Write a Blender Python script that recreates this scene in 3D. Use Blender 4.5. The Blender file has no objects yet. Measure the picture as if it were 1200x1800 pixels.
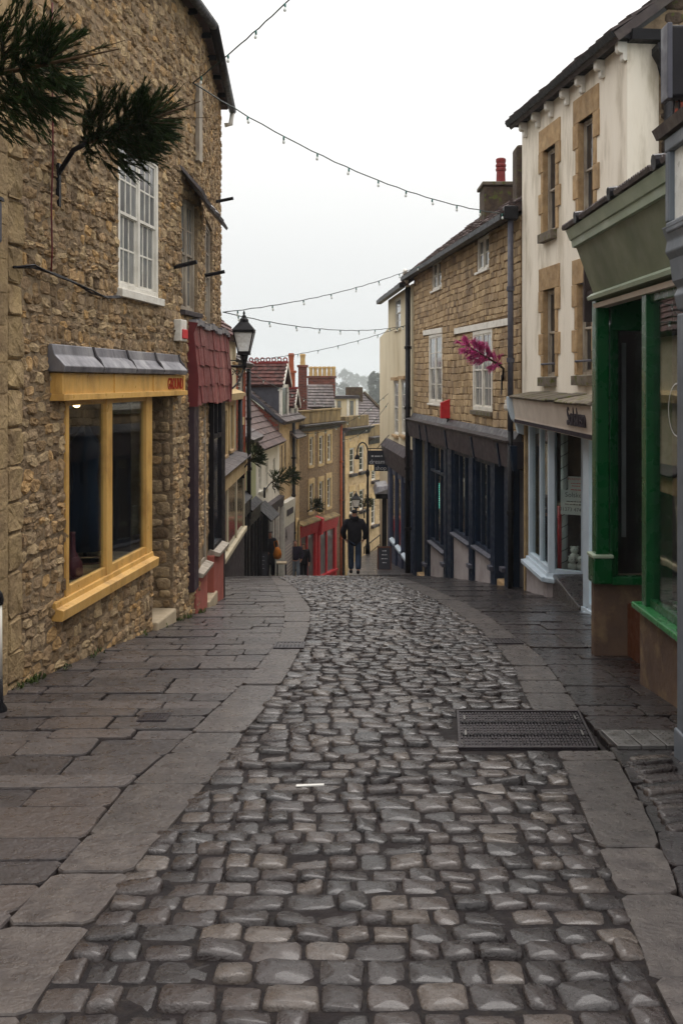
import bpy, math, random
from mathutils import Vector
R = random.Random(7)
scene = bpy.context.scene
COL = scene.collection

# ------------------------------------------------------------------ camera, sky, sun, exposure
F, CX, HY, EYE = 1750.0, 600.0, 670.0, 1.62      # lens in photo pixels, eye 1.62 m above the setts
cam = bpy.data.cameras.new('camera')
cam_ob = bpy.data.objects.new('camera', cam)
COL.objects.link(cam_ob)
cam_ob.location = (0, 0, EYE)
cam_ob.rotation_euler = (math.pi / 2, 0, 0)
cam.sensor_fit = 'VERTICAL'
cam.sensor_height = 36.0
cam.lens = 36.0 * F / 1800.0
cam.shift_y = -(900.0 - HY) / 1800.0
cam.clip_start, cam.clip_end = 0.05, 3000
scene.camera = cam_ob
scene.render.resolution_x, scene.render.resolution_y = 682, 1024
scene.render.engine = 'CYCLES'
scene.cycles.use_denoising = True
scene.cycles.max_bounces = 8
scene.cycles.transparent_max_bounces = 12
scene.cycles.volume_bounces = 2
vs = scene.view_settings
vs.view_transform, vs.look, vs.exposure, vs.gamma = 'Standard', 'None', 0.0, 1.0
vs.use_curve_mapping = False

SUN_EL, SUN_AZ = 52.0, 20.0                       # high veiled sun, beyond the end of the street
world = bpy.data.worlds.new('World')
scene.world = world
world.use_nodes = True
nt = world.node_tree
nt.nodes.clear()
def wn(t, **k):
    n = nt.nodes.new(t)
    for a, b in k.items(): setattr(n, a, b)
    return n
out = wn('ShaderNodeOutputWorld'); bg = wn('ShaderNodeBackground')
sky = wn('ShaderNodeTexSky'); sky.sky_type = 'NISHITA'; sky.sun_disc = False
sky.sun_elevation = math.radians(SUN_EL); sky.sun_rotation = math.radians(SUN_AZ)
sky.dust_density = 6.0; sky.air_density = 1.0
tc = wn('ShaderNodeTexCoord'); sp = wn('ShaderNodeSeparateXYZ'); mr = wn('ShaderNodeMapRange')
ramp = wn('ShaderNodeValToRGB')
nt.links.new(tc.outputs['Generated'], sp.inputs[0])
nt.links.new(sp.outputs['Z'], mr.inputs['Value'])
mr.inputs['From Min'].default_value = 0.0; mr.inputs['From Max'].default_value = 1.0
nt.links.new(mr.outputs[0], ramp.inputs[0])
# overcast: three times brighter overhead than at the skyline, bluish low down
cr = ramp.color_ramp
cr.elements[0].position = 0.0; cr.elements[0].color = (0.298, 0.311, 0.317, 1)
cr.elements[1].position = 1.0; cr.elements[1].color = (1.0, 0.97, 0.955, 1)
e = cr.elements.new(0.12); e.color = (0.336, 0.342, 0.342, 1)
e = cr.elements.new(0.30); e.color = (0.435, 0.432, 0.42, 1)
mul = wn('ShaderNodeMix'); mul.data_type = 'RGBA'; mul.inputs[0].default_value = 0.08
sc_ = wn('ShaderNodeVectorMath', operation='SCALE'); sc_.inputs['Scale'].default_value = 27.5
nt.links.new(ramp.outputs[0], sc_.inputs[0])
nt.links.new(sc_.outputs[0], mul.inputs[6])
nt.links.new(sky.outputs[0], mul.inputs[7])
nt.links.new(mul.outputs[2], bg.inputs['Color'])
bg.inputs['Strength'].default_value = 0.1
nt.links.new(bg.outputs[0], out.inputs[0])

sun = bpy.data.lights.new('sun', 'SUN')
sun.energy, sun.angle, sun.color = 1.45, math.radians(28), (1.0, 0.965, 0.94)
sun_ob = bpy.data.objects.new('sun', sun)
COL.objects.link(sun_ob)
sun_ob.location = (0, 10, 30)
sd = Vector((math.sin(math.radians(SUN_AZ)) * math.cos(math.radians(SUN_EL)), math.cos(math.radians(SUN_AZ)) * math.cos(math.radians(SUN_EL)), math.sin(math.radians(SUN_EL))))
sun_ob.rotation_euler = (-sd).to_track_quat('-Z', 'Y').to_euler()

# ------------------------------------------------------------------ shape of the hill
def slope(y):
    if y < 0: return 0.076
    if y < 27: return 0.076 + 0.00444 * y
    if y < 38: return 0.196 + (y - 27) / 11 * 0.034
    if y < 60: return 0.23 - (y - 38) / 22 * 0.13
    if y < 130: return 0.10 - (y - 60) / 70 * 0.12
    return 0.0004
DT = [0.0]
for i in range(1, 16001): DT.append(DT[-1] + slope((i - 0.5) * 0.1) * 0.1)
def gz(y):
    if y < 0: return -0.076 * y
    k = min(y / 0.1, 15999.0); i = int(k)
    return -(DT[i] + (DT[i + 1] - DT[i]) * (k - i))
def gpx(u, v):                                    # pixel of the photo -> point on the street
    t = (v - HY) / F
    a, b = 0.5, 27.0
    if EYE - gz(b) > t * b: return ((u - CX) / F * b, b)
    for _ in range(50):
        m = (a + b) / 2
        if EYE - gz(m) > t * m: a = m
        else: b = m
    return ((u - CX) / F * a, a)
def at(u, v, y): return Vector(((u - CX) / F * y, y, EYE - (v - HY) / F * y))
def interp(pts, y):
    if y <= pts[0][1]:
        p, q = pts[0], pts[1]
    elif y >= pts[-1][1]:
        return pts[-1][0]
    else:
        for p, q in zip(pts, pts[1:]):
            if p[1] <= y <= q[1]: break
    k = (y - p[1]) / (q[1] - p[1])
    return p[0] + (q[0] - p[0]) * k
def edge(px, tail):
    pts = sorted([gpx(*p) for p in px], key=lambda p: p[1])
    res = [(pts[0][0], 0.0)] + [p for p in pts if p[1] > 0.2]
    res = [p for p in res if p[1] < 26.5] + tail
    return res
KI = edge([(0,1635),(70,1565),(165,1460),(205,1400),(250,1360),(320,1305),(375,1250),(435,1195),(480,1140),(500,1100),(500,1055),(480,1022)], [(-1.95,27),(-2.2,34),(-1.6,40),(0.2,45),(3,52)])
KI[0] = (-1.45, 0.0)
KO = edge([(65,1750),(170,1610),(250,1505),(320,1430),(385,1350),(430,1285),(480,1225),(515,1165),(542,1110),(545,1070),(520,1035),(490,1016)], [(-1.6,27),(-1.9,34),(-1.3,40),(0.5,45),(3.3,52)])
KO[0] = (-1.05, 0.0)
RI = edge([(1180,1800),(1125,1660),(1080,1550),(1035,1450),(1000,1360),(980,1320),(935,1245),(900,1170),(860,1120),(800,1075),(725,1035),(670,1015)], [(0.75,27),(0.2,29),(0.25,34),(0.9,40),(2.4,46),(4.5,52)])
RI[0] = (0.95, 0.0)
RO = edge([(1200,1590),(1145,1450),(1100,1360),(1065,1305),(1015,1247),(985,1200),(945,1150),(900,1115),(845,1075),(770,1040),(705,1016)], [(1.1,27),(0.4,29),(0.45,34),(1.1,40),(2.6,46),(4.7,52)])
RO[0] = (1.25, 0.0)

# ------------------------------------------------------------------ materials
def C(r, g, b, k=1.0):
    f = lambda c: (c / 255 / 12.92) if c < 10 else (((c / 255) + 0.055) / 1.055) ** 2.4
    return (f(r) * k, f(g) * k, f(b) * k, 1)
MATS = {}
def mat(name, c1, c2=None, scale=5.0, rough=0.75, bump=0.15, bscale=40.0, tint=0.35, spec=0.35, metal=0.0, streak=0.0, c3=None, c3f=0.5, c3s=1.3, rvar=0.15, ramp=None, coat=0.0, bdist=0.01, detail=5.0, moss=None, mossh=0.0, rampf=0.55, gain=1.0):
    if name in MATS: return MATS[name]
    m = bpy.data.materials.new(name); m.use_nodes = True
    n = m.node_tree; L = n.links.new
    b = n.nodes['Principled BSDF']
    def nd(t, **k):
        q = n.nodes.new(t)
        for a, v in k.items(): setattr(q, a, v)
        return q
    geo = nd('ShaderNodeNewGeometry')
    pos = geo.outputs['Position']
    mp = nd('ShaderNodeMapping'); L(pos, mp.inputs['Vector'])
    if streak: mp.inputs['Scale'].default_value = (1, 1, streak)
    no = nd('ShaderNodeTexNoise'); no.inputs['Scale'].default_value = scale; no.inputs['Detail'].default_value = detail; no.inputs['Roughness'].default_value = 0.6
    L(mp.outputs[0], no.inputs['Vector'])
    at_ = nd('ShaderNodeAttribute', attribute_name='tint')
    mx = nd('ShaderNodeMix', data_type='RGBA')
    mx.inputs[6].default_value = c1; mx.inputs[7].default_value = c2 or c1
    rg = nd('ShaderNodeMapRange'); rg.inputs['From Min'].default_value = 0.32; rg.inputs['From Max'].default_value = 0.68
    L(no.outputs[0], rg.inputs['Value']); L(rg.outputs[0], mx.inputs[0])
    cur = mx.outputs[2]
    if ramp:                                       # palette picked piece by piece
        rp = nd('ShaderNodeValToRGB'); rp.color_ramp.interpolation = 'LINEAR'
        el = rp.color_ramp.elements
        el[0].position, el[0].color = 0.0, ramp[0]
        el[1].position, el[1].color = 1.0, ramp[-1]
        for i in range(1, len(ramp) - 1):
            q = el.new(i / (len(ramp) - 1)); q.color = ramp[i]
        L(at_.outputs['Fac'], rp.inputs[0])
        m2 = nd('ShaderNodeMix', data_type='RGBA'); m2.inputs[0].default_value = rampf
        L(cur, m2.inputs[6]); L(rp.outputs[0], m2.inputs[7]); cur = m2.outputs[2]
    if c3:                                         # blotches with a shape of their own
        n3 = nd('ShaderNodeTexNoise'); n3.inputs['Scale'].default_value = c3s; n3.inputs['Detail'].default_value = 8; n3.inputs['Roughness'].default_value = 0.65
        L(mp.outputs[0], n3.inputs['Vector'])
        r3 = nd('ShaderNodeMapRange'); r3.inputs['From Min'].default_value = 0.5; r3.inputs['From Max'].default_value = 0.66; r3.inputs['To Max'].default_value = c3f
        L(n3.outputs[0], r3.inputs['Value'])
        m3 = nd('ShaderNodeMix', data_type='RGBA'); m3.inputs[7].default_value = c3
        L(r3.outputs[0], m3.inputs[0]); L(cur, m3.inputs[6]); cur = m3.outputs[2]
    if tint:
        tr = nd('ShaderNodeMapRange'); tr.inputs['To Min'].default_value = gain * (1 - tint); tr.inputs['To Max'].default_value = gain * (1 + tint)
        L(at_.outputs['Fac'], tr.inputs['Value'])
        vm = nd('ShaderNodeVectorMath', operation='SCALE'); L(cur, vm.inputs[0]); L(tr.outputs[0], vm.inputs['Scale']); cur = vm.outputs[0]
    if moss:
        nm = nd('ShaderNodeTexNoise'); nm.inputs['Scale'].default_value = 9; nm.inputs['Detail'].default_value = 6
        L(pos, nm.inputs['Vector'])
        rm = nd('ShaderNodeMapRange'); rm.inputs['From Min'].default_value = 0.6 - mossh; rm.inputs['From Max'].default_value = 0.68 - mossh
        L(nm.outputs[0], rm.inputs['Value'])
        mm = nd('ShaderNodeMix', data_type='RGBA'); mm.inputs[7].default_value = moss
        L(rm.outputs[0], mm.inputs[0]); L(cur, mm.inputs[6]); cur = mm.outputs[2]
    L(cur, b.inputs['Base Color'])
    b.inputs['Metallic'].default_value = metal
    b.inputs['Specular IOR Level'].default_value = spec
    b.inputs['Coat Weight'].default_value = coat; b.inputs['Coat Roughness'].default_value = 0.14
    nr = nd('ShaderNodeTexNoise'); nr.inputs['Scale'].default_value = scale * 2.3; nr.inputs['Detail'].default_value = 3
    L(pos, nr.inputs['Vector'])
    rr = nd('ShaderNodeMapRange'); rr.inputs['From Min'].default_value = 0.3; rr.inputs['From Max'].default_value = 0.7
    rr.inputs['To Min'].default_value = max(0.02, rough - rvar); rr.inputs['To Max'].default_value = min(1, rough + rvar)
    L(nr.outputs[0], rr.inputs['Value']); L(rr.outputs[0], b.inputs['Roughness'])
    if bump:
        nb = nd('ShaderNodeTexNoise'); nb.inputs['Scale'].default_value = bscale; nb.inputs['Detail'].default_value = 6; nb.inputs['Roughness'].default_value = 0.65
        L(mp.outputs[0] if streak else pos, nb.inputs['Vector'])
        bp = nd('ShaderNodeBump'); bp.inputs['Strength'].default_value = min(1, bump * 2); bp.inputs['Distance'].default_value = bdist
        L(nb.outputs[0], bp.inputs['Height']); L(bp.outputs[0], b.inputs['Normal'])
    MATS[name] = m
    return m
def glass(name, tintc=(0.9, 0.95, 0.95, 1), ior=1.55):
    m = bpy.data.materials.new(name); m.use_nodes = True
    n = m.node_tree; n.nodes.clear(); L = n.links.new
    o = n.nodes.new('ShaderNodeOutputMaterial'); t = n.nodes.new('ShaderNodeBsdfTransparent'); g = n.nodes.new('ShaderNodeBsdfGlossy')
    fr = n.nodes.new('ShaderNodeFresnel'); fr.inputs['IOR'].default_value = ior
    mx = n.nodes.new('ShaderNodeMixShader')
    no = n.nodes.new('ShaderNodeTexNoise'); no.inputs['Scale'].default_value = 1.6; no.inputs['Detail'].default_value = 1
    ge = n.nodes.new('ShaderNodeNewGeometry'); L(ge.outputs['Position'], no.inputs['Vector'])
    bp = n.nodes.new('ShaderNodeBump'); bp.inputs['Strength'].default_value = 0.06; bp.inputs['Distance'].default_value = 0.03
    L(no.outputs[0], bp.inputs['Height']); L(bp.outputs[0], g.inputs['Normal'])
    mi = n.nodes.new('ShaderNodeMapRange'); mi.inputs['To Min'].default_value = ior; mi.inputs['To Max'].default_value = 1 / ior   # the same reflectance on both faces of the pane
    L(ge.outputs['Backfacing'], mi.inputs['Value']); L(mi.outputs[0], fr.inputs['IOR'])
    t.inputs[0].default_value = tintc; g.inputs['Roughness'].default_value = 0.015
    L(fr.outputs[0], mx.inputs[0]); L(t.outputs[0], mx.inputs[1]); L(g.outputs[0], mx.inputs[2]); L(mx.outputs[0], o.inputs[0])
    MATS[name] = m
    return m
def emit(name, col, s):
    m = bpy.data.materials.new(name); m.use_nodes = True
    b = m.node_tree.nodes['Principled BSDF']
    b.inputs['Base Color'].default_value = col; b.inputs['Emission Color'].default_value = col; b.inputs['Emission Strength'].default_value = s
    MATS[name] = m
    return m

M = {}
M['rubble'] = mat('rubble_stone', C(186,158,120), C(124,102,78), 14, 0.9, 0.5, 30, 0.22, 0.15, ramp=[C(104,88,74), C(186,152,108), C(154,134,110), C(214,188,146), C(140,122,104), C(198,156,98)], c3=C(80,67,58), c3f=0.6, c3s=9, bdist=0.035)
M['mortar'] = mat('lime_mortar', C(168,148,120), C(122,104,84), 5, 0.95, 0.5, 22, 0, 0.1, c3=C(100,82,64), c3f=0.6, c3s=3.0, bdist=0.04)
M['roughrender'] = mat('rough_stone_face', C(174,150,112), C(134,112,84), 4, 0.92, 0.9, 14, 0.15, 0.2, c3=C(170,146,104), c3f=0.6, c3s=3, bdist=0.05)
M['squared'] = mat('squared_stone', C(178,153,119), C(146,123,95), 9, 0.88, 0.5, 30, 0.2, 0.2, ramp=[C(130,111,92), C(182,156,118), C(166,141,106), C(200,176,138), C(152,132,108)], c3=C(108,94,82), c3f=0.5, c3s=1.2, bdist=0.02)
M['squaremortar'] = mat('brown_mortar', C(134,110,82), C(106,86,66), 5, 0.95, 0.5, 30, 0, 0.1)
M['ashlar'] = mat('bath_stone', C(206,182,144), C(180,154,116), 6, 0.85, 0.2, 40, 0.12, 0.2, c3=C(120,94,62), c3f=0.5, c3s=2.2)
M['ashlar_pale'] = mat('pale_bath_stone', C(214,190,146), C(194,166,120), 5, 0.85, 0.2, 40, 0.08, 0.2, c3=C(150,120,78), c3f=0.45, c3s=2.0)
M['dirtyparapet'] = mat('weathered_parapet', C(160,138,98), C(104,90,66), 3, 0.9, 0.25, 30, 0.1, 0.2, streak=0.35, c3=C(66,58,48), c3f=0.75, c3s=1.8)
M['farrubble'] = mat('far_rubble', C(168,144,114), C(112,94,78), 12, 0.9, 0.8, 12, 0.2, 0.2, c3=C(150,124,92), c3f=0.7, c3s=7, bdist=0.05)
M['surround'] = mat('window_stone', C(186,158,120), C(152,124,90), 8, 0.85, 0.25, 40, 0.1, 0.2, c3=C(110,96,78), c3f=0.4, c3s=3)
M['whitewash'] = mat('cream_render', C(237,229,214), C(222,212,195), 2.2, 0.88, 0.15, 30, 0.04, 0.2, streak=0.22, c3=C(150,138,114), c3f=0.6, c3s=2.2)
M['whiterender'] = mat('white_render', C(240,236,224), C(226,220,206), 2, 0.85, 0.1, 30, 0.04, 0.2, streak=0.35, c3=C(176,168,150), c3f=0.35, c3s=1.3)
M['creamwall'] = mat('cream_wall', C(216,204,176), C(198,184,154), 2, 0.85, 0.1, 30, 0.04, 0.2, streak=0.3, c3=C(150,130,92), c3f=0.35, c3s=1.5)
M['greenwall'] = mat('pale_green_wall', C(180,182,142), C(164,166,126), 2, 0.85, 0.1, 30, 0.04, 0.2, streak=0.3)
M['brick'] = mat('red_brick', C(128,62,46), C(100,48,40), 8, 0.85, 0.3, 40, 0.3, 0.2)
M['brickorange'] = mat('orange_brick', C(176,88,56), C(146,68,46), 8, 0.85, 0.3, 40, 0.25, 0.2)
M['brickmortar'] = mat('brick_mortar', C(110,90,78), C(90,74,66), 6, 0.95, 0.3, 40, 0)
M['whitepaint'] = mat('white_paint', C(226,222,212), C(208,203,192), 6, 0.5, 0.08, 60, 0.05, 0.4, c3=C(150,142,128), c3f=0.35, c3s=5)
M['oldpaint'] = mat('flaking_paint', C(176,166,150), C(120,108,96), 9, 0.7, 0.2, 50, 0.1, 0.3, streak=0.3)
M['yellow'] = mat('ochre_paint', C(216,172,98), C(202,156,84), 4, 0.42, 0.12, 40, 0.05, 0.45, c3=C(128,88,44), c3f=0.5, c3s=3.2, streak=0.5)
M['lead'] = mat('lead_sheet', C(132,130,134), C(90,88,94), 5, 0.45, 0.15, 20, 0.1, 0.5, metal=0.35, streak=0.35, c3=C(186,184,184), c3f=0.5, c3s=3)
M['leaddark'] = mat('dark_lead', C(64,58,60), C(44,40,43), 5, 0.55, 0.2, 18, 0.1, 0.4, c3=C(112,104,102), c3f=0.4, c3s=3)
M['navy'] = mat('navy_paint', C(24,38,58), C(18,30,48), 4, 0.45, 0.05, 50, 0.08, 0.25)
M['bluegrey'] = mat('slate_blue_paint', C(66,74,98), C(56,64,86), 4, 0.5, 0.05, 50, 0.08, 0.4)
M['fasciadark'] = mat('grey_brown_fascia', C(70,62,65), C(54,47,50), 3, 0.65, 0.08, 40, 0.1, 0.2, c3=C(90,80,80), c3f=0.4, c3s=2)
M['lilac'] = mat('lilac_grey_render', C(168,160,160), C(150,142,142), 3, 0.85, 0.1, 40, 0.05, 0.2, c3=C(104,92,88), c3f=0.4, c3s=1.8)
M['paleblue'] = mat('pale_blue_paint', C(194,208,218), C(180,194,206), 4, 0.45, 0.05, 50, 0.05, 0.4)
M['cream_board'] = mat('stone_grey_board', C(204,192,180), C(188,176,164), 3, 0.6, 0.06, 50, 0.05, 0.3)
M['green'] = mat('green_gloss_paint', C(14,76,37), C(13,71,35), 3, 0.28, 0.04, 50, 0.05, 0.5)
M['sillgreen'] = mat('mid_green_paint', C(44,122,66), C(34,104,56), 3, 0.3, 0.04, 50, 0.05, 0.5)
M['sage'] = mat('sage_paint', C(124,130,108), C(106,112,92), 2, 0.6, 0.08, 30, 0.05, 0.35, c3=C(104,106,90), c3f=0.35, c3s=1.5)
M['sagelight'] = mat('pale_sage_paint', C(160,172,150), C(142,154,134), 3, 0.5, 0.06, 50, 0.05, 0.4)
M['brownplinth'] = mat('worn_brown_plinth', C(104,84,70), C(82,66,58), 3, 0.8, 0.35, 22, 0.05, 0.3, c3=C(142,120,88), c3f=0.6, c3s=3.5)
M['greypaint'] = mat('grey_shop_paint', C(106,112,120), C(92,98,106), 2.5, 0.5, 0.1, 30, 0.05, 0.4, c3=C(72,72,76), c3f=0.4, c3s=3)
M['pink'] = mat('salmon_render', C(164,94,80), C(146,80,70), 3, 0.8, 0.1, 40, 0.05, 0.25, c3=C(112,70,62), c3f=0.4, c3s=2)
M['blackpaint'] = mat('black_paint', C(18,16,21), C(26,23,28), 4, 0.5, 0.06, 40, 0.1, 0.22)
M['plum'] = mat('dark_plum_paint', C(52,36,44), C(42,29,38), 4, 0.5, 0.08, 40, 0.05, 0.4, streak=0.2)
M['shingle'] = mat('red_shingle', C(122,56,52), C(86,36,38), 6, 0.6, 0.4, 26, 0.2, 0.4, streak=0.25, c3=C(160,108,98), c3f=0.55, c3s=4, bdist=0.02)
M['redboard'] = mat('red_board', C(104,32,36), C(88,26,32), 4, 0.5, 0.05, 50, 0.05, 0.4)
M['red'] = mat('bright_red_paint', C(200,46,54), C(184,38,48), 4, 0.4, 0.05, 50, 0.05, 0.45)
M['slate'] = mat('roof_slate', C(86,76,74), C(64,56,56), 6, 0.7, 0.25, 30, 0.3, 0.35, c3=C(112,104,92), c3f=0.4, c3s=2.5)
M['brownslate'] = mat('brown_roof_tile', C(92,74,70), C(70,56,55), 5, 0.75, 0.25, 30, 0.28, 0.3, c3=C(108,92,80), c3f=0.4, c3s=2.5)
M['darkslate'] = mat('dark_slate', C(78,78,86), C(60,60,68), 4, 0.6, 0.15, 30, 0.15, 0.35)
M['pantile'] = mat('clay_pantile', C(98,60,54), C(70,46,44), 7, 0.8, 0.3, 30, 0.3, 0.25, c3=C(62,56,50), c3f=0.7, c3s=4)
M['terracotta'] = mat('terracotta', C(168,92,60), C(140,72,48), 8, 0.8, 0.2, 30, 0.1, 0.25, c3=C(110,70,50), c3f=0.4, c3s=5)
M['redclay'] = mat('red_clay_pot', C(132,52,50), C(108,42,42), 8, 0.7, 0.1, 30, 0.1, 0.25)
M['buffclay'] = mat('buff_clay_pot', C(196,168,116), C(168,138,92), 8, 0.8, 0.15, 30, 0.1, 0.25)
M['darkstone'] = mat('sooty_stone', C(88,74,60), C(62,52,46), 6, 0.9, 0.8, 12, 0.25, 0.2, moss=C(84,90,44), mossh=0.0, bdist=0.04)
M['mossy'] = mat('mossy_stone', C(118,108,94), C(84,76,68), 7, 0.85, 0.4, 25, 0.25, 0.25, moss=C(84,84,40), mossh=0.06)
M['iron'] = mat('black_iron', C(20,18,23), C(14,13,17), 8, 0.5, 0.1, 60, 0.1, 0.25)
M['pipegrey'] = mat('grey_pipe_paint', C(78,78,88), C(66,66,76), 5, 0.5, 0.06, 50, 0.05, 0.4)
M['darkroom'] = mat('dark_interior', C(84,74,72), C(60,52,52), 2, 0.9, 0, 10, 0, 0.1)
M['wood'] = mat('brown_wood', C(104,62,40), C(80,46,30), 6, 0.6, 0.1, 40, 0.1, 0.3, streak=0.2)
M['paleslab'] = mat('pale_step_stone', C(182,166,140), C(160,144,120), 6, 0.8, 0.2, 40, 0.05, 0.2)
M['cobble'] = mat('stone_sett', C(62,51,50), C(38,30,31), 12, 0.3, 0.55, 30, 0.25, 0.55, coat=0.3, gain=0.62, rampf=0.75, ramp=[C(32,26,28), C(44,36,36), C(54,44,42), C(62,51,49), C(70,59,55), C(84,73,67), C(108,97,87)], c3=C(38,31,30), c3f=0.55, c3s=16, rvar=0.16, bdist=0.018)
M['flag'] = mat('paving_flag', C(78,70,68), C(56,49,49), 6, 0.36, 0.5, 30, 0.25, 0.5, coat=0.18, gain=0.82, rampf=0.6, ramp=[C(54,48,50), C(76,70,69), C(62,55,55), C(94,88,86), C(70,60,54), C(84,78,77)], c3=C(44,37,38), c3f=0.5, c3s=3.5, rvar=0.16, bdist=0.01)
M['flagdark'] = mat('dark_paving_flag', C(54,47,49), C(38,32,34), 6, 0.34, 0.45, 30, 0.25, 0.5, coat=0.3, gain=0.72, ramp=[C(35,29,32), C(49,41,42), C(40,34,34), C(56,48,48), C(49,39,35)], c3=C(28,23,25), c3f=0.5, c3s=3.5, rvar=0.16, bdist=0.01)
M['kerb'] = mat('kerb_stone', C(98,90,85), C(66,58,56), 9, 0.36, 0.6, 40, 0.16, 0.5, coat=0.2, gain=0.7, c3=C(48,41,41), c3f=0.6, c3s=6, bdist=0.008)
M['bed'] = mat('dirty_joint_bed', C(34,26,27), C(20,16,17), 9, 0.8, 0.8, 60, 0, 0.3, c3=C(60,52,44), c3f=0.5, c3s=20, bdist=0.02)
M['castiron'] = mat('cast_iron_cover', C(58,52,56), C(44,39,43), 10, 0.4, 0.2, 60, 0.15, 0.5, metal=0.5)
M['steelplate'] = mat('galvanised_plate', C(132,130,128), C(108,106,104), 8, 0.4, 0.1, 60, 0.1, 0.5, metal=0.7)
M['earth'] = mat('valley_ground', C(86,92,62), C(66,72,50), 0.15, 0.95, 0.2, 2, 0, 0.1)
M['needle'] = mat('fir_needles', C(46,62,28), C(26,38,17), 6, 0.7, 0, 10, 0.5, 0.08)
M['pinktinsel'] = mat('pink_tinsel', C(214,92,156), C(184,62,128), 6, 0.4, 0, 10, 0.4, 0.4)
M['bark'] = mat('twig_bark', C(84,64,40), C(60,44,30), 12, 0.85, 0.3, 60, 0.1, 0.2)
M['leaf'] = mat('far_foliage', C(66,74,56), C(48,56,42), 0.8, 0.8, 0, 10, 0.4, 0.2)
M['weed'] = mat('weed_leaf', C(70,84,36), C(52,64,28), 9, 0.7, 0, 10, 0.4, 0.2)
M['cable'] = mat('green_black_cable', C(38,52,48), C(30,40,38), 8, 0.5, 0, 10, 0, 0.4)
M['socket'] = mat('teal_socket', C(44,110,100), C(34,92,84), 8, 0.4, 0, 10, 0.2, 0.4)
M['bulb'] = mat('frosted_bulb', C(226,230,224), C(214,220,216), 8, 0.2, 0, 10, 0.1, 0.5)
M['frostsolid'] = mat('frosted_lantern_glass', C(236,236,232), C(206,204,198), 5, 0.35, 0, 10, 0.05, 0.5, c3=C(170,166,158), c3f=0.6, c3s=6)
M['darkglass'] = mat('dark_window_glass', C(34,36,42), C(24,26,32), 3, 0.05, 0.06, 1.6, 0.1, 0.75, rvar=0.03, bdist=0.03)
M['paleglass'] = mat('net_curtained_glass', C(128,130,128), C(98,100,100), 4, 0.08, 0.06, 1.6, 0.2, 0.75, rvar=0.03, bdist=0.03)
M['glass'] = glass('shop_glass')
def frost():
    m = bpy.data.materials.new('frosted_glass'); m.use_nodes = True; n = m.node_tree; n.nodes.clear(); L = n.links.new
    o = n.nodes.new('ShaderNodeOutputMaterial'); d = n.nodes.new('ShaderNodeBsdfDiffuse'); t = n.nodes.new('ShaderNodeBsdfTranslucent'); x = n.nodes.new('ShaderNodeMixShader')
    no = n.nodes.new('ShaderNodeTexNoise'); no.inputs['Scale'].default_value = 7; no.inputs['Detail'].default_value = 5
    r = n.nodes.new('ShaderNodeValToRGB'); r.color_ramp.elements[0].position = 0.35; r.color_ramp.elements[0].color = (0.78, 0.77, 0.75, 1); r.color_ramp.elements[1].position = 0.6; r.color_ramp.elements[1].color = (0.97, 0.97, 0.97, 1)
    L(no.outputs[0], r.inputs[0]); L(r.outputs[0], d.inputs[0]); L(r.outputs[0], t.inputs[0]); x.inputs[0].default_value = 0.72
    tr = n.nodes.new('ShaderNodeBsdfTransparent'); y = n.nodes.new('ShaderNodeMixShader'); y.inputs[0].default_value = 0.5
    L(d.outputs[0], x.inputs[1]); L(t.outputs[0], x.inputs[2]); L(x.outputs[0], y.inputs[1]); L(tr.outputs[0], y.inputs[2]); L(y.outputs[0], o.inputs[0])
    return m
M['frost'] = frost()
M['warm'] = emit('warm_bulb', (1.0, 0.66, 0.3, 1), 9.0)
M['teal'] = emit('teal_led', (0.1, 0.9, 0.7, 1), 2.5)
M['paper'] = mat('white_card', C(214,212,206), C(204,202,196), 5, 0.7, 0, 10, 0.05, 0.3)
M['ink'] = mat('dark_ink', C(58,50,58), C(52,46,52), 5, 0.7, 0, 10, 0, 0.2)
M['inkred'] = mat('red_ink', C(196,44,52), C(186,40,48), 5, 0.7, 0, 10, 0, 0.2)
M['inkbrown'] = mat('rust_lettering', C(168,62,38), C(150,52,32), 5, 0.7, 0, 10, 0, 0.2)
M['chalk'] = mat('chalk_lettering', C(200,200,200), C(180,180,182), 5, 0.8, 0, 10, 0, 0.2)
M['slateboard'] = mat('chalkboard', C(50,50,58), C(42,42,50), 5, 0.6, 0.05, 40, 0, 0.3)
M['cafe'] = mat('orange_lit_pane', C(120,50,28), C(52,26,22), 3, 0.1, 0.05, 2, 0, 0.5)  # opaque pane; the orange-lit wooden interior is put into its colour
M['skin'] = mat('skin', C(196,144,120), C(180,126,104), 5, 0.55, 0, 10, 0, 0.35)
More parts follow.
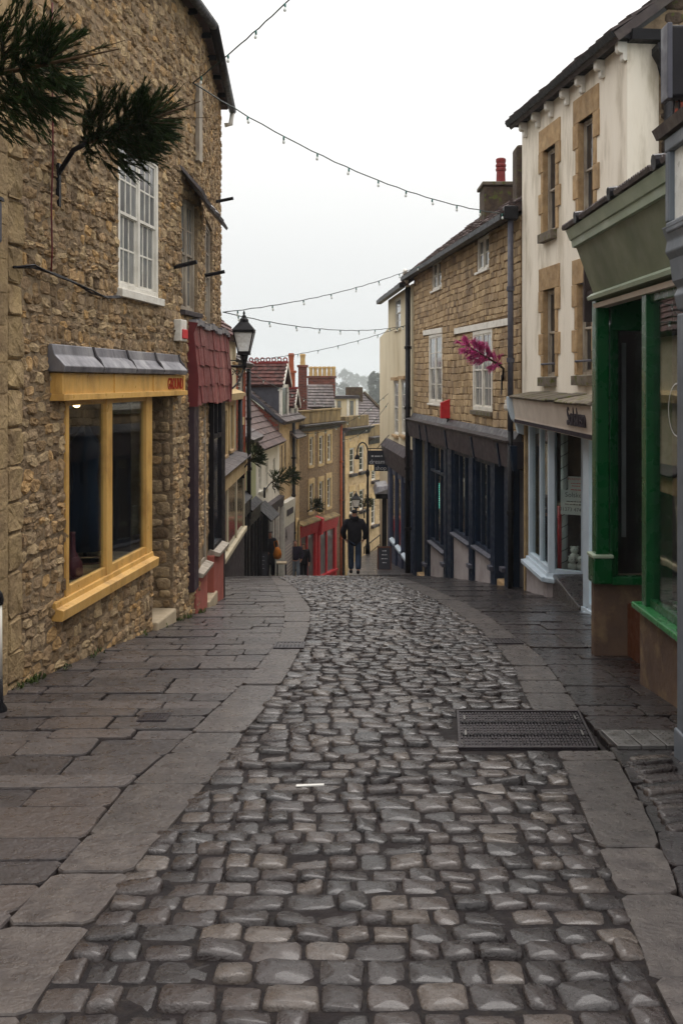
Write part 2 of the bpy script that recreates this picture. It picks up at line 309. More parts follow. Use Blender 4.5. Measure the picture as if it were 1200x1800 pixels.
def brickmat(name, a, b_, mo):
    m = bpy.data.materials.new(name); m.use_nodes = True; n = m.node_tree; L = n.links.new; bs = n.nodes['Principled BSDF']
    g = n.nodes.new('ShaderNodeNewGeometry'); s = n.nodes.new('ShaderNodeSeparateXYZ'); c = n.nodes.new('ShaderNodeCombineXYZ'); ad = n.nodes.new('ShaderNodeMath'); t = n.nodes.new('ShaderNodeTexBrick')
    L(g.outputs['Position'], s.inputs[0]); L(s.outputs[0], ad.inputs[0]); L(s.outputs[1], ad.inputs[1]); L(ad.outputs[0], c.inputs[0]); L(s.outputs[2], c.inputs[1]); L(c.outputs[0], t.inputs['Vector'])
    t.inputs['Color1'].default_value = a; t.inputs['Color2'].default_value = b_; t.inputs['Mortar'].default_value = mo; t.inputs['Scale'].default_value = 1.0
    t.inputs['Brick Width'].default_value = 0.225; t.inputs['Row Height'].default_value = 0.075; t.inputs['Mortar Size'].default_value = 0.008
    no = n.nodes.new('ShaderNodeTexNoise'); no.inputs['Scale'].default_value = 4; no.inputs['Detail'].default_value = 6; L(g.outputs['Position'], no.inputs['Vector'])
    mx = n.nodes.new('ShaderNodeMix'); mx.data_type = 'RGBA'; mx.blend_type = 'MULTIPLY'; mx.inputs[0].default_value = 0.8
    rp = n.nodes.new('ShaderNodeMapRange'); rp.inputs['From Min'].default_value = 0.35; rp.inputs['From Max'].default_value = 0.65; rp.inputs['To Min'].default_value = 0.45; L(no.outputs[0], rp.inputs['Value'])
    L(t.outputs['Color'], mx.inputs[6]); L(rp.outputs[0], mx.inputs[7]); L(mx.outputs[2], bs.inputs['Base Color']); bs.inputs['Roughness'].default_value = 0.9
    return m
M['brickfar'] = brickmat('sooty_brick', C(128,62,48), C(92,46,40), C(112,98,86))
# ------------------------------------------------------------------ mesh helpers
BASE = {}                                          # world position of the root an object hangs under
def put(o, label=None, cat=None, group=None, kind=None):
    if label: o['label'] = label
    if cat: o['category'] = cat
    if group: o['group'] = group
    if kind: o['kind'] = kind
    return o
def thing(name, label, cat, loc, group=None):
    o = bpy.data.objects.new(name, None); COL.objects.link(o)
    o.empty_display_size = 0.2
    o.location = loc; BASE[o] = Vector(loc)
    return put(o, label, cat, group)
class MB:
    def __init__(s, tint=0.5): s.v, s.f, s.t, s.tint = [], [], [], tint
    def add(s, vs_, fs, tint=None):
        b = len(s.v); t = s.tint if tint is None else tint
        s.v += [tuple(p) for p in vs_]; s.f += [tuple(i + b for i in f) for f in fs]; s.t += [t] * len(vs_)
    def hexa(s, p, tint=None):                     # 4 bottom points, 4 top points
        s.add(p, [(3,2,1,0), (4,5,6,7), (0,1,5,4), (1,2,6,5), (2,3,7,6), (3,0,4,7)], tint)
    def box(s, x0, x1, y0, y1, z0, z1, tint=None):
        s.hexa([(x0,y0,z0),(x1,y0,z0),(x1,y1,z0),(x0,y1,z0),(x0,y0,z1),(x1,y0,z1),(x1,y1,z1),(x0,y1,z1)], tint)
    def prism(s, a, b, tint=None):                 # closed outline a swept to outline b
        n = len(a)
        s.add(list(a) + list(b), [tuple(range(n))[::-1], tuple(range(n, 2 * n))] + [(i, (i + 1) % n, n + (i + 1) % n, n + i) for i in range(n)], tint)
    def tube(s, pts, r, n=8, tint=None, caps=True):
        pts = [Vector(p) for p in pts]
        rs = r if isinstance(r, (list, tuple)) else [r] * len(pts)
        vv, ff = [], []
        up = None
        for i, p in enumerate(pts):
            d = (pts[min(i + 1, len(pts) - 1)] - pts[max(i - 1, 0)]).normalized()
            a = d.cross(Vector((0.31, 0.17, 0.93)) if abs(d.z) < 0.9 else Vector((1, 0.1, 0))).normalized()
            if up is not None and a.dot(up) < 0: a = -a
            up = a
            b = d.cross(a)
            for k in range(n):
                q = 2 * math.pi * k / n
                vv.append(p + (a * math.cos(q) + b * math.sin(q)) * rs[i])
        for i in range(len(pts) - 1):
            for k in range(n):
                k2 = (k + 1) % n
                ff.append((i * n + k, i * n + k2, (i + 1) * n + k2, (i + 1) * n + k))
        if caps: ff += [tuple(range(n))[::-1], tuple(range((len(pts) - 1) * n, len(pts) * n))]
        s.add(vv, ff, tint)
    def lathe(s, c, prof, n=12, tint=None, sq=False):   # prof: (radius, z) list
        vv, ff = [], []
        for r, z in prof:
            for k in range(n):
                q = 2 * math.pi * (k + (0.5 if sq else 0)) / n
                vv.append((c[0] + r * math.cos(q), c[1] + r * math.sin(q), c[2] + z))
        for i in range(len(prof) - 1):
            for k in range(n):
                k2 = (k + 1) % n
                ff.append((i * n + k, i * n + k2, (i + 1) * n + k2, (i + 1) * n + k))
        ff += [tuple(range(n))[::-1], tuple(range((len(prof) - 1) * n, len(prof) * n))]
        s.add(vv, ff, tint)
    def build(s, name, m, parent=None, smooth=False, kind=None, bevel=0.0):
        me = bpy.data.meshes.new(name)
        base = BASE.get(parent, Vector((0, 0, 0)))
        me.from_pydata([(p[0] - base.x, p[1] - base.y, p[2] - base.z) for p in s.v], [], s.f)
        a = me.attributes.new('tint', 'FLOAT', 'POINT'); a.data.foreach_set('value', s.t)
        me.materials.append(M[m] if isinstance(m, str) else m)
        if smooth: me.polygons.foreach_set('use_smooth', [True] * len(me.polygons))
        me.update()
        o = bpy.data.objects.new(name, me); COL.objects.link(o)
        if parent: o.parent = parent
        BASE[o] = base
        if kind: o['kind'] = kind
        if bevel:
            bv = o.modifiers.new('bevel', 'BEVEL'); bv.width = bevel; bv.segments = 2; bv.limit_method = 'ANGLE'
        return o
def text(body, m, parent, origin, right, up, size, depth=0.004, name='lettering', align='LEFT', squeeze=1.0):
    if body.startswith('~'):                       # writing too small to read: short strokes
        r = Vector(right).normalized(); u_ = Vector(up).normalized(); n = r.cross(u_); og = Vector(origin)
        L_ = size * 0.52 * len(body); x = -L_ / 2 if align == 'CENTER' else 0.0; end = x + L_; mb = MB()
        while x < end - size * 0.1:
            w = min(size * R.uniform(0.5, 1.4), end - x); h = size * R.uniform(0.3, 0.45)
            q = [og + r * x, og + r * (x + w), og + r * (x + w) + u_ * h, og + r * x + u_ * h]
            mb.prism(q, [p + n * max(depth, 0.001) for p in q]); x += w + size * 0.22
        return mb.build(name, m, parent)
    cu = bpy.data.curves.new(name, 'FONT'); cu.body = body; cu.size = size; cu.extrude = depth; cu.align_x = align
    cu.resolution_u = 3
    tmp = bpy.data.objects.new(name, cu); COL.objects.link(tmp)
    me = bpy.data.meshes.new_from_object(tmp)
    bpy.data.objects.remove(tmp)
    r = Vector(right).normalized(); u_ = Vector(up).normalized(); n = r.cross(u_)
    base = BASE.get(parent, Vector((0, 0, 0))); og = Vector(origin) - base
    for q in me.vertices: q.co = og + r * (q.co.x * squeeze) + u_ * q.co.y + n * q.co.z
    me.materials.clear(); me.materials.append(M[m]); me.update()
    o = bpy.data.objects.new(name, me); COL.objects.link(o); o.parent = parent; BASE[o] = base
    return o

class Fac:                                         # a vertical facade: s along it, o out of it, z up
    def __init__(s, p0, p1):
        s.a = Vector((p0[0], p0[1], 0)); e_ = Vector((p1[0] - p0[0], p1[1] - p0[1], 0))
        s.len = e_.length; s.d = e_.normalized()
        s.n = Vector((s.d.y, -s.d.x, 0))
    def flip(s): s.n = -s.n; return s
    def P(s, t, z, o=0.0):
        p = s.a + s.d * t + s.n * o
        return Vector((p.x, p.y, z))
    def S(s, u, o=0.0):                            # where the sight line at column u meets the plane o in front of it
        k = (u - CX) / F
        a = s.a + s.n * o
        return (k * a.y - a.x) / (s.d.x - k * s.d.y)
    def Y(s, u, o=0.0): return (s.a + s.n * o + s.d * s.S(u, o)).y
    def Z(s, u, v, o=0.0): return EYE - (v - HY) / F * s.Y(u, o)
    def box(s, mb, s0, s1, z0, z1, o0, o1, tint=None):
        P = s.P
        mb.hexa([P(s0,z0,o0), P(s1,z0,o0), P(s1,z0,o1), P(s0,z0,o1), P(s0,z1,o0), P(s1,z1,o0), P(s1,z1,o1), P(s0,z1,o1)], tint)
    def slant(s, mb, s0, s1, za, zb, h, o0, o1, tint=None):   # bar whose ends lie at different heights
        P = s.P
        mb.hexa([P(s0,za,o0), P(s1,zb,o0), P(s1,zb,o1), P(s0,za,o1), P(s0,za+h,o0), P(s1,zb+h,o0), P(s1,zb+h,o1), P(s0,za+h,o1)], tint)
    def prof(s, mb, s0, s1, pts, tint=None):       # outline (o, z) swept along the facade
        mb.prism([s.P(s0, z, o) for o, z in pts], [s.P(s1, z, o) for o, z in pts], tint)
    def rect(s, u0, u1, vt, vb, um=None, o=0.0):
        um = (u0 + u1) / 2 if um is None else um
        a, b = s.S(u0, o), s.S(u1, o)
        return (min(a, b), max(a, b), s.Z(um, vb, o), s.Z(um, vt, o))
def facade_u(p0, u1, m):                           # facade from p0 in direction dx/dy = m up to image column u1
    k = (u1 - CX) / F
    y = (p0[0] - m * p0[1]) / (k - m)
    return (k * y, y)

def wall(fac, s0, s1, z0, z1, holes, m, parent, depth=0.22, name='wall', o=0.0, back=0.02):
    """front sheet with real openings, their reveals, and the returns at both ends"""
    mb = MB()
    xs = sorted({s0, s1} | {min(max(h[i], s0), s1) for h in holes for i in (0, 1)})
    zs = sorted({z0, z1} | {min(max(h[i], z0), z1) for h in holes for i in (2, 3)})
    for a, b in zip(xs, xs[1:]):
        for c, d in zip(zs, zs[1:]):
            mx_, mz = (a + b) / 2, (c + d) / 2
            if any(h[0] < mx_ < h[1] and h[2] < mz < h[3] for h in holes): continue
            mb.add([fac.P(a, c, o), fac.P(b, c, o), fac.P(b, d, o), fac.P(a, d, o)], [(0, 1, 2, 3)])
    for h in holes:
        dp = h[4] if len(h) > 4 else depth
        a, b, c, d = h[:4]
        for p, q in (((a, c), (a, d)), ((b, c), (b, d)), ((a, c), (b, c)), ((a, d), (b, d))):
            mb.add([fac.P(p[0], p[1], o), fac.P(q[0], q[1], o), fac.P(q[0], q[1], o - dp), fac.P(p[0], p[1], o - dp)], [(0, 1, 2, 3)])
    for t in (s0, s1):
        mb.add([fac.P(t, z0, o), fac.P(t, z1, o), fac.P(t, z1, o - depth - back), fac.P(t, z0, o - depth - back)], [(0, 1, 2, 3)])
    mb.add([fac.P(s0, z1, o), fac.P(s1, z1, o), fac.P(s1, z1, o - depth - back), fac.P(s0, z1, o - depth - back)], [(0, 1, 2, 3)])
    return mb.build(name, m, parent)
def body(fac, s0, s1, z0, z1, o1, o2, m, parent, name='side_wall'):
    mb = MB(); fac.box(mb, s0, s1, z0, z1, -o2, -o1)
    return mb.build(name, m, parent)

# a stone with an uneven, pillowed face, laid on any frame (origin, right, up, out)
def stone(mb, o_, r_, u_, n_, w, h, depth, rnd, sides=8, tint=None, flat=0.72, sink=0.03, jit=0.12, rot=0.0, rough=0.08):
    if rot:
        ca, sa = math.cos(rot), math.sin(rot); r_, u_ = r_ * ca + u_ * sa, u_ * ca - r_ * sa
    t = R.random() if tint is None else tint
    vv, ff = [], []
    ring = []
    for k in range(sides):
        q = 2 * math.pi * (k + 0.5) / sides
        c_, s_ = math.cos(q), math.sin(q)
        e_ = 2.0 / rnd
        x = math.copysign(abs(c_) ** e_, c_) * w / 2; y = math.copysign(abs(s_) ** e_, s_) * h / 2
        ring.append((x * (1 + R.uniform(-jit, jit)), y * (1 + R.uniform(-jit, jit))))
    tx, ty = R.uniform(-0.25, 0.25) * depth, R.uniform(-0.25, 0.25) * depth
    for k_, (sc, dp) in enumerate(((1.0, -sink), (1.0, 0.3 * depth), ((1 + flat) / 2 + 0.02, 0.82 * depth), (flat, depth))):
        for x, y in ring:
            dd = dp + (0 if k_ == 0 else (x / w * tx + y / h * ty) * 2) + (R.uniform(-rough, rough) * depth if k_ > 1 else 0)
            vv.append(o_ + r_ * (x * sc) + u_ * (y * sc) + n_ * dd)
    for i in range(3):
        for k in range(sides):
            k2 = (k + 1) % sides
            ff.append((i * sides + k, i * sides + k2, (i + 1) * sides + k2, (i + 1) * sides + k))
    vv.append(o_ + n_ * (depth * R.uniform(1.0 - rough, 1.02 + rough)))
    for k in range(sides): ff.append((3 * sides + k, 3 * sides + (k + 1) % sides, 4 * sides))
    mb.add(vv, ff, t)

def masonry(fac, s0, s1, z0, z1, holes, hr, wr, m, parent, depth=(0.015, 0.045), gap=0.016, rnd=3.2, limit=300, wav=0.02, name='stone', jit=0.12, o=0.0, zbot=None, rot=0.0, flat=0.72, rough=0.08, smooth=True):
    """courses of single stones; the largest in view become parts, the rest one mass"""
    cells = []
    z = z0; row = 0
    ph = R.uniform(0, 6)
    while z < z1 - 0.02:
        h = R.uniform(*hr)
        if z + h > z1: h = z1 - z
        if h < 0.03: break
        t = s0 + R.uniform(-0.1, 0)
        while t < s1:
            w = R.uniform(*wr)
            a, b = max(t, s0), min(t + w, s1)
            t += w
            if b - a < 0.05: continue
            zz = z + math.sin(a * 1.7 + ph + row * 0.13) * wav + R.uniform(-wav, wav) * 0.6
            c, d = zz, zz + h
            if zbot and d < zbot(a) : continue
            for hh in holes:
                if a < hh[1] and b > hh[0] and c < hh[3] and d > hh[2]:
                    if a < hh[0] - 0.05: b = min(b, hh[0])
                    elif b > hh[1] + 0.05: a = max(a, hh[1])
                    elif c < hh[2] - 0.04: d = min(d, hh[2])
                    elif d > hh[3] + 0.04: c = max(c, hh[3])
                    else: a = b
                    if b - a < 0.04: break
            if b - a < 0.045 or d - c < 0.035: continue
            cells.append((a, b, c, d))
        z += h; row += 1
    def seen(q):
        p = fac.P((q[0] + q[1]) / 2, (q[2] + q[3]) / 2)
        u_ = CX + p.x / p.y * F; v_ = HY - (p.z - EYE) / p.y * F
        k = 1.0 if -5 < u_ < 1205 and -5 < v_ < 1805 else 0.05
        return k * (q[1] - q[0]) * (q[3] - q[2]) / (p.y * p.y)
    order = sorted(range(len(cells)), key=lambda i: -seen(cells[i]))
    big = set(order[:limit])
    rest = MB()
    for i, (a, b, c, d) in enumerate(cells):
        g = gap * R.uniform(0.6, 1.5)
        mb = MB() if i in big else rest
        stone(mb, fac.P((a + b) / 2, (c + d) / 2, o), fac.d, Vector((0, 0, 1)), fac.n, b - a - g, d - c - g, R.uniform(*depth), rnd * R.uniform(0.8, 1.5), 8, jit=jit, rot=R.uniform(-rot, rot), flat=flat, rough=rough)
        if i in big: mb.build(name, m, parent, smooth=smooth)
    if rest.v: rest.build(name + 'work', m, parent, smooth=smooth, kind='stuff')

def window(fac, parent, r, o, cols, rows, m='whitepaint', g='darkglass', frame=0.05, bar=0.018, sill=None, sashes=True, lights=1, single=True, name='window'):
    """frame > two sliding sashes, panes and sill, set o behind (negative) the wall face"""
    s0, s1, z0, z1 = r
    fr = MB()
    fac.box(fr, s0, s0 + frame, z0, z1, o, o + 0.07); fac.box(fr, s1 - frame, s1, z0, z1, o, o + 0.07)
    fac.box(fr, s0 + frame, s1 - frame, z0, z0 + frame, o, o + 0.069); fac.box(fr, s0 + frame, s1 - frame, z1 - frame, z1, o, o + 0.069)
    iw = (s1 - s0 - frame)
    spans = []
    for i in range(lights):
        a = s0 + frame + i * (iw / lights); b = a + iw / lights - frame
        spans.append((a, b))
        if i < lights - 1: fac.box(fr, b, b + frame, z0 + frame, z1 - frame, o, o + 0.068)
    w = fr.build(name, m, parent, bevel=0.004)
    zm = (z0 + z1) / 2
    for a, b in spans:
        for k, (c, d, oo) in enumerate(((z0 + frame, zm + 0.02, o + 0.012), (zm - 0.0, z1 - frame, o + 0.034)) if sashes else ((z0 + frame, z1 - frame, o + 0.02),)):
            mb = MB(); e_ = bar * 1.7
            fac.box(mb, a, a + e_, c, d, oo, oo + 0.022); fac.box(mb, b - e_, b, c, d, oo, oo + 0.022)
            fac.box(mb, a + e_, b - e_, c, c + e_, oo, oo + 0.021); fac.box(mb, a + e_, b - e_, d - e_, d, oo, oo + 0.021)
            for i in range(1, cols):
                t = a + e_ + (b - a - 2 * e_) * i / cols
                fac.box(mb, t - bar / 2, t + bar / 2, c + e_, d - e_, oo + 0.001, oo + 0.02)
            for j in range(1, rows):
                t = c + e_ + (d - c - 2 * e_) * j / rows
                fac.box(mb, a + e_, b - e_, t - bar / 2, t + bar / 2, oo + 0.002, oo + 0.019)
            mb.build('sash', m, w)
            if single:
                gm = MB(R.random()); fac.box(gm, a + e_ * 0.5, b - e_ * 0.5, c + e_ * 0.5, d - e_ * 0.5, oo + 0.006, oo + 0.010); gm.build('pane', g, w)
            else:
                for i in range(cols):
                    for j in range(rows):
                        gm = MB(R.random())
                        x0 = a + e_ + (b - a - 2 * e_) * i / cols; x1 = a + e_ + (b - a - 2 * e_) * (i + 1) / cols
                        y0 = c + e_ + (d - c - 2 * e_) * j / rows; y1 = c + e_ + (d - c - 2 * e_) * (j + 1) / rows
                        fac.box(gm, x0 + bar * 0.3, x1 - bar * 0.3, y0 + bar * 0.3, y1 - bar * 0.3, oo + 0.006, oo + 0.010 + R.uniform(0, 0.002))
                        gm.build('pane', g, w)
    if sill:
        mb = MB(); h, pr = sill[1], sill[2]
        fac.prof(mb, s0 - 0.05, s1 + 0.05, [(o, z0 - h), (pr, z0 - h), (pr, z0 - 0.012), (o, z0 + 0.006)]); mb.build('sill', sill[0], w, bevel=0.005)
    return w

def roof(p, parent, m, rows, cols, name='roof', tile='slate', thick=0.03, limit=0, jit=0.012, over=1.18, sheet=None):
    """p: eave start, eave end, ridge end, ridge start; overlapping tiles on a deck"""
    a, b, c, d = [Vector(q) for q in p]
    n = (b - a).cross(d - a).normalized()
    if n.z < 0: n = -n
    dk = MB(0.2); dk.prism([a, b, c, d], [q - n * 0.12 for q in (a, b, c, d)])
    deck = dk.build(name, sheet or m, parent)
    rest = MB()
    cnt = 0
    for i in range(rows):
        f0, f1 = i / rows, min(1, (i + over) / rows)
        k = cols
        off = 0.5 if i % 2 else 0.0
        for j in range(k + (1 if off else 0)):
            g0, g1 = max(0, (j - off) / k), min(1, (j + 1 - off) / k)
            if g1 - g0 < 0.01: continue
            def q(g, f, h):
                e0 = a.lerp(b, g); e1 = d.lerp(c, g)
                return e0.lerp(e1, f) + n * h
            jj = R.uniform(0, jit)
            ge = 0.004 + R.uniform(0, 0.03) * (g1 - g0)
            h0 = thick * 1.25 + jj; h1 = thick * 0.35
            mb = MB() if cnt < limit else rest
            mb.hexa([q(g0 + ge*(g1-g0), f0, h0 - thick), q(g1 - ge*(g1-g0), f0, h0 - thick + R.uniform(0, jit)), q(g1 - ge*(g1-g0), f1, 0.0), q(g0 + ge*(g1-g0), f1, 0.0),
                     q(g0 + ge*(g1-g0), f0, h0), q(g1 - ge*(g1-g0), f0, h0 + R.uniform(0, jit)), q(g1 - ge*(g1-g0), f1, h1), q(g0 + ge*(g1-g0), f1, h1)], R.random())
            if cnt < limit: mb.build(tile, m, deck)
            cnt += 1
    if rest.v: rest.build(tile + '_courses', m, deck, kind='stuff')
    return deck
def pipe(parent, pts, r, m='iron', name='downpipe', collars=True):
    mb = MB(); mb.tube(pts, r, 10)
    o = mb.build(name, m, parent, smooth=True)
    if collars:
        for p, q in zip(pts, pts[1:]):
            p, q = Vector(p), Vector(q); L_ = (q - p).length; k = int(L_ / 1.8)
            for i in range(1, k + 1):
                c = MB(); e_ = p.lerp(q, i / (k + 1)); d = (q - p).normalized()
                c.tube([e_ - d * 0.04, e_ + d * 0.04], r * 1.35, 10); c.build('collar', m, o)
    return o

# ------------------------------------------------------------------ ground, road, pavements
ys = [-6 + 0.5 * i for i in range(132)] + [60 + 4 * i for i in range(90)] + [420 + 60 * i for i in range(20)]
mb = MB()
xs = [-800, -280, -120, -60, -30, -14, -7, -2, 2, 7, 14, 30, 60, 120, 280, 800]
for y in ys:
    for x in xs: mb.v.append((x, y, gz(y) - 0.12 + (0 if abs(x) < 20 else min(6, (abs(x) - 20) * 0.02)))); mb.t.append(0.5)
nx = len(xs)
for i in range(len(ys) - 1):
    for j in range(nx - 1): mb.f.append((i * nx + j, i * nx + j + 1, (i + 1) * nx + j + 1, (i + 1) * nx + j))
put(mb.build('ground', 'earth', None, smooth=True), kind='structure')
def strip(name, fl, fr, y0, y1, m, dz=0.0, step=0.4):
    b = MB(); n = int((y1 - y0) / step) + 1; W = 6
    for i in range(n):
        y = y0 + (y1 - y0) * i / (n - 1)
        l, r = fl(y), fr(y)
        for k in range(W): b.v.append((l + (r - l) * k / (W - 1), y, gz(y) + dz)); b.t.append(0.5)
    for i in range(n - 1):
        for k in range(W - 1): b.f.append((i * W + k, i * W + k + 1, (i + 1) * W + k + 1, (i + 1) * W + k))
    return put(b.build(name, m, None, smooth=True), kind='structure')
road = strip('road', lambda y: interp(KO, y) - 0.1, lambda y: interp(RI, y) + 0.1, 0.0, 52, 'bed', -0.011)
GR0, GR1 = gpx(800, 1316), gpx(800, 1250)          # big iron cover in the setts
GX0, GX1 = gpx(806, 1316)[0], gpx(1050, 1316)[0]
GXL = gpx(802, 1250)[0]
def gnormal(y): return Vector((0, slope(y), 1)).normalized()
def gdir(y): return Vector((0, 1, -slope(y))).normalized()
cells = []
y = 0.9
while y < 46:
    l = R.uniform(0.115, 0.165)
    a, b = interp(KO, y), interp(RI, y)
    x = a + R.uniform(-0.03, 0.02); skew = R.uniform(-0.014, 0.014)
    while x < b - 0.03:
        w = R.choice((R.uniform(0.1, 0.13), R.uniform(0.13, 0.165), R.uniform(0.15, 0.21)))
        if x + w > b + 0.04: w = b + 0.01 - x
        if w > 0.06:
            cx, cy = x + w / 2, y + l / 2 + skew * (x - (a + b) / 2) + R.uniform(-0.006, 0.006)
            g_ = (cy - GR0[1]) / (GR1[1] - GR0[1])
            if not (GX0 + (GXL - GX0) * g_ - 0.04 < cx < GX1 + 0.3 and GR0[1] - 0.06 < cy < GR1[1] + 0.06) and R.random() > 0.004:
                cells.append((cx, cy, w, l))
        x += w
    y += l
cells.sort(key=lambda c: -(c[2] * c[3] / c[1] ** 3 if c[1] > 2.75 else 0))
rest = MB()
for i, (cx, cy, w, l) in enumerate(cells):
    own = i < 300
    mb = MB() if own else rest
    n = gnormal(cy); n = (n + Vector((R.uniform(-0.06, 0.06), R.uniform(-0.08, 0.08), 0))).normalized()
    rot = R.uniform(-0.04, 0.04)
    d = gdir(cy); r_ = Vector((math.cos(rot), math.sin(rot), 0)); r_ = (r_ - n * r_.dot(n)).normalized(); u_ = n.cross(r_)
    stone(mb, Vector((cx, cy, gz(cy) - 0.024)), r_, u_, n, w - R.uniform(0.004, 0.012), l - R.uniform(0.008, 0.022), R.uniform(0.014, 0.036), R.uniform(4, 8), 12 if own else 8, flat=0.87, sink=0.05, jit=0.07, rough=0.12)
    if own: mb.build('sett', 'cobble', road, smooth=True)
rest.build('setts_beyond', 'cobble', road, smooth=True, kind='stuff')

def flag(mb, q, th, tint, tilt=0.006):
    """one slab: corner points q (x, y) anticlockwise, worn edges"""
    cx = sum(p[0] for p in q) / 4; cy = sum(p[1] for p in q) / 4
    tx, ty, dz = R.uniform(-tilt, tilt), R.uniform(-tilt, tilt), R.uniform(-0.006, 0.01)
    pts = []
    for i in range(4):                             # mid-points and clipped corners give the slab a worn outline
        p, r = q[i], q[(i + 1) % 4]
        L_ = math.hypot(r[0] - p[0], r[1] - p[1])
        for f in (min(0.2, 0.03 / L_), 0.35, 0.68, 1 - min(0.2, 0.03 / L_)):
            jx, jy = R.uniform(-0.005, 0.005), R.uniform(-0.005, 0.005)
            pts.append((p[0] + (r[0] - p[0]) * f + jx, p[1] + (r[1] - p[1]) * f + jy))
    n = len(pts); vv = []
    for sc, dd in ((1.0, -th), (1.0, -0.008), (0.985, 0.0)):
        for x, y in pts:
            X, Y = cx + (x - cx) * sc, cy + (y - cy) * sc
            vv.append((X, Y, gz(Y) + dz + dd + (X - cx) * tx + (Y - cy) * ty))
    ff = [(i * n + k, i * n + (k + 1) % n, (i + 1) * n + (k + 1) % n, (i + 1) * n + k) for i in range(2) for k in range(n)]
    ff.append(tuple(range(2 * n, 3 * n)))
    mb.add(vv, ff, tint)
def paving(name, fl, fr, y0, y1, m, course, width, skew=0.0, z=0.0, stretch=1.0):
    p = strip(name, lambda y: fl(y) - 0.02, lambda y: fr(y) + 0.02, y0, y1, 'bed', -0.05)
    y = y0 + 0.02; n = 0; rest = MB()
    while y < y1 - 0.1:
        h = R.uniform(*course) * (1 if y < 12 else stretch)
        a, b = fl(y + h / 2), fr(y + h / 2)
        x = a; xs_ = [a]
        while True:
            x += R.uniform(*width)
            if x > b - width[0] * 0.6: break
            xs_.append(x)
        xs_.append(b)
        g = 0.005
        for i in range(len(xs_) - 1):
            k0, k1 = R.uniform(-0.02, 0.02), R.uniform(-0.02, 0.02)
            ea = lambda yy, i=i: fl(yy) if i == 0 else xs_[i] + k0 * 0
            eb = lambda yy, i=i: fr(yy) if i == len(xs_) - 2 else xs_[i + 1]
            sk = lambda xx: skew * (xx - a)
            q = [(ea(y) + g, y + g + sk(ea(y))), (eb(y) - g, y + g + sk(eb(y))), (eb(y + h) - g, y + h - g + sk(eb(y + h))), (ea(y + h) + g, y + h - g + sk(ea(y + h)))]
            if q[1][0] - q[0][0] < 0.05: continue
            own = 2.5 < y < 27 and n < 300
            mb = MB() if own else rest
            flag(mb, q, 0.06, R.random())
            if own: mb.build('flagstone', m, p); n += 1
        y += h
    if rest.v: rest.build('flagstones_beyond', m, p, kind='stuff')
    return p
AW = lambda y: -3.467 + 0.13143 * y if y < 12.6 else (-1.85 if y < 16 else -3.0 + max(0, (y - 28.4)) * 0.13)
left_pave = paving('pavement_left', lambda y: max(-4.2, AW(y)) - 0.25, lambda y: interp(KI, y) + 0.004, 0.2, 44, 'flag', (0.2, 0.42), (0.3, 0.9), 0.03)
def RW(y): return 2.0 if y < 5.7 else (2.75 if y < 9.2 else (3.7 if y < 15 else (3.25 - 0.103 * (y - 17.2) if y > 17.2 else 3.3)))
right_pave = paving('pavement_right', lambda y: interp(RO, y) - 0.002, RW, 0.2, 27.2, 'flagdark', (0.24, 0.46), (0.35, 0.9), -0.03)
def kerb(p, fa, fb, y0, y1, ln, m='kerb', skip=None):
    y = y0
    while y < y1:
        h = R.uniform(*ln)
        if skip and y < skip[1] and y + h > skip[0]:
            if y < skip[0] - 0.12: h = skip[0] - y
            else: y = skip[1]; continue
        if True:
            g = 0.006; mb = MB()
            flag(mb, [(fa(y) - 0.004, y + g), (fb(y) + 0.004, y + g), (fb(y + h) + 0.004, y + h - g), (fa(y + h) - 0.004, y + h - g)], 0.09, R.random(), 0.004)
            mb.build('kerb_stone', m, p)
        y += h
kerb(left_pave, lambda y: interp(KI, y), lambda y: interp(KO, y), 0.3, 30, (0.42, 0.75))
kerb(right_pave, lambda y: interp(RI, y), lambda y: interp(RO, y), 0.3, 27, (0.4, 0.75), skip=(GR0[1] - 0.02, GR1[1] + 0.02))
# raised terrace beyond the crest, right of the carriageway
def tz(y): return gz(27.0) + 0.02 - 0.118 * (y - 27.0)
mb = MB()
TL = [(0.15, 27.0), (0.2, 29), (0.35, 32), (0.75, 36), (1.45, 41), (2.6, 47), (4, 53)]
TR = lambda y: 3.2 if y > 34 else 2.2
for i in range(60):
    y = 27.0 + i * 0.44
    l = interp(TL, y)
    for x, z in ((l, gz(y) - 0.3), (l, tz(y)), (l + 0.25, tz(y) + 0.003), (TR(y), tz(y)), (8, tz(y) - 0.05)): mb.v.append((x, y, z)); mb.t.append(0.5)
for i in range(59):
    for k in range(4): mb.f.append((i * 5 + k, i * 5 + k + 1, (i + 1) * 5 + k + 1, (i + 1) * 5 + k))
terr = put(mb.build('pavement_terrace', 'kerb', None), kind='structure')
y = 27.1
while y < 46:
    h = R.uniform(0.5, 0.8); x = interp(TL, y) + 0.27
    while x < 3:
        w = R.uniform(0.5, 1.0); b = MB()
        b.hexa([(x + 0.01, y + 0.01, tz(y) - 0.04), (x + w - 0.01, y + 0.01, tz(y) - 0.04), (x + w - 0.01, y + h - 0.01, tz(y + h) - 0.04), (x + 0.01, y + h - 0.01, tz(y + h) - 0.04),
                (x + 0.01, y + 0.01, tz(y) + 0.012), (x + w - 0.01, y + 0.01, tz(y) + 0.012), (x + w - 0.01, y + h - 0.01, tz(y + h) + 0.012), (x + 0.01, y + h - 0.01, tz(y + h) + 0.012)], R.random())
        b.build('flagstone', 'flag', terr); x += w
    y += h
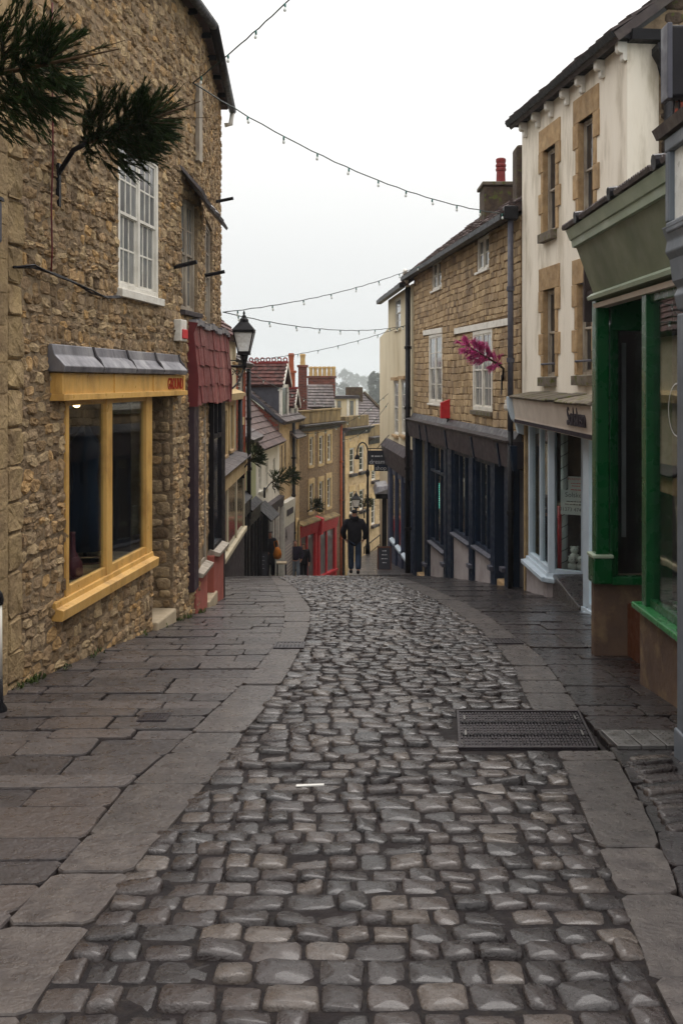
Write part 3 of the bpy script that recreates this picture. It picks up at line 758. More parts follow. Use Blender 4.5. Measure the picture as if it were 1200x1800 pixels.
# ------------------------------------------------------------------ A: rubble stone house with the ochre shop window
A0 = (-3.467 + 0.13143 * 7.36, 7.36)
A1 = facade_u(A0, 350, 0.13143)
A2 = facade_u(A1, 387, -0.05)
fa, fb = Fac(A0, A1), Fac(A1, A2)
ZE = 6.2
hA = thing('stone_house', 'tall rubble stone house with ochre framed shop window and white sash window', 'house', (A0[0], A0[1], gz(7.4)))
W1 = fa.rect(207, 277, 287, 524, 277)
W2 = fa.rect(318, 346, 350, 546, 330)
SH = (fa.S(115), fa.S(265), fa.Z(180, 1015), fa.Z(180, 700), 1.6)
DR = (fa.S(267), fa.S(303), -3.2, fa.Z(285, 697), 0.55)
ZB = -3.4
wa = wall(fa, 0, fa.len, ZB, ZE, [W1, W2, SH, DR], 'mortar', hA, 0.2, o=0.006)
grd = lambda t: gz(fa.P(t, 0).y) - 0.1
masonry(fa, 0.28, fa.len, -1.6, ZE, [W1, W2, SH, (DR[0], fa.len if False else DR[1], -4, DR[3])], (0.05, 0.125), (0.07, 0.21), 'rubble', wa, (0.011, 0.028), limit=300, zbot=grd, jit=0.2, rnd=2.6, rot=0.2, gap=0.004, flat=0.62, rough=0.4, smooth=False, wav=0.03)
W3 = fb.rect(359, 373, 392, 572, 366)
wb = wall(fb, 0, fb.len, -4, ZE, [W3], 'mortar', hA, 0.2, o=0.006)
masonry(fb, 0, fb.len, -0.5, ZE, [W3], (0.05, 0.125), (0.07, 0.21), 'rubble', wb, (0.011, 0.028), limit=0, jit=0.2, rnd=2.6, rot=0.2, gap=0.004, flat=0.62, rough=0.4, smooth=False, wav=0.03)
# quoins at the near corner
z = -1.0; k = 0
while z < ZE:
    h = R.uniform(0.22, 0.36); mb = MB()
    stone(mb, fa.P(0.14, z + h / 2), fa.d, Vector((0, 0, 1)), fa.n, 0.27, h - 0.008, 0.035, 7, 12, jit=0.05, flat=0.85, rough=0.3); mb.build('quoin', 'roughrender', wa)
    z += h
# doorway jamb stones and door
mb = MB(); fa.box(mb, DR[0], DR[1], -3.2, DR[3], -0.62, -0.57); dr = mb.build('door', 'plum', hA)
mb = MB(); mb.lathe(fa.P(DR[0] + 0.12, -0.6, -0.54), [(0.0, 0), (0.03, 0.01), (0.03, 0.05), (0, 0.06)], 8); mb.build('handle', 'castiron', dr)
jf = Fac(fa.P(DR[1], 0, -0.56)[:2], fa.P(DR[1], 0, -0.02)[:2])
masonry(jf, 0, jf.len, -1.6, DR[3] - 0.02, [], (0.1, 0.18), (0.16, 0.34), 'rubble', wa, (0.01, 0.025), limit=60)
mb = MB(); fa.box(mb, DR[0] + 0.02, DR[1] - 0.02, -2.2, gz(11.1) + 0.12, -0.5, 0.06); mb.build('doorstep', 'paleslab', hA, bevel=0.02)
body(fa, 0.0, fa.len, 1.85, ZE - 0.01, 0.24, 5.0, 'darkroom', hA)
body(fa, 0.0, fa.len, ZB, 1.84, 2.0, 5.0, 'darkroom', hA)
body(fb, 0, fb.len, -4, ZE - 0.01, 0.24, 5.0, 'mortar', hA)
mb = MB(); fa.box(mb, SH[0] - 0.3, SH[1] + 0.02, SH[2] - 0.3, SH[2] - 0.02, -1.95, -0.2); mb.build('shop_floor', 'wood', hA)
mb = MB(); fa.box(mb, SH[0] - 0.3, SH[1] + 0.02, SH[3] + 0.05, SH[3] + 0.2, -1.95, -0.2); mb.build('shop_ceiling', 'darkroom', hA)
for t in (SH[0] - 0.3, SH[1] - 0.02):
    mb = MB(); fa.box(mb, t, t + 0.04, SH[2] - 0.02, SH[3] + 0.05, -1.95, -0.22); mb.build('shop_wall', 'darkroom', hA)
# white sashes
window(fa, hA, W1, -0.06, 3, 2, sill=('whitepaint', 0.09, 0.07), lights=2, single=False, frame=0.055, g='paleglass')
window(fa, hA, W2, -0.1, 2, 2, 'oldpaint', sill=('leaddark', 0.07, 0.07), lights=2, frame=0.05, g='paleglass')
window(fb, hA, W3, -0.1, 1, 2, 'oldpaint', sill=('leaddark', 0.07, 0.05), lights=2, frame=0.05)
mb = MB(); s0, s1 = W2[0] - 0.05, W2[1] + 0.5       # sagging lead hood over the second window
for i in range(6):
    a, b = s0 + (s1 - s0) * i / 6, s0 + (s1 - s0) * (i + 1) / 6
    z0 = W2[3] + 0.34 - 0.05 * i - 0.03 * math.sin(i); z1 = W2[3] + 0.34 - 0.05 * (i + 1) - 0.03 * math.sin(i + 1)
    P = fa.P
    mb.hexa([P(a, z0 - 0.32, 0.26), P(b, z1 - 0.3, 0.26), P(b, z1 - 0.02, 0.0), P(a, z0 - 0.02, 0.0), P(a, z0 - 0.29, 0.28), P(b, z1 - 0.27, 0.28), P(b, z1 + 0.02, 0.0), P(a, z0 + 0.02, 0.0)])
mb.build('window_hood', 'lead', hA)
# ochre shop front
YF = 0.03
fr = MB()
s0, s1, z0, z1 = SH[:4]
sm0, sm1 = fa.S(181), fa.S(195)
for a, b in ((s0 - 0.04, s0 + 0.02), (sm0 + 0.03, sm1 - 0.03), (s1 - 0.22, s1 - 0.03)): fa.box(fr, a, b, z0, z1, -0.03, YF)
fa.box(fr, s0 + 0.02, sm0 + 0.03, z0, z0 + 0.09, -0.025, YF - 0.01); fa.box(fr, sm1 - 0.03, s1 - 0.22, z0, z0 + 0.09, -0.025, YF - 0.01)
fa.box(fr, s0 + 0.02, sm0 + 0.03, z1 - 0.05, z1, -0.025, YF - 0.01); fa.box(fr, sm1 - 0.03, s1 - 0.22, z1 - 0.05, z1, -0.025, YF - 0.01)
shopA = fr.build('shop_window', 'yellow', hA, bevel=0.006)
for a, b in ((s0 + 0.02, sm0 + 0.03), (sm1 - 0.03, s1 - 0.22)):
    mb = MB(); fa.box(mb, a - 0.01, b + 0.01, z0 + 0.08, z1 - 0.04, -0.012, -0.005); mb.build('pane', 'glass', shopA)
mb = MB(); fa.prof(mb, fa.S(110, .1), fa.S(279, .1), [(-0.02, z0 - 0.14), (0.1, z0 - 0.14), (0.11, z0 - 0.05), (0.05, z0 - 0.035), (0.042, z0 + 0.012), (-0.02, z0 + 0.012)]); mb.build('sill', 'yellow', shopA, bevel=0.006)
f0, f1 = fa.S(110, .11), fa.S(327, .11)
zf0, zf1 = fa.Z(200, 694, .11), fa.Z(200, 657, .11)
mb = MB(); fa.box(mb, f0, f1, zf0, zf1, -0.01, 0.1)
fa.box(mb, f0 - 0.01, f1 + 0.01, zf0 - 0.035, zf0 + 0.02, -0.01, 0.13)
for u_ in (112, 204, 272, 324): t = fa.S(u_, .11); fa.box(mb, t - 0.03, t + 0.03, zf0 + 0.021, zf1 - 0.002, 0.05, 0.115)
fas = mb.build('fascia', 'yellow', hA, bevel=0.004)
text('GROUND', 'inkbrown', fas, fa.P(fa.S(296, .11), zf0 + 0.04, 0.105), fa.d, (0, 0, 1), 0.18, squeeze=0.74)
lr0, lr1 = fa.S(105, .11), fa.S(323, .11)
n = 4
for i in range(n):                                  # lead sheets with welted joints
    a, b = lr0 + (lr1 - lr0) * i / n, lr0 + (lr1 - lr0) * (i + 1) / n
    mb = MB(); zt = fa.Z(110, 606, 0.02)
    sg = lambda i: 0.015 * math.sin(i * 2.1)
    fa.prof(mb, a + 0.004, b - 0.004, [(0.0, zf1 + 0.01), (0.15, zf1 + 0.005), (0.16, zf1 + 0.055), (0.11, zf1 + 0.11 + sg(i)), (0.07, zt - 0.09), (0.045, zt), (0.0, zt)], 0.3 + 0.4 * (i % 2)); mb.build('lead_sheet', 'lead', fas, smooth=False, bevel=0.008)
    mb = MB(); mb.tube([fa.P(b, zf1 + 0.03, 0.158), fa.P(b, zf1 + 0.12, 0.112), fa.P(b, zt - 0.08, 0.075), fa.P(b, zt, 0.05)], 0.014, 6); mb.build('lead_roll', 'leaddark', fas)
# roof, gutter
ev = lambda f, t, o=0.32, z=ZE: f.P(t, z, o)
rf = MB()
for f, L_ in ((fa, fa.len), (fb, fb.len)):
    f.prof(rf, -0.02 if f is fb else -0.3, L_ + (0.02 if f is fa else 0.25), [(0.1, ZE - 0.05), (0.16, ZE), (-2.6, ZE + 2.6), (-5.2, ZE), (-5.1, ZE - 0.05)])
rfo = rf.build('roof', 'brownslate', hA)
for f, L_ in ((fa, fa.len), (fb, fb.len)):
    mb = MB(); mb.tube([f.P(0 if f is fb else -0.4, ZE - 0.07, 0.19), f.P(L_ + (0 if f is fa else 0.25), ZE - 0.07, 0.19)], 0.06, 10); mb.build('gutter', 'iron', rfo, smooth=True)
    t = 0.3
    while t < L_:
        mb = MB(); f.box(mb, t - 0.015, t + 0.015, ZE - 0.12, ZE - 0.05, 0.0, 0.13); mb.build('gutter_bracket', 'iron', rfo); t += 0.9
mb = MB(); f = fb; mb.tube([f.P(f.len + 0.2, ZE - 0.1, 0.19), f.P(f.len + 0.2, ZE - 0.3, 0.16), f.P(f.len + .2, ZE - .32, .06)], 0.04, 8); mb.build('gutter_outlet', 'whitepaint', rfo, smooth=True)
# vertical timber board and little iron stubs on the wall
mb = MB(); fa.box(mb, fa.S(341), fa.S(347), fa.Z(345, 285), fa.Z(345, 150), 0.02, 0.07); mb.build('wall_board', 'oldpaint', hA)
for f, u_, v_ in ((fa, 305, 470), (fb, 358, 485), (fb, 378, 355)):
    mb = MB(); p = f.P(f.S(u_), f.Z(u_, v_)); mb.tube([p, p + f.n * 0.28 + Vector((0, 0, 0.06))], 0.025, 6); mb.build('iron_stub', 'iron', hA)
# ------------------------------------------------------------------ red shingled shop (lower house end)
S0 = (-1.86, 12.12); S1 = (-1.775, 15.05)
fs = Fac(S0, S1)
hS = thing('shingled_shop', 'dark shopfront under a red shingled canopy with salmon pink plinth', 'shop', (S0[0], S0[1], gz(12.2)))
zs0, zs1 = 1.36, 2.30
fo = Fac((S0[0] + 0.08, S0[1]), (S1[0] + 0.11, S1[1]))
mb = MB(); fs.prof(mb, 0, fs.len, [(-0.3, zs0 + 0.02), (0.07, zs0 + 0.02), (0.03, zs1), (-0.3, zs1 + 0.05)]); can = mb.build('canopy', 'redboard', hS)
for i in range(4):
    za = zs0 - 0.02 + i * (zs1 - zs0) / 4; t = -0.01
    while t < fs.len - 0.02:
        w = R.uniform(0.16, 0.34); b = min(t + w, fs.len + 0.02); q = R.uniform(-0.025, 0.02); q2 = q + R.uniform(-0.012, 0.012); mb = MB()
        P = fs.P; o0 = 0.115 - i * 0.01 + R.uniform(0, 0.015); h = (zs1 - zs0) / 4 + 0.05
        mb.hexa([P(t + .004, za + q, o0 - 0.04), P(b - .004, za + q2, o0 - 0.04), P(b - .004, za + q2, o0), P(t + .004, za + q, o0), P(t + .004, za + h, o0 - 0.055), P(b - .004, za + h, o0 - 0.055), P(b - .004, za + h, o0 - 0.03), P(t + .004, za + h, o0 - 0.03)], R.random())
        mb.build('shingle', 'shingle', can); t = b
for t in (0.0, fs.len):
    mb = MB(); fs.prof(mb, t - 0.03, t, [(-0.1, zs0 - 0.05), (0.12, zs0 - 0.05), (0.13, zs0 + 0.3), (0.07, zs1 - 0.1), (0.12, zs1 + 0.03), (-0.1, zs1 + 0.06)]); mb.build('end_board', 'redboard', can)
mb = MB(0.8)
for i in range(14):
    t = fs.len * i / 14; fs.box(mb, t, t + fs.len / 14, zs1 + 0.0 + 0.02 * math.sin(i * 1.3), zs1 + 0.07 + 0.025 * math.sin(i * 1.3), -0.12, 0.1)
mb.build('lead_flashing', 'lead', can)
zb = gz(15.2) - 0.4
def S_(u): return fs.S(u)
hS_ = MB()
fs.box(hS_, 0, S_(340), fs.Z(333, 1040), zs0 + 0.03, -0.3, 0.07); hS_.build('corner_board', 'plum', hS, bevel=0.008)
zA, zBb = fs.Z(350, 993), fs.Z(380, 958)
for (ua, ub, zc) in ((341, 358, zA), (372, 387, zBb)):
    a, b = S_(ua), S_(ub); mb = MB()
    for q in (a, b - 0.05): fs.box(mb, q, q + 0.05, zc, zs0 + 0.03, -0.04, 0.03)
    zt = zs0 - 0.52
    fs.box(mb, a + 0.05, b - 0.05, zt - 0.03, zt + 0.03, -0.04, 0.03); fs.box(mb, a + 0.05, b - 0.05, zc, zc + 0.05, -0.04, 0.03)
    m_ = (a + b) / 2; fs.box(mb, m_ - 0.02, m_ + 0.02, zt + 0.03, zs0 + 0.03, -0.03, 0.025)
    w = mb.build('window', 'blackpaint' if ua > 350 else 'oldpaint', hS)
    mb = MB(); fs.box(mb, a + 0.03, b - 0.03, zc + 0.03, zs0 + 0.02, -0.01, 0.0); mb.build('pane', 'darkglass', w)
    mb = MB(); fs.prof(mb, a - 0.04, b + 0.06, [(-0.1, zc - 0.07), (0.12, zc - 0.09), (0.13, zc - 0.04), (-0.02, zc + 0.01)]); mb.build('sill', 'oldpaint', w, bevel=0.005)
    mb = MB(); fs.box(mb, a - 0.1, b + 0.02, zb, zc - 0.07, -0.3, 0.05); mb.build('plinth', 'pink', hS, bevel=0.01)
mb = MB(); fs.box(mb, S_(359), S_(371.5), zb, zs0 + 0.03, -0.3, -0.06); mb.build('pilaster', 'blackpaint', hS)
mb = MB(); fs.box(mb, S_(357.5), S_(373), zb, gz(13.7) + 0.15, -0.25, 0.08); mb.build('doorstep', 'paleslab', hS, bevel=0.015)
mb = MB(); fs.box(mb, S_(387.2), fs.len, zb, zs0, -0.3, 0.02); mb.build('end_post', 'blackpaint', hS)
body(fs, 0, fs.len, zb, zs1, 0.31, 0.7, 'mortar', hS)
# ------------------------------------------------------------------ next house towards the camera (only its edge shows)
hN = thing('ashlar_house', 'tan stone house at the picture edge beside the rubble house', 'house', (-2.6, 6.9, gz(7)))
fn = Fac((-2.6 - 0.1, 4.2), (A0[0] + 0.045, 7.33))
wn_ = wall(fn, 0, fn.len, -1.2, 6.5, [], 'roughrender', hN, 0.2)
z = -0.9
while z < 6.3:
    h = R.uniform(0.2, 0.34); t = fn.len; 
    while t > 0.1:
        w = R.uniform(0.3, 0.6); mb = MB(); stone(mb, fn.P(t - w / 2, z + h / 2), fn.d, Vector((0, 0, 1)), fn.n, w - 0.006, h - 0.006, 0.006, 10, 12, jit=0.012, flat=0.94); mb.build('ashlar_block', 'roughrender', wn_); t -= w
    z += h
body(fn, 0, fn.len, -1.2, 6.4, 0.24, 4, 'roughrender', hN)
# ------------------------------------------------------------------ B: brown squared-stone house with the navy shopfront
B0 = ((914 - CX) / F * 17.2, 17.2)
B1 = facade_u(B0, 727, -0.103)
fB = Fac(B0, B1).flip()
hB = thing('brown_stone_house', 'brown squared stone house with white sashes above a navy blue shopfront', 'house', (B0[0], B0[1], gz(17.2)))
ZEB = 4.5
u1 = fB.rect(759, 775, 458, 508); u2 = fB.rect(838, 859, 415, 474)
w1 = fB.rect(754, 777, 587, 709); w2 = fB.rect(831, 865, 580, 722)
zl = 0.62
wB = wall(fB, 0, fB.len, zl - 0.4, ZEB, [u1, u2, w1, w2], 'squaremortar', hB, 0.18, o=-0.01)
lint = [(fB.S(778), fB.S(745), w1[3] + 0.0, w1[3] + 0.17), (fB.S(898), fB.S(800), w2[3] - 0.0, w2[3] + 0.17)]
masonry(fB, 0, fB.len, zl - 0.2, ZEB, [u1, u2, w1, w2] + lint, (0.105, 0.17), (0.14, 0.32), 'squared', wB, (0.004, 0.015), gap=0.008, rnd=6.0, limit=300, jit=0.07, wav=0.014, flat=0.84, rough=0.35, smooth=False, rot=0.03)
for l in lint:
    mb = MB(); n = 2; a, b = l[0], l[1]
    fB.slant(mb, a, b, l[2] - 0.015, l[2] + 0.03, 0.13, -0.02, 0.035); mb.build('lintel', 'whitepaint', hB, bevel=0.006)
for r, li in ((u1, 2), (u2, 2)): window(fB, hB, r, -0.08, 1, 2, sashes=False, lights=li, sill=('whitepaint', 0.06, 0.05), g='paleglass')
window(fB, hB, w1, -0.06, 1, 2, lights=2, sill=('whitepaint', 0.06, 0.05), g='paleglass', frame=0.07)
window(fB, hB, w2, -0.06, 2, 2, lights=2, sill=('mossy', 0.09, 0.06), g='paleglass', frame=0.08)
body(fB, 0, fB.len, zl - 0.4, ZEB - 0.01, 0.21, 5.5, 'squaremortar', hB)
body(fB, 0, fB.len, -4.6, zl - 0.41, 1.6, 5.5, 'darkroom', hB)
P = fB.P
dk = roof([P(-0.02, ZEB, 0.3), P(fB.len + 0.1, ZEB, 0.3), P(fB.len + 0.1, ZEB + 2.3, -2.7), P(-0.02, ZEB + 2.3, -2.7)], hB, 'brownslate', 13, 34, limit=0, thick=0.035, jit=0.02)
mb = MB(); fB.prof(mb, -0.02, fB.len + 0.1, [(-2.7, ZEB + 2.28), (-5.7, ZEB), (-5.6, ZEB - 0.1), (-2.7, ZEB + 2.1)]); mb.build('rear_roof', 'brownslate', hB)
mb = MB(); fB.prof(mb, fB.len - 0.02, fB.len + 0.0, [(0.0, ZEB - 0.01), (-2.7, ZEB + 2.15), (-5.5, ZEB - 0.01)]); mb.build('gable', 'squared', hB)
mb = MB(); fB.prof(mb, 0.0, fB.len + 0.1, [(0.2, ZEB - 0.09), (0.36, ZEB - 0.09), (0.36, ZEB + 0.01), (0.28, ZEB + 0.0)]); mb.build('gutter', 'iron', dk)
mb = MB(); mb.box(3.08, 3.74, 21.5, 22.3, ZEB + 0.2, 5.85); ch = mb.build('chimney', 'darkstone', dk, bevel=0.04)
mb = MB(); mb.box(3.03, 3.79, 21.45, 22.35, 5.85, 5.93); mb.build('chimney_cap', 'mossy', ch, bevel=0.02)
mb = MB(); mb.lathe((3.5, 21.9, 5.93), [(0.105, 0), (0.095, 0.3), (0.115, 0.32), (0.115, 0.36), (0.095, 0.38), (0.115, 0.41), (0.115, 0.45), (0.095, 0.47), (0.11, 0.52), (0.11, 0.57), (0.085, 0.59)], 14); mb.build('chimney_pot', 'redclay', ch)
mb = MB(); mb.box(3.2, 3.5, 18.2, 18.7, 4.7, 5.95); mb.build('chimney', 'darkstone', dk, bevel=0.05)
# navy shopfront
zfb, zft = 0.10, 0.57
mb = MB(); fB.prof(mb, -0.02, fB.len, [(-0.1, zfb), (0.14, zfb), (0.2, zft - 0.06), (0.2, zft), (-0.1, zft)]); fa_b = mb.build('fascia', 'fasciadark', hB)
for u_ in (739, 751, 785, 832, 878, 902):
    t = fB.S(u_, .15); mb = MB(); fB.prof(mb, t - 0.05, t + 0.05, [(0.1, zfb - 0.02), (0.165, zfb - 0.02), (0.225, zft - 0.06), (0.1, zft - 0.06)]); mb.build('fascia_rib', 'navy', fa_b)
mb = MB(); n = 7
t = -0.02
while t < fB.len:
    w = min(R.uniform(1.2, 1.7), fB.len - t); fB.prof(mb, t + .003, t + w - .003, [(-0.02, zft - 0.01), (0.26, zft - 0.01), (0.27, zft + 0.02), (0.1, zft + 0.05), (0.05, zft + 0.13), (0.02, zft + 0.17), (-0.02, zft + 0.17)], R.random())
    o = mb.build('lead_sheet', 'leaddark', fa_b); mb = MB(); t += w
def nav(ua, ub, z0, z1, o0, o1, name='pilaster', m='navy', par=hB, bev=0.006):
    b = MB(); a_, b_ = sorted((fB.S(ua), fB.S(ub))); fB.box(b, a_, b_, z0, z1, o0, o1); return b.build(name, m, par, bevel=bev)
gB = lambda u_: gz(fB.Y(u_)) - 0.15
for ua, ub in ((731, 735.5), (752, 758), (786, 791), (793, 800), (831, 838), (870, 878)): nav(ua, ub, gB(ua) - 0.3, zfb + 0.02, -0.1, 0.10)
for u_ in (754, 787, 835, 873, 895): nav(u_ - 2.5, u_ + 2.5, gB(u_) + 0.42, gB(u_) + 0.5, 0.05, 0.17, 'pilaster_base', 'pipegrey')
nav(893, 898, gB(893) - 0.3, zfb + 0.02, -0.1, 0.08, 'door_post'); nav(898, 903, gB(900) - 0.3, zfb + 0.02, -0.1, 0.1, 'pilaster', 'navy')
for (ua, ub, va, um) in ((759, 786, 957, 770), (800, 831, 944, 815), (838, 870, 967, 854)):
    zc = fB.Z(um, va); b = MB(); a_, b_ = sorted((fB.S(ua), fB.S(ub)))
    fB.box(b, a_, a_ + 0.09, zc, zfb + 0.02, -0.05, 0.05); fB.box(b, b_ - 0.09, b_, zc, zfb + 0.02, -0.05, 0.05)
    fB.box(b, a_ + 0.09, b_ - 0.09, zc, zc + 0.07, -0.045, 0.045); fB.box(b, a_ + 0.09, b_ - 0.09, zfb - 0.1, zfb + 0.02, -0.045, 0.045)
    for k in (1, 2): t = a_ + (b_ - a_) * k / 3; fB.box(b, t - 0.04, t + 0.04, zc + 0.07, zfb - 0.1, -0.04, 0.04)
    if ua < 790: fB.box(b, a_ + 0.09, b_ - 0.09, zfb - 0.72, zfb - 0.66, -0.03, 0.055)
    w = b.build('shop_window', 'navy', hB)
    for k in range(3):
        g = MB(); fB.box(g, a_ + (b_ - a_) * k / 3 + 0.03, a_ + (b_ - a_) * (k + 1) / 3 - 0.03, zc + 0.05, zfb - 0.05, -0.01, 0.0); g.build('pane', 'glass', w)
    b = MB(); fB.prof(b, a_ - 0.02, b_ + 0.02, [(-0.1, zc - 0.08), (0.13, zc - 0.08), (0.14, zc - 0.03), (-0.02, zc + 0.01)]); b.build('sill', 'pipegrey', w, bevel=0.005)
    b = MB(); fB.box(b, a_, b_, gB(um) - 0.5, zc - 0.08, -0.1, 0.04); b.build('stall_riser', 'lilac', hB)
for ua, ub in ((735.5, 752), (878, 893)):
    d = nav(ua, ub, gB(ua) - 0.2, zfb - 0.5, -0.32, -0.26, 'door', 'navy', hB)
    b = MB(); a_, b_ = sorted((fB.S(ua), fB.S(ub))); fB.box(b, a_ + 0.12, b_ - 0.12, gB(ua) + 0.9, zfb - 0.65, -0.262, -0.25); b.build('pane', 'darkglass', d)
    b = MB(); fB.box(b, a_ + 0.05, a_ + 0.09, gB(ua) + 1.05, gB(ua) + 1.2, -0.26, -0.2); b.build('handle', 'castiron', d)
    b = MB(); fB.box(b, a_, b_, gB(ua) - 0.4, gB(ua) + 0.27, -0.3, 0.06); b.build('doorstep', 'surround', hB, bevel=0.02)
    b = MB(); fB.box(b, a_, b_, zfb - 0.5, zfb + 0.02, -0.3, -0.27); b.build('fanlight', 'darkglass', hB)
nav(893.2, 898, gB(893), zfb - 0.0, -0.3, -0.12, 'door_jamb', 'lilac')
pp = fB.P(0.02, 0, 0.17)
pipe(hB, [(pp.x, pp.y, ZEB - 0.05), (pp.x, pp.y, 0.75)], 0.05, 'pipegrey'); pipe(hB, [(pp.x, pp.y, 0.75), (pp.x, pp.y, gz(17.2) - 0.1)], 0.05, 'iron')
mb = MB(); mb.box(pp.x - 0.12, pp.x + 0.12, pp.y - 0.1, pp.y + 0.1, ZEB - 0.1, ZEB + 0.14); mb.build('rainwater_head', 'iron', hB, bevel=0.02)
# ------------------------------------------------------------------ C: cream house with the slate-blue shop
C0 = (B1[0] - 0.04, B1[1] + 0.02); C1 = facade_u(C0, 682, -0.07)
fC = Fac(C0, C1).flip()
hC = thing('cream_house', 'narrow cream painted house with a slate blue shop, beyond the brown stone house', 'house', (C0[0], C0[1], gz(28)))
cu = fC.rect(694, 704, 523, 578); c1 = fC.rect(692, 699.5, 670, 764); c2 = fC.rect(705, 714, 668, 765)
ZEC = fC.Z(715, 505)
wall(fC, 0, fC.len, -0.7, ZEC, [cu, c1, c2], 'creamwall', hC, 0.16)
window(fC, hC, cu, -0.08, 1, 2, sill=('creamwall', 0.07, 0.06), g='paleglass')
for c in (c1, c2):
    window(fC, hC, c, -0.08, 1, 2, sill=('surround', 0.09, 0.08), g='paleglass')
    mb = MB(); fC.box(mb, c[0] - 0.1, c[1] + 0.1, c[3] + 0.02, c[3] + 0.12, -0.05, 0.1); mb.build('drip_mould', 'surround', hC)
body(fC, 0, fC.len, -7, ZEC - 0.01, 0.2, 5, 'creamwall', hC)
P = fC.P
dk = roof([P(-0.1, ZEC, 0.3), P(fC.len + 0.2, ZEC, 0.3), P(fC.len + 0.2, ZEC + 1.9, -2.4), P(-0.1, ZEC + 1.9, -2.4)], hC, 'brownslate', 10, 16, thick=0.035, jit=0.02)
mb = MB(); fC.prof(mb, -0.1, fC.len + 0.2, [(0.22, ZEC - 0.12), (0.38, ZEC - 0.12), (0.38, ZEC), (0.22, ZEC)]); mb.build('gutter', 'iron', dk)
zc0, zc1 = fC.Z(705, 832), fC.Z(705, 795)
mb = MB(); fC.prof(mb, 0.0, fC.len + 0.1, [(-0.1, zc0), (0.1, zc0), (0.24, zc1), (0.1, zc1 + 0.22), (-0.1, zc1 + 0.24)]); mb.build('fascia', 'fasciadark', hC)
mb = MB(); fC.box(mb, 0.05, fC.len, -7, zc0, -0.19, 0.02); sf = mb.build('shopfront', 'bluegrey', hC)
for k in range(4):
    t = 0.25 + k * fC.len / 4; mb = MB(); fC.box(mb, t, t + 0.12, -7, zc0, 0.02, 0.09); mb.build('pilaster', 'bluegrey', sf, bevel=0.01)
    if k < 3:
        a_, b_ = t + 0.25, t + fC.len / 4 - 0.1
        mb = MB(); fC.box(mb, a_, b_, -3.4, zc0 - 0.2, 0.02, 0.03); mb.build('pane', 'darkglass', sf)
        mb = MB(); fC.prof(mb, a_, b_, [(0.02, -3.5), (0.12, -3.52), (0.12, -3.46), (0.02, -3.4)]); mb.build('sill', 'paleblue', sf)
        mb = MB(); fC.box(mb, a_ + 0.1, b_ - 0.1, -4.5, -3.75, 0.021, 0.045); mb.build('panel', 'bluegrey', sf, bevel=0.01)
p = fC.P(0.05, 0, 0.12)
pipe(hC, [(p.x, p.y, ZEC - 0.1), (p.x, p.y, gz(28) - 0.3)], 0.075, 'iron')
mb = MB(); mb.tube([fC.P(0.05, ZEC - 0.1, 0.12), fC.P(-0.25, ZEC + 0.25, 0.25), fC.P(-0.4, ZEC + 0.32, 0.25)], 0.06, 8); mb.build('swan_neck', 'whitepaint', hC, smooth=True)
# ------------------------------------------------------------------ D: cream rendered house with stone window surrounds
D0 = (B0[0] + 0.02, B0[1] - 0.05); D1 = facade_u(D0, 1101, -0.134)
fD = Fac(D1, D0).flip().flip()                      # from the near corner to the far one
fD.n = Vector((-abs(fD.d.y), fD.d.x if fD.d.y > 0 else -fD.d.x, 0))
hD = thing('cream_rendered_house', 'tall cream rendered house with tan stone window surrounds and white eave corbels', 'house', (D1[0], D1[1], gz(13)))
d1 = fD.rect(955, 977, 259, 407, 966); d2 = fD.rect(1017, 1043, 207, 387, 1030)
d3 = fD.rect(955, 976, 508, 662, 966); d4 = fD.rect(1015, 1041, 496, 659, 1028)
ZED = fD.Z(1000, 152)
wD = wall(fD, 0, fD.len, 1.25, ZED, [d1, d2, d3, d4], 'whitewash', hD, 0.16)
for r in (d1, d2, d3, d4):
    a, b, c, d = r; q = 0.13; h = 0.36
    def sb(s0, s1, z0, z1, o1=0.022):
        mb = MB(R.random()); fD.box(mb, s0, s1, z0, z1, -0.15, o1); mb.build('surround_block', 'surround', wD, bevel=0.006)
    sb(a - q * 1.5, b + q * 1.5, d, d + h)
    n = 4; hh = (d - c) / n
    for k in range(n):
        e_ = q * (1.6 if k % 2 else 0.8)
        for s0, s1 in ((a - e_, a + 0.0), (b, b + e_)):
            mb = MB(R.random()); fD.box(mb, s0, s1, c + k * hh + 0.004, c + (k + 1) * hh - 0.004, -0.1, 0.02 + 0.004 * (k % 2)); mb.build('surround_block', 'surround', wD, bevel=0.006)
    for s0, s1 in ((a, a + 0.012), (b - 0.012, b)):
        mb = MB(0.3); fD.box(mb, s0, s1, c, d - 0.003, -0.1, 0.005); mb.build('reveal_stone', 'surround', wD)
    window(fD, hD, (a + 0.02, b - 0.02, c, d), -0.13, 1, 1, 'oldpaint', sill=('mossy', 0.15, 0.1), frame=0.045)
for r in (d3, d4):
    mb = MB(); z = r[2] + 0.2; mb.tube([fD.P(r[0] - 0.02, z, 0.03), fD.P(r[1] + 0.02, z, 0.03)], 0.018, 6); mb.build('guard_bar', 'pipegrey', hD)
body(fD, 0, fD.len, 1.25, ZED - 0.01, 0.28, 6, 'darkroom', hD)
body(fD, 0, fD.len, -3.5, 1.24, 1.7, 6, 'darkroom', hD)
mb = MB(); fD.box(mb, 0, fD.len, 1.1, 1.24, -1.69, 0.0); mb.build('bressummer', 'whitewash', hD)
P = fD.P
dk = roof([P(-0.15, ZED + 0.03, 0.24), P(fD.len + 0.1, ZED + 0.03, 0.24), P(fD.len + 0.1, ZED + 2.4, -2.9), P(-0.15, ZED + 2.4, -2.9)], hD, 'slate', 12, 18, thick=0.04, jit=0.02)
mb = MB(); fD.prof(mb, -0.15, fD.len + 0.1, [(-2.9, ZED + 2.38), (-6.2, ZED), (-6.1, ZED - 0.1), (-2.9, ZED + 2.2)]); mb.build('rear_roof', 'slate', hD)
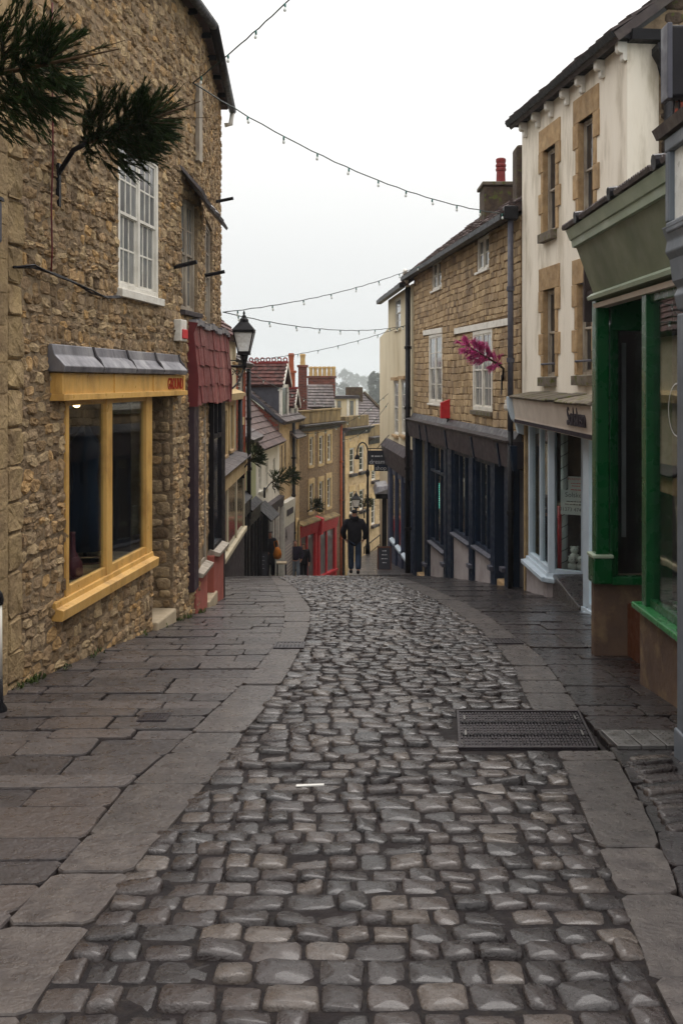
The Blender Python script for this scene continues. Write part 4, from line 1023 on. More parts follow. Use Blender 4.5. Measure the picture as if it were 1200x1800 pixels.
mb = MB(); fD.prof(mb, -0.13, fD.len + 0.1, [(0.0, ZED - 0.02), (0.24, ZED - 0.02), (0.28, ZED + 0.05), (0.2, ZED + 0.05), (0.0, ZED + 0.05)]); mb.build('gutter', 'iron', dk)
for u_ in (915, 937, 960, 987, 1014, 1048, 1086):
    t = fD.S(u_, 0.1); mb = MB(); fD.prof(mb, t - 0.05, t + 0.05, [(0.0, ZED - 0.27), (0.04, ZED - 0.28), (0.06, ZED - 0.25), (0.06, ZED - 0.18), (0.11, ZED - 0.17), (0.13, ZED - 0.14), (0.13, ZED - 0.03), (0.0, ZED - 0.03)]); mb.build('corbel', 'whitepaint', hD, bevel=0.008)
# uphill gable: rendered edge strip, rubble beyond
fG = Fac(D1, (D1[0] + 6, D1[1] + 0.6))
mb = MB(); fG.box(mb, 0.0, 0.42, -3, ZED, -0.2, 0.012); mb.build('gable_strip', 'whitewash', hD)
gp = [(0.42, -3), (6.0, -3), (6.0, ZED), (3.1, ZED + 2.3), (0.0, ZED + 0.0), (0.42, ZED)]
mb = MB(); mb.prism([fG.P(s, z, 0.0) for s, z in gp], [fG.P(s, z, -0.2) for s, z in gp]); gw = mb.build('gable', 'mortar', hD)
masonry(fG, 0.45, 2.6, 2.2, ZED + 0.1, [], (0.1, 0.2), (0.14, 0.4), 'darkstone', gw, (0.01, 0.04), limit=80)
fG2 = fG
masonry(fG, 0.5, 2.6, ZED + 0.1, ZED + 1.6, [], (0.1, 0.2), (0.14, 0.4), 'darkstone', gw, (0.01, 0.04), limit=60, zbot=None)
mb = MB(); fG.prof(mb, 0.0, 2.6, [(-0.05, ZED - 0.05), (0.18, ZED - 0.05), (0.2, ZED + 0.08), (-0.05, ZED + 0.1)]); mb.build('gable_gutter', 'iron', hD)
p = fG.P(0.5, 0, 0.12)
hx = [(p.x, p.y, ZED - 0.25), (p.x + 0.02, p.y, 1.9)]
pipe(hD, hx, 0.06, 'iron')
mb = MB(); mb.lathe((p.x, p.y, ZED - 0.62), [(0.07, 0), (0.1, 0.05), (0.1, 0.12), (0.16, 0.3), (0.26, 0.42), (0.26, 0.5)], 4, sq=True); mb.build('rainwater_head', 'iron', hD)
fG3 = fG
for i in range(9):
    for j in range(3):
        mb = MB(R.random()); s0 = 0.62 + j * 0.17 + (0.08 if i % 2 else 0); z0 = ZED - 1.3 + i * 0.085; fG.box(mb, s0, s0 + 0.16, z0, z0 + 0.075, 0.0, 0.05); mb.build('brick', 'brick', gw)
# ------------------------------------------------------------------ shop under the cream rendered house
hW = thing('pale_blue_shop', 'pale blue shopfront with angled display windows under the cream rendered house', 'shop', (3.12, 15, gz(15)))
def quadwin(p0, p1, zb_, zs, zt, name, mframe, mris, mullions=(), root=None, post=0.09, pane='glass', sillm=None, sill=0.12, frame_top=0.1, ris_th=0.12):
    f = Fac(p0, p1); L_ = f.len
    if f.n.dot(Vector((-p0[0], -p0[1], 0))) < 0: f.flip()
    b = MB()
    f.box(b, 0, post, zs, zt, -0.1, 0.0); f.box(b, L_ - post, L_, zs, zt, -0.1, 0.0)
    f.box(b, post, L_ - post, zs, zs + 0.07, -0.095, -0.005); f.box(b, post, L_ - post, zt - frame_top, zt, -0.095, -0.005)
    cuts = [post] + [m_ * L_ for m_ in mullions] + [L_ - post]
    for m_ in mullions: f.box(b, m_ * L_ - 0.03, m_ * L_ + 0.03, zs + 0.07, zt - frame_top, -0.09, -0.01)
    w = b.build(name, mframe, root, bevel=0.006)
    for a_, b_ in zip(cuts, cuts[1:]):
        g = MB(); f.box(g, a_ - 0.01, b_ + 0.01, zs + 0.05, zt - frame_top + 0.02, -0.055, -0.048); g.build('pane', pane, w)
    b = MB(); f.prof(b, -0.03, L_ + 0.03, [(-0.1, zs - 0.14), (0.06, zs - 0.14), (sill, zs - 0.12), (sill, zs - 0.06), (0.04, zs - 0.05), (0.03, zs + 0.0), (-0.1, zs + 0.0)]); b.build('sill', sillm or mframe, w, bevel=0.005)
    b = MB(); f.box(b, 0.0, L_, zb_, zs - 0.14, -ris_th, 0.03); b.build('stall_riser', mris, root)
    return f, w
zsil, ztop = -1.28, 0.97
pA, pB, pC, pD = (3.10, 16.55), (3.13, 15.05), (3.62, 14.72), (3.12, 12.65)
quadwin(pB, pA, -3.5, zsil, ztop, 'shop_window', 'paleblue', 'lilac', (0.45,), hW)
fq, wq = quadwin(pB, pC, -3.5, zsil, ztop, 'shop_window', 'paleblue', 'lilac', (), hW)
quadwin((3.16, 11.7), pD, -3.0, zsil + 0.02, ztop, 'shop_window', 'paleblue', 'lilac', (0.5,), hW, post=0.05)
quadwin(pD, (3.62, 12.85), -3.0, zsil + 0.02, ztop, 'shop_window', 'paleblue', 'lilac', (), hW, post=0.045)
fD2 = Fac((3.62, 12.87), (3.62, 14.7)).flip()
mb = MB(); fD2.box(mb, 0, fD2.len, -2.1, ztop, -0.2, -0.15); d = mb.build('door', 'paleblue', hW)
mb = MB(); fD2.box(mb, 0.2, fD2.len - 0.2, -1.2, ztop - 0.5, -0.15, -0.14); mb.build('pane', 'darkglass', d)
mb = MB(); mb.hexa([(3.0, 12.8, -2.6), (3.62, 12.8, -2.6), (3.62, 15.0, -2.6), (3.16, 15.0, -2.6), (3.05, 12.8, gz(12.8) + 0.05), (3.62, 12.8, gz(13.6) + 0.22), (3.62, 14.72, gz(13.6) + 0.22), (3.18, 15.0, gz(14.2) + 0.24)]); mb.build('entrance_step', 'flagdark', hW, bevel=0.015)
fw = Fac((3.0, 11.6), (2.96, 16.75)); fw.flip()
if fw.n.x > 0: fw.flip()
mb = MB(); fw.prof(mb, 0, fw.len, [(-0.75, 0.95), (-0.02, 0.95), (0.05, 1.0), (0.10, 1.33), (-0.75, 1.33)]); fsc = mb.build('fascia', 'cream_board', hW)
mb = MB(); fw.prof(mb, 0, fw.len, [(-0.05, 0.92), (0.05, 0.92), (0.06, 1.0), (-0.05, 1.0)]); mb.build('dentil_rail', 'cream_board', fsc)
t = 0.02
mb = MB()
while t < fw.len - 0.05:
    fw.prof(mb, t, t + 0.03, [(0.058, 0.93), (0.07, 0.93), (0.07, 0.985), (0.058, 0.985)]); t += 0.06
mb.build('dentils', 'ink', fsc, kind='stuff')
for k in range(9):                                  # mossy stone tiles of the little roof
    a_ = fw.len * k / 9; mb = MB(R.random()); q = R.uniform(-0.015, 0.015)
    fw.prof(mb, a_ + .004, a_ + fw.len / 9 - .004, [(-0.3, 1.41 + q), (0.14, 1.335 + q), (0.16, 1.365 + q), (0.1, 1.39 + q), (-0.3, 1.46 + q)]); mb.build('roof_stone', 'mossy', fsc, bevel=0.01)
mb = MB()
for sg in (0,):
    f = fw; t = fw.len
    f.prof(mb, t - 0.02, t + 0.1, [(-0.15, 0.7), (0.0, 0.75), (0.03, 0.9), (0.1, 0.98), (0.16, 1.15), (0.18, 1.36), (-0.15, 1.36)])
mb.build('console', 'paleblue', hW, bevel=0.01)
SOL = 'Solsken'
text(SOL, 'ink', fsc, fw.P(fw.S(1011, .09), 1.06, 0.085), -fw.d, (0, 0, 1), 0.34, 0.012, align='CENTER', squeeze=0.9)
# interior of that shop
mb = MB(); mb.box(3.3, 5.3, 16.7, 16.76, -3, 1.1); mb.build('shop_wall', 'darkroom', hW)
mb = MB(); mb.box(3.2, 5.3, 13.35, 16.6, zsil - 0.1, zsil - 0.02); mb.build('display_floor', 'darkroom', hW)
def inner(name, m, label, cat, build, loc, group=None, smooth=False):
    r = thing(name, label, cat, loc, group); build(r); return r
def mk(parent, name, m, fn, smooth=False, bevel=0.0):
    b = MB(); fn(b); return b.build(name, m, parent, smooth=smooth, bevel=bevel)
for k, (u_, lab) in enumerate(((1005, 'small white bear toy in the pale blue shop window, beside the striped pole'), (1020, 'small white bear toy next to the red gift box'), (1012, 'white bear toy seated above the other two'))):
    y_ = 15.35; x_ = (u_ - CX) / F * y_; z_ = zsil - 0.02 + (0.13 if k == 2 else 0)
    t = thing('toy_bear', lab, 'toy', (x_, y_ + (0.12 if k == 2 else 0), z_), 'white toys in the shop window')
    y_ += 0.12 if k == 2 else 0
    mk(t, 'body', 'whitepaint', lambda b: b.lathe((x_, y_, z_), [(0.04, 0), (0.075, 0.03), (0.07, 0.09), (0.04, 0.12)], 10), True)
    hd = mk(t, 'head', 'whitepaint', lambda b: b.lathe((x_, y_ - 0.01, z_ + 0.11), [(0.03, 0), (0.062, 0.03), (0.066, 0.07), (0.04, 0.11), (0.0, 0.12)], 10), True)
    for sx in (-1, 1):
        mk(hd, 'ear', 'whitepaint', lambda b: b.lathe((x_ + sx * 0.05, y_, z_ + 0.2), [(0.0, 0), (0.024, 0.012), (0.0, 0.035)], 8), True)
        mk(hd, 'eye', 'ink', lambda b: b.lathe((x_ + sx * 0.022, y_ - 0.07, z_ + 0.175), [(0.0, 0), (0.009, 0.009), (0.0, 0.018)], 6))
y_ = 15.3
t = thing('gift_box', 'red gift box beside the white toy bears in the shop window', 'box', ((1026 - CX) / F * y_, y_, zsil - 0.02))
x_ = (1026 - CX) / F * y_
mk(t, 'box', 'red', lambda b: b.box(x_ - 0.05, x_ + 0.06, y_ - 0.05, y_ + 0.05, zsil - 0.02, zsil + 0.17), bevel=0.006)
mk(t, 'lid', 'paper', lambda b: b.box(x_ - 0.055, x_ + 0.065, y_ - 0.055, y_ + 0.055, zsil + 0.17, zsil + 0.2), bevel=0.004)
for u_, m_, lab, nm in ((991, 'paper', 'white pole with dark spiral stripe inside the pale blue shop window', 'striped_pole'), (983, 'red', 'tall thin red pole inside the pale blue shop window', 'red_pole')):
    x_ = (u_ - CX) / F * 15.3; rad = 0.055 if m_ == 'paper' else 0.035
    t = thing(nm, lab, 'pole', (x_, 15.3, zsil))
    mk(t, 'pole', m_, lambda b: b.tube([(x_, 15.3, zsil - 0.02), (x_, 15.3, ztop - 0.1 if m_ == 'paper' else -0.3)], rad, 12), True)
    if m_ == 'paper':
        mk(t, 'spiral', 'ink', lambda b: b.tube([(x_ + 0.057 * math.cos(q * 0.5), 15.3 + 0.057 * math.sin(q * 0.5), zsil + q * 0.0145) for q in range(148)], 0.006, 5))
def card(name, label, cat, f, ua, ub, vt, vb, m, rows, o=0.004, th=0.006, base='paper', edge_=None):
    r = f.rect(ua, ub, vt, vb, o=o)
    p = f.P(r[0], r[2], o)
    t = thing(name, label, cat, p)
    b = MB(); f.box(b, r[0], r[1], r[2], r[3], o, o + th); bo = b.build('board', base, t)
    W_, H_ = r[1] - r[0], r[3] - r[2]
    rt = f.d if f.n.cross(Vector((0, 0, 1))).dot(f.d) < 0 else -f.d
    left = r[0] if rt.dot(f.d) > 0 else r[1]
    for (body_, fx, fz, hgt, mm) in rows:
        text(body_, mm, t, f.P(left, r[2] + fz * H_, o + th) + rt * (fx * W_), rt, (0, 0, 1), hgt * H_, 0.001, align='CENTER')
    return t
card('shop_notice', 'white notice with name and phone number inside the pale blue shop window', 'notice', fq, 985, 1031, 862, 905, 'paper',
     [('Solsken', 0.55, 0.72, 0.28, 'ink'), ('~~~~~~~~~~', 0.5, 0.52, 0.12, 'ink'), ('~~~~~~~~~~~~', 0.5, 0.4, 0.12, 'ink'), ('01373 474753', 0.52, 0.14, 0.22, 'ink')], o=-0.16)
card('warning_notice', 'small red and white warning notice above the white notice in the shop window', 'notice', fq, 998, 1026, 838, 864, 'paper',
     [('WARNING', 0.5, 0.76, 0.24, 'inkred'), ('~~~~~~~~~~', 0.5, 0.52, 0.14, 'inkred'), ('~~~~~~~~', 0.5, 0.34, 0.14, 'inkred'), ('~~~~~~~~~', 0.5, 0.08, 0.16, 'inkred')], o=-0.15)
fb2 = Fac(fB.P(-0.55, 0, 0)[:2], fB.P(-0.12, 0, 0)[:2])
if fb2.n.x > 0: fb2.flip()
card('wall_sign', 'narrow white vertical sign beside the black downpipe left of the pale blue shop', 'sign', Fac((2.93, 16.86), (3.2, 16.75)), 921, 934, 757, 855, 'paper',
     [('Solsken', 0.5, 0.84, 0.075, 'ink'), ('~~~~~~', 0.5, 0.62, 0.05, 'ink'), ('~~~~~~', 0.5, 0.45, 0.05, 'ink'), ('~~~~~~', 0.5, 0.26, 0.05, 'ink'), ('~~~~', 0.5, 0.08, 0.05, 'ink')])
mb = MB(); mb.box(3.06, 3.3, 16.62, 16.74, -3.5, 0.95); mb.build('side_pier', 'roughrender', hW)
# ------------------------------------------------------------------ green shop
hG = thing('green_shop', 'dark green shopfront with leaning sage fascia and worn brown plinths', 'shop', (2.28, 7.7, gz(7.7)))
gx = 2.27
zfa, zfb2 = EYE + 0.755, EYE + 1.355
fg = Fac((gx, 5.62), (gx, 8.97)); fg.flip()
if fg.n.x > 0: fg.flip()
s_rec = 8.94 - 5.62; L_ = fg.len
mb = MB(); fg.prof(mb, 0, L_, [(-0.8, zfa + 0.02), (0.0, zfa + 0.02), (0.17, zfb2 - 0.12), (0.16, zfb2), (-0.8, zfb2)]); fg_f = mb.build('fascia', 'sage', hG)
mb = MB(); fg.prof(mb, 0, L_ + 0.02, [(0.14, zfb2 - 0.155), (0.19, zfb2 - 0.15), (0.2, zfb2 - 0.09), (0.215, zfb2 - 0.085), (0.24, zfb2 - 0.02), (0.25, zfb2 + 0.0), (0.1, zfb2 + 0.01)]); mb.build('cornice', 'sagelight', fg_f)
mb = MB(); fg.prof(mb, 0, L_ + 0.02, [(-0.1, zfa - 0.03), (0.05, zfa - 0.03), (0.06, zfa + 0.0), (0.02, zfa + 0.03), (-0.1, zfa + 0.03)]); mb.build('architrave', 'sagelight', fg_f)
mb = MB(); fg.prof(mb, 0, L_, [(-0.1, zfa - 0.1), (0.0, zfa - 0.1), (0.01, zfa - 0.06), (-0.1, zfa - 0.06)]); mb.build('lower_rail', 'cream_board', fg_f)
t = 0.0; k = 0
while t < L_:                                       # dark roof tiles along the top
    w = 0.215; mb = MB(R.random())
    if k % 5 == 3: mb.tube([fg.P(t + 0.1, zfb2 + 0.045, 0.28), fg.P(t + 0.1, zfb2 + 0.11, -0.3)], 0.05, 10); mb.build('ridge_roll', 'blackpaint', fg_f)
    else:
        fg.prof(mb, t, t + w - 0.008, [(-0.7, zfb2 + 0.12), (0.265, zfb2 + 0.012), (0.275, zfb2 + 0.04), (-0.7, zfb2 + 0.16)]); mb.build('roof_tile', 'slate', fg_f)
        for j in range(4):
            b = MB(R.random()); b.tube([fg.P(t + 0.03 + j * 0.05, zfb2 + 0.042, 0.272), fg.P(t + 0.03 + j * 0.05, zfb2 + 0.155, -0.68)], 0.016, 6); b.build('tile_rib', 'slate', fg_f)
    t += w; k += 1
mb = MB(); fg.box(mb, 0, L_, zfb2, zfb2 + 0.15, -3.4, -0.72); mb.build('flat_roof', 'slate', hG)
# far bay: pilaster with base, window turned uphill, plinth
fr_ = Fac((gx, 8.94), (gx + 0.55, 8.9))
zs_ = fr_.Z(1090, 1013)
mb = MB(); mb.box(gx, gx + 1.4, 8.96, 9.06, -2.2, zs_); mb.build('plinth', 'brownplinth', hG)
mb = MB(); mb.box(gx + 0.001, gx + 0.12, 8.90, 9.05, zs_ - 0.0, zfa - 0.03); pil = mb.build('pilaster', 'green', hG, bevel=0.012)
mb = MB(); mb.box(gx - 0.03, gx + 0.14, 8.86, 9.06, zs_ - 0.06, zs_ + 0.17); pb = mb.build('pilaster_base', 'green', pil, bevel=0.012)
mb = MB(); mb.box(gx - 0.04, gx + 0.15, 8.85, 9.07, zs_ + 0.17, zs_ + 0.2); mb.build('base_moulding', 'sagelight', pil, bevel=0.008)
mb = MB(); mb.box(gx + 0.14, gx + 1.5, 8.87, 9.0, zs_ - 0.07, zs_ + 0.0); mb.build('sill', 'green', hG, bevel=0.008)
mb = MB()
for x0, x1, y0 in ((gx + 0.13, gx + 0.16, 8.93), (gx + 0.165, gx + 0.195, 8.96), (gx + 0.2, gx + 0.225, 8.99)): mb.box(x0, x1, y0, 9.12, zs_, zfa - 0.25)
mb.box(gx + 0.141, gx + 1.5, 8.93, 9.1, zfa - 0.3, zfa - 0.03)
gw_ = mb.build('window_frame', 'green', hG, bevel=0.006)
mb = MB(); mb.box(gx + 0.225, gx + 1.2, 9.02, 9.03, zs_, zfa - 0.25); mb.build('pane', 'glass', gw_)
mb = MB(); mb.box(gx + 0.33, gx + 0.37, 9.25, 9.27, zs_ + 0.3, zfa - 0.4); mb.build('inner_frame', 'lilac', gw_)
# near bay along the street
nb0, nb1 = 5.75, 7.66
zn = EYE - (1095 - HY) / F * 7.0
fn_ = Fac((gx, nb0), (gx, nb1)); fn_.flip()
if fn_.n.x > 0: fn_.flip()
mb = MB(); mb.box(gx + 0.02, gx + 0.4, nb0, nb1, -1.6, zn - 0.04); mb.build('plinth', 'brownplinth', hG, bevel=0.01)
mb = MB(); mb.box(gx - 0.035, gx + 0.4, nb0, nb1 + 0.04, zn - 0.045, zn); mb.build('sill', 'sillgreen', hG, bevel=0.01)
mb = MB(); mb.box(gx + 0.02, gx + 0.12, nb1 - 0.16, nb1 - 0.05, zn, zfa - 0.05); mb.box(gx + 0.13, gx + 0.24, nb1 - 0.10, nb1 - 0.0, zn, zfa - 0.05); mb.box(gx + 0.05, gx + 0.11, nb0, nb1 - 0.16, zn, zn + 0.06); mb.box(gx + 0.05, gx + 0.11, nb0, nb1 - 0.16, zfa - 0.16, zfa - 0.05); mb.box(gx + 0.05, gx + 0.12, 6.42, 6.52, zn + .06, zfa - .16)
nw = mb.build('shop_window', 'green', hG, bevel=0.006)
for a_, b_ in ((nb0, 6.42), (6.52, nb1 - 0.16)):
    mb = MB(); mb.box(gx + 0.075, gx + 0.082, a_ - 0.01, b_ + 0.01, zn + 0.04, zfa - 0.1); mb.build('pane', 'glass', nw)
mb = MB(); mb.box(gx + 0.24, gx + 0.26, nb0 + 0.3, nb1 - 0.1, zn + 0.001, zn + 0.004); mb.build('window_ledge', 'cream_board', nw)
# shop room
mb = MB(); mb.box(gx + 2.2, gx + 2.3, 5.6, 9.3, -2, zfb2); mb.build('back_wall', 'darkroom', hG)
mb = MB(); mb.box(gx + 1.5, gx + 2.2, 9.29, 9.34, -2, zfb2); mb.box(gx, gx + 2.2, 9.31, 9.36, zfa - 0.2, zfb2); mb.box(gx + .24, gx + 2.2, 9.65, 9.7, -2, zfa - 0.2); mb.box(gx + 0.24, gx + 0.26, 9.07, 9.65, -2, zfa - 0.1); mb.build('side_wall', 'darkroom', hG)
mb = MB(); mb.box(gx + 0.3, gx + 2.2, 5.6, 9.3, -1.6, zn - 0.3); mb.build('shop_floor', 'wood', hG)
mb = MB(); mb.box(gx + 0.02, gx + 2.2, 5.6, 9.3, zfa + 0.03, zfa + 0.08); mb.build('shop_ceiling', 'darkroom', hG)
mb = MB(); mb.box(gx + 0.5, gx + 0.56, 7.7, 8.85, -1.3, zfa - 0.05); dg = mb.build('door', 'green', hG, bevel=0.008)
mb = MB(); mb.box(gx + 0.492, gx + 0.499, 7.9, 8.65, -0.6, zfa - 0.3); mb.build('pane', 'darkglass', dg)
mb = MB(); mb.tube([(gx + 0.45, 8.5, -0.1), (gx + 0.45, 8.5, 0.35)], 0.014, 8); mb.build('pull_handle', 'steelplate', dg)
mb = MB()
for k in range(24):
    q = 2 * math.pi * k / 24; q2 = 2 * math.pi * (k + 1) / 24
    c0 = (gx + 0.07, 6.95, 1.42)
    mb.add([(c0[0], c0[1] + 0.19 * math.cos(q), c0[2] + 0.19 * math.sin(q)), (c0[0], c0[1] + 0.19 * math.cos(q2), c0[2] + 0.19 * math.sin(q2)), (c0[0], c0[1] + 0.18 * math.cos(q2), c0[2] + 0.18 * math.sin(q2)), (c0[0], c0[1] + 0.18 * math.cos(q), c0[2] + 0.18 * math.sin(q))], [(0, 1, 2, 3)])
mb.build('window_emblem', 'chalk', nw)
# ------------------------------------------------------------------ grey shop at the picture edge
hY = thing('grey_shop', 'grey painted shop pilaster and framed sign at the picture edge', 'shop', (1.95, 5.4, gz(5.4)))
mb = MB(); mb.box(1.885, 2.4, 5.25, 5.61, -1.2, 2.0); py = mb.build('pilaster', 'greypaint', hY, bevel=0.012)
mb = MB(); mb.box(1.87, 2.4, 5.24, 5.62, -1.0, -0.33); mb.build('pilaster_base', 'greypaint', py, bevel=0.012)
f = Fac((1.885, 5.2), (1.885, 5.61)); f.flip()
if f.n.x > 0: f.flip()
mb = MB(); f.prof(mb, 0.02, 0.40, [(-0.05, 2.0), (0.0, 2.02), (0.02, 2.1), (0.0, 2.14), (0.03, 2.18), (0.045, 2.3), (0.07, 2.34), (0.06, 2.4), (0.09, 2.48), (-0.05, 2.48)]); mb.build('console', 'greypaint', py, bevel=0.008)
mb = MB(); z0, z1 = 2.47, 2.92
mb.box(1.80, 2.5, 3.5, 5.54, z0 - 0.03, z0 + 0.03); mb.box(1.80, 1.86, 3.5, 5.56, z1 - 0.03, z1 + 0.05); mb.box(1.80, 1.86, 5.49, 5.55, z0 + 0.03, z1 - 0.03)
sg = mb.build('sign_frame', 'greypaint', hY, bevel=0.01)
mb = MB(); mb.box(1.835, 1.86, 3.5, 5.49, z0 + 0.03, z1 - 0.03); mb.build('sign_panel', 'frostsolid', sg)
mb = MB(); mb.box(1.87, 2.5, 3.5, 5.24, -1.2, -0.1); mb.build('plinth', 'greypaint', hY)
mb = MB(); mb.box(1.9, 1.98, 3.5, 5.24, -0.1, 2.46); mb.build('window', 'darkglass', hY)
mb = MB(); mb.box(1.99, 5, 3.4, 5.5, -1.2, 2.9); mb.build('side_wall', 'greypaint', hY)
mb = MB(); mb.hexa([(1.78, 3.4, 2.98), (3.5, 3.4, 3.2), (3.5, 5.64, 3.2), (1.78, 5.64, 2.98), (1.76, 3.4, 3.04), (3.5, 3.4, 3.28), (3.5, 5.66, 3.28), (1.76, 5.66, 3.04)]); mb.build('roof', 'slate', hY)
# ------------------------------------------------------------------ the left-hand row going down the hill
K = 1.154
L10 = (-3.0, 20.0); L11 = (-3.0, 28.4)
L2e = facade_u(L11, 431, 0.02); L3e = facade_u(L2e, 450, 0.05); L4e = facade_u(L3e, 491, 0.097)
L5e = facade_u(L4e, 510, 0.12); L6s = facade_u(L5e, 526, 0.2); L6e = facade_u(L6s, 596.5, 0.37)
def house(name, label, p0, p1, zt, holes, mwall, depth=5.0, zb=-12, **kw):
    f = Fac(p0, p1)
    h = thing(name, label, 'house', (p0[0], p0[1], gz(p0[1])))
    w = wall(f, 0, f.len, zb, zt, holes(f), mwall, h, 0.16)
    body(f, 0, f.len, zb, zt - 0.01, 0.2, depth, kw.get('mbody', mwall), h)
    return f, h, w
def gable_roof(f, h, z, rise, run, m, rows, cols, over=0.25, ends=0.1, limit=0, tile='slate', name='roof'):
    P = f.P
    dk = roof([P(-ends, z, over), P(f.len + ends, z, over), P(f.len + ends, z + rise, -run), P(-ends, z + rise, -run)], h, m, rows, cols, limit=limit, thick=0.03, jit=0.015, tile=tile, name=name)
    b = MB(); f.prof(b, -ends, f.len + ends, [(-run, z + rise - 0.01), (-2 * run, z - 0.05), (-2 * run, z - 0.15), (-run, z + rise - 0.14)]); b.build('rear_slope', m, dk)
    return dk
# L1 cream house with bay shop
wins = {}
def h1(f):
    wins[1] = [f.rect(391, 396.5, 722, 800), f.rect(402, 408, 712, 790), f.rect(409, 413.5, 612, 636)]
    return wins[1]
f1, H1, w_ = house('cream_terrace_house', 'cream terraced house with a slate hood over its bay shop window, behind the street lamp', L10, L11, 2.75, h1, 'creamwall')
for r in wins[1]: window(f1, H1, r, -0.1, 1, 2, 'creamwall', sill=('surround', 0.08, 0.08))
for r in wins[1][:2]:
    for s0, s1, z0, z1 in ((r[0] - 0.16, r[0], r[2], r[3]), (r[1], r[1] + 0.16, r[2], r[3]), (r[0] - 0.16, r[1] + 0.16, r[3], r[3] + 0.2)):
        b = MB(); f1.box(b, s0, s1, z0, z1, -0.01, 0.05); b.build('architrave', 'ashlar_pale', H1)
gable_roof(f1, H1, 2.75, 2.2, 2.2, 'pantile', 12, 26, ends=0.05, tile='tile')
b = MB(); f1.prof(b, 0, f1.len, [(0, 1.12), (0.2, 1.12), (0.24, 1.3), (0, 1.4)]); b.build('cornice', 'ashlar_pale', H1)
zh0, zh1 = f1.Z(403, 838, .5), f1.Z(403, 806, .1)
for k in range(5):
    for j in range(3):
        a = 2.0 + k * 1.28; b = MB(R.random()); o0 = 0.42 - j * 0.13; z0 = zh0 + (zh1 - zh0) * j / 3; z1 = zh0 + (zh1 - zh0) * (j + 1.15) / 3
        f1.prof(b, a + 0.01, a + 1.26, [(o0, z0), (o0 + 0.02, z0 + 0.035), (o0 - 0.15, z1 + 0.035), (o0 - 0.15, z1)]); b.build('hood_slate', 'slate', H1)
b = MB(); f1.box(b, 2.0, f1.len, zh0 - 0.42, zh0 - 0.02, -0.1, 0.32); b.build('fascia', 'ashlar_pale', H1)
zsl = f1.Z(403, 995, .5)
b = MB()
for k in range(4): a = 2.1 + k * (f1.len - 2.3) / 3; f1.box(b, a, a + 0.16, zsl, zh0 - 0.42, 0.21, 0.25)
f1.box(b, 2.0, f1.len, zsl - 0.12, zsl, -0.1, 0.32); bw = b.build('bay_window', 'creamwall', H1, bevel=0.01)
b = MB(); f1.box(b, 2.1, f1.len - 0.1, zsl, zh0 - 0.42, 0.215, 0.225); b.build('pane', 'darkglass', bw)
b = MB(); f1.box(b, 2.0, f1.len, -8, zsl - 0.12, -0.1, 0.22); b.build('plinth', 'fasciadark', H1)
p = f1.P(f1.len - 0.05, 0, 0.12); pipe(H1, [(p.x, p.y, 1.1), (p.x, p.y, -6)], 0.07)
# L2 orange brick
def h2(f): wins[2] = [f.rect(418, 427, 748, 838), f.rect(418, 427, 655, 690)]; return wins[2]
f2, H2, w_ = house('brick_house', 'narrow orange brick house with a black shopfront', L11, L2e, 2.1, h2, 'brickmortar')
z = f2.Z(423, 880); row = 0
cnt = 0; rest = MB()
while z < 2.1:
    t = -0.1 if row % 2 else 0.0
    while t < f2.len - 0.02:
        a, c = max(0, t), min(f2.len, t + 0.215); t += 0.225
        if c - a < 0.03 or any(a < r[1] and c > r[0] and z < r[3] + 0.2 and z + 0.07 > r[2] for r in wins[2]): continue
        own = cnt < 200; b = MB() if own else rest
        f2.box(b, a + .004, c - .004, z, z + 0.066, -0.02, 0.012, R.random()); cnt += 1
        if own: b.build('brick', 'brickorange', w_)
    z += 0.077; row += 1
if rest.v: rest.build('brickwork', 'brickorange', w_, kind='stuff')
for r in wins[2]:
    window(f2, H2, r, -0.1, 1, 2, 'whitepaint', sill=('ashlar', 0.1, 0.08))
    b = MB(); f2.box(b, r[0] - 0.15, r[1] + 0.15, r[3], r[3] + 0.22, -0.05, 0.03); b.build('lintel', 'ashlar_pale', H2)
gable_roof(f2, H2, 2.1, 1.6, 2.0, 'slate', 8, 8)
def darkshop(f, h, vh, um, m, hood='blackpaint', nv=3, zbm=-9):
    zt = f.Z(um, vh)
    b = MB(); f.prof(b, 0, f.len, [(0, zt - 0.1), (0.22, zt - 0.18), (0.23, zt - 0.13), (0, zt + 0.06)]); b.build('shop_hood', hood, h)
    b = MB(); f.box(b, 0, f.len, zt - 0.6, zt - 0.2, -0.05, 0.16); b.build('fascia', m, h)
    b = MB(); f.box(b, 0, f.len, zbm, zt - 0.6, -0.01, 0.06); s = b.build('shopfront', m, h)
    for k in range(nv + 1):
        a = (f.len - 0.14) * k / nv; b = MB(); f.box(b, a, a + 0.14, zbm, zt - 0.6, 0.06, 0.14); b.build('pilaster', m, s)
        if k < nv:
            b = MB(); f.box(b, a + 0.2, a + (f.len - 0.14) / nv - 0.06, zt - 2.2, zt - 0.75, 0.06, 0.09); b.build('pane', 'darkglass', s)
    return zt
darkshop(f2, H2, 872, 423, 'blackpaint')
p = f2.P(f2.len - 0.05, 0, 0.12); pipe(H2, [(p.x, p.y, 2.0), (p.x, p.y, -2.6)], 0.07)
# L3 pale green
def h3(f): wins[3] = [f.rect(439, 444, 778, 830)]; return wins[3]
f3, H3, w_ = house('green_house', 'pale green rendered house between the brick house and the white house', L2e, L3e, f2.Z(440, 772), h3, 'greenwall')
for r in wins[3]: window(f3, H3, r, -0.1, 1, 2, 'whitepaint')
gable_roof(f3, H3, f3.Z(440, 772), 0.9, 1.2, 'slate', 5, 8)
darkshop(f3, H3, 882, 441, 'blackpaint')
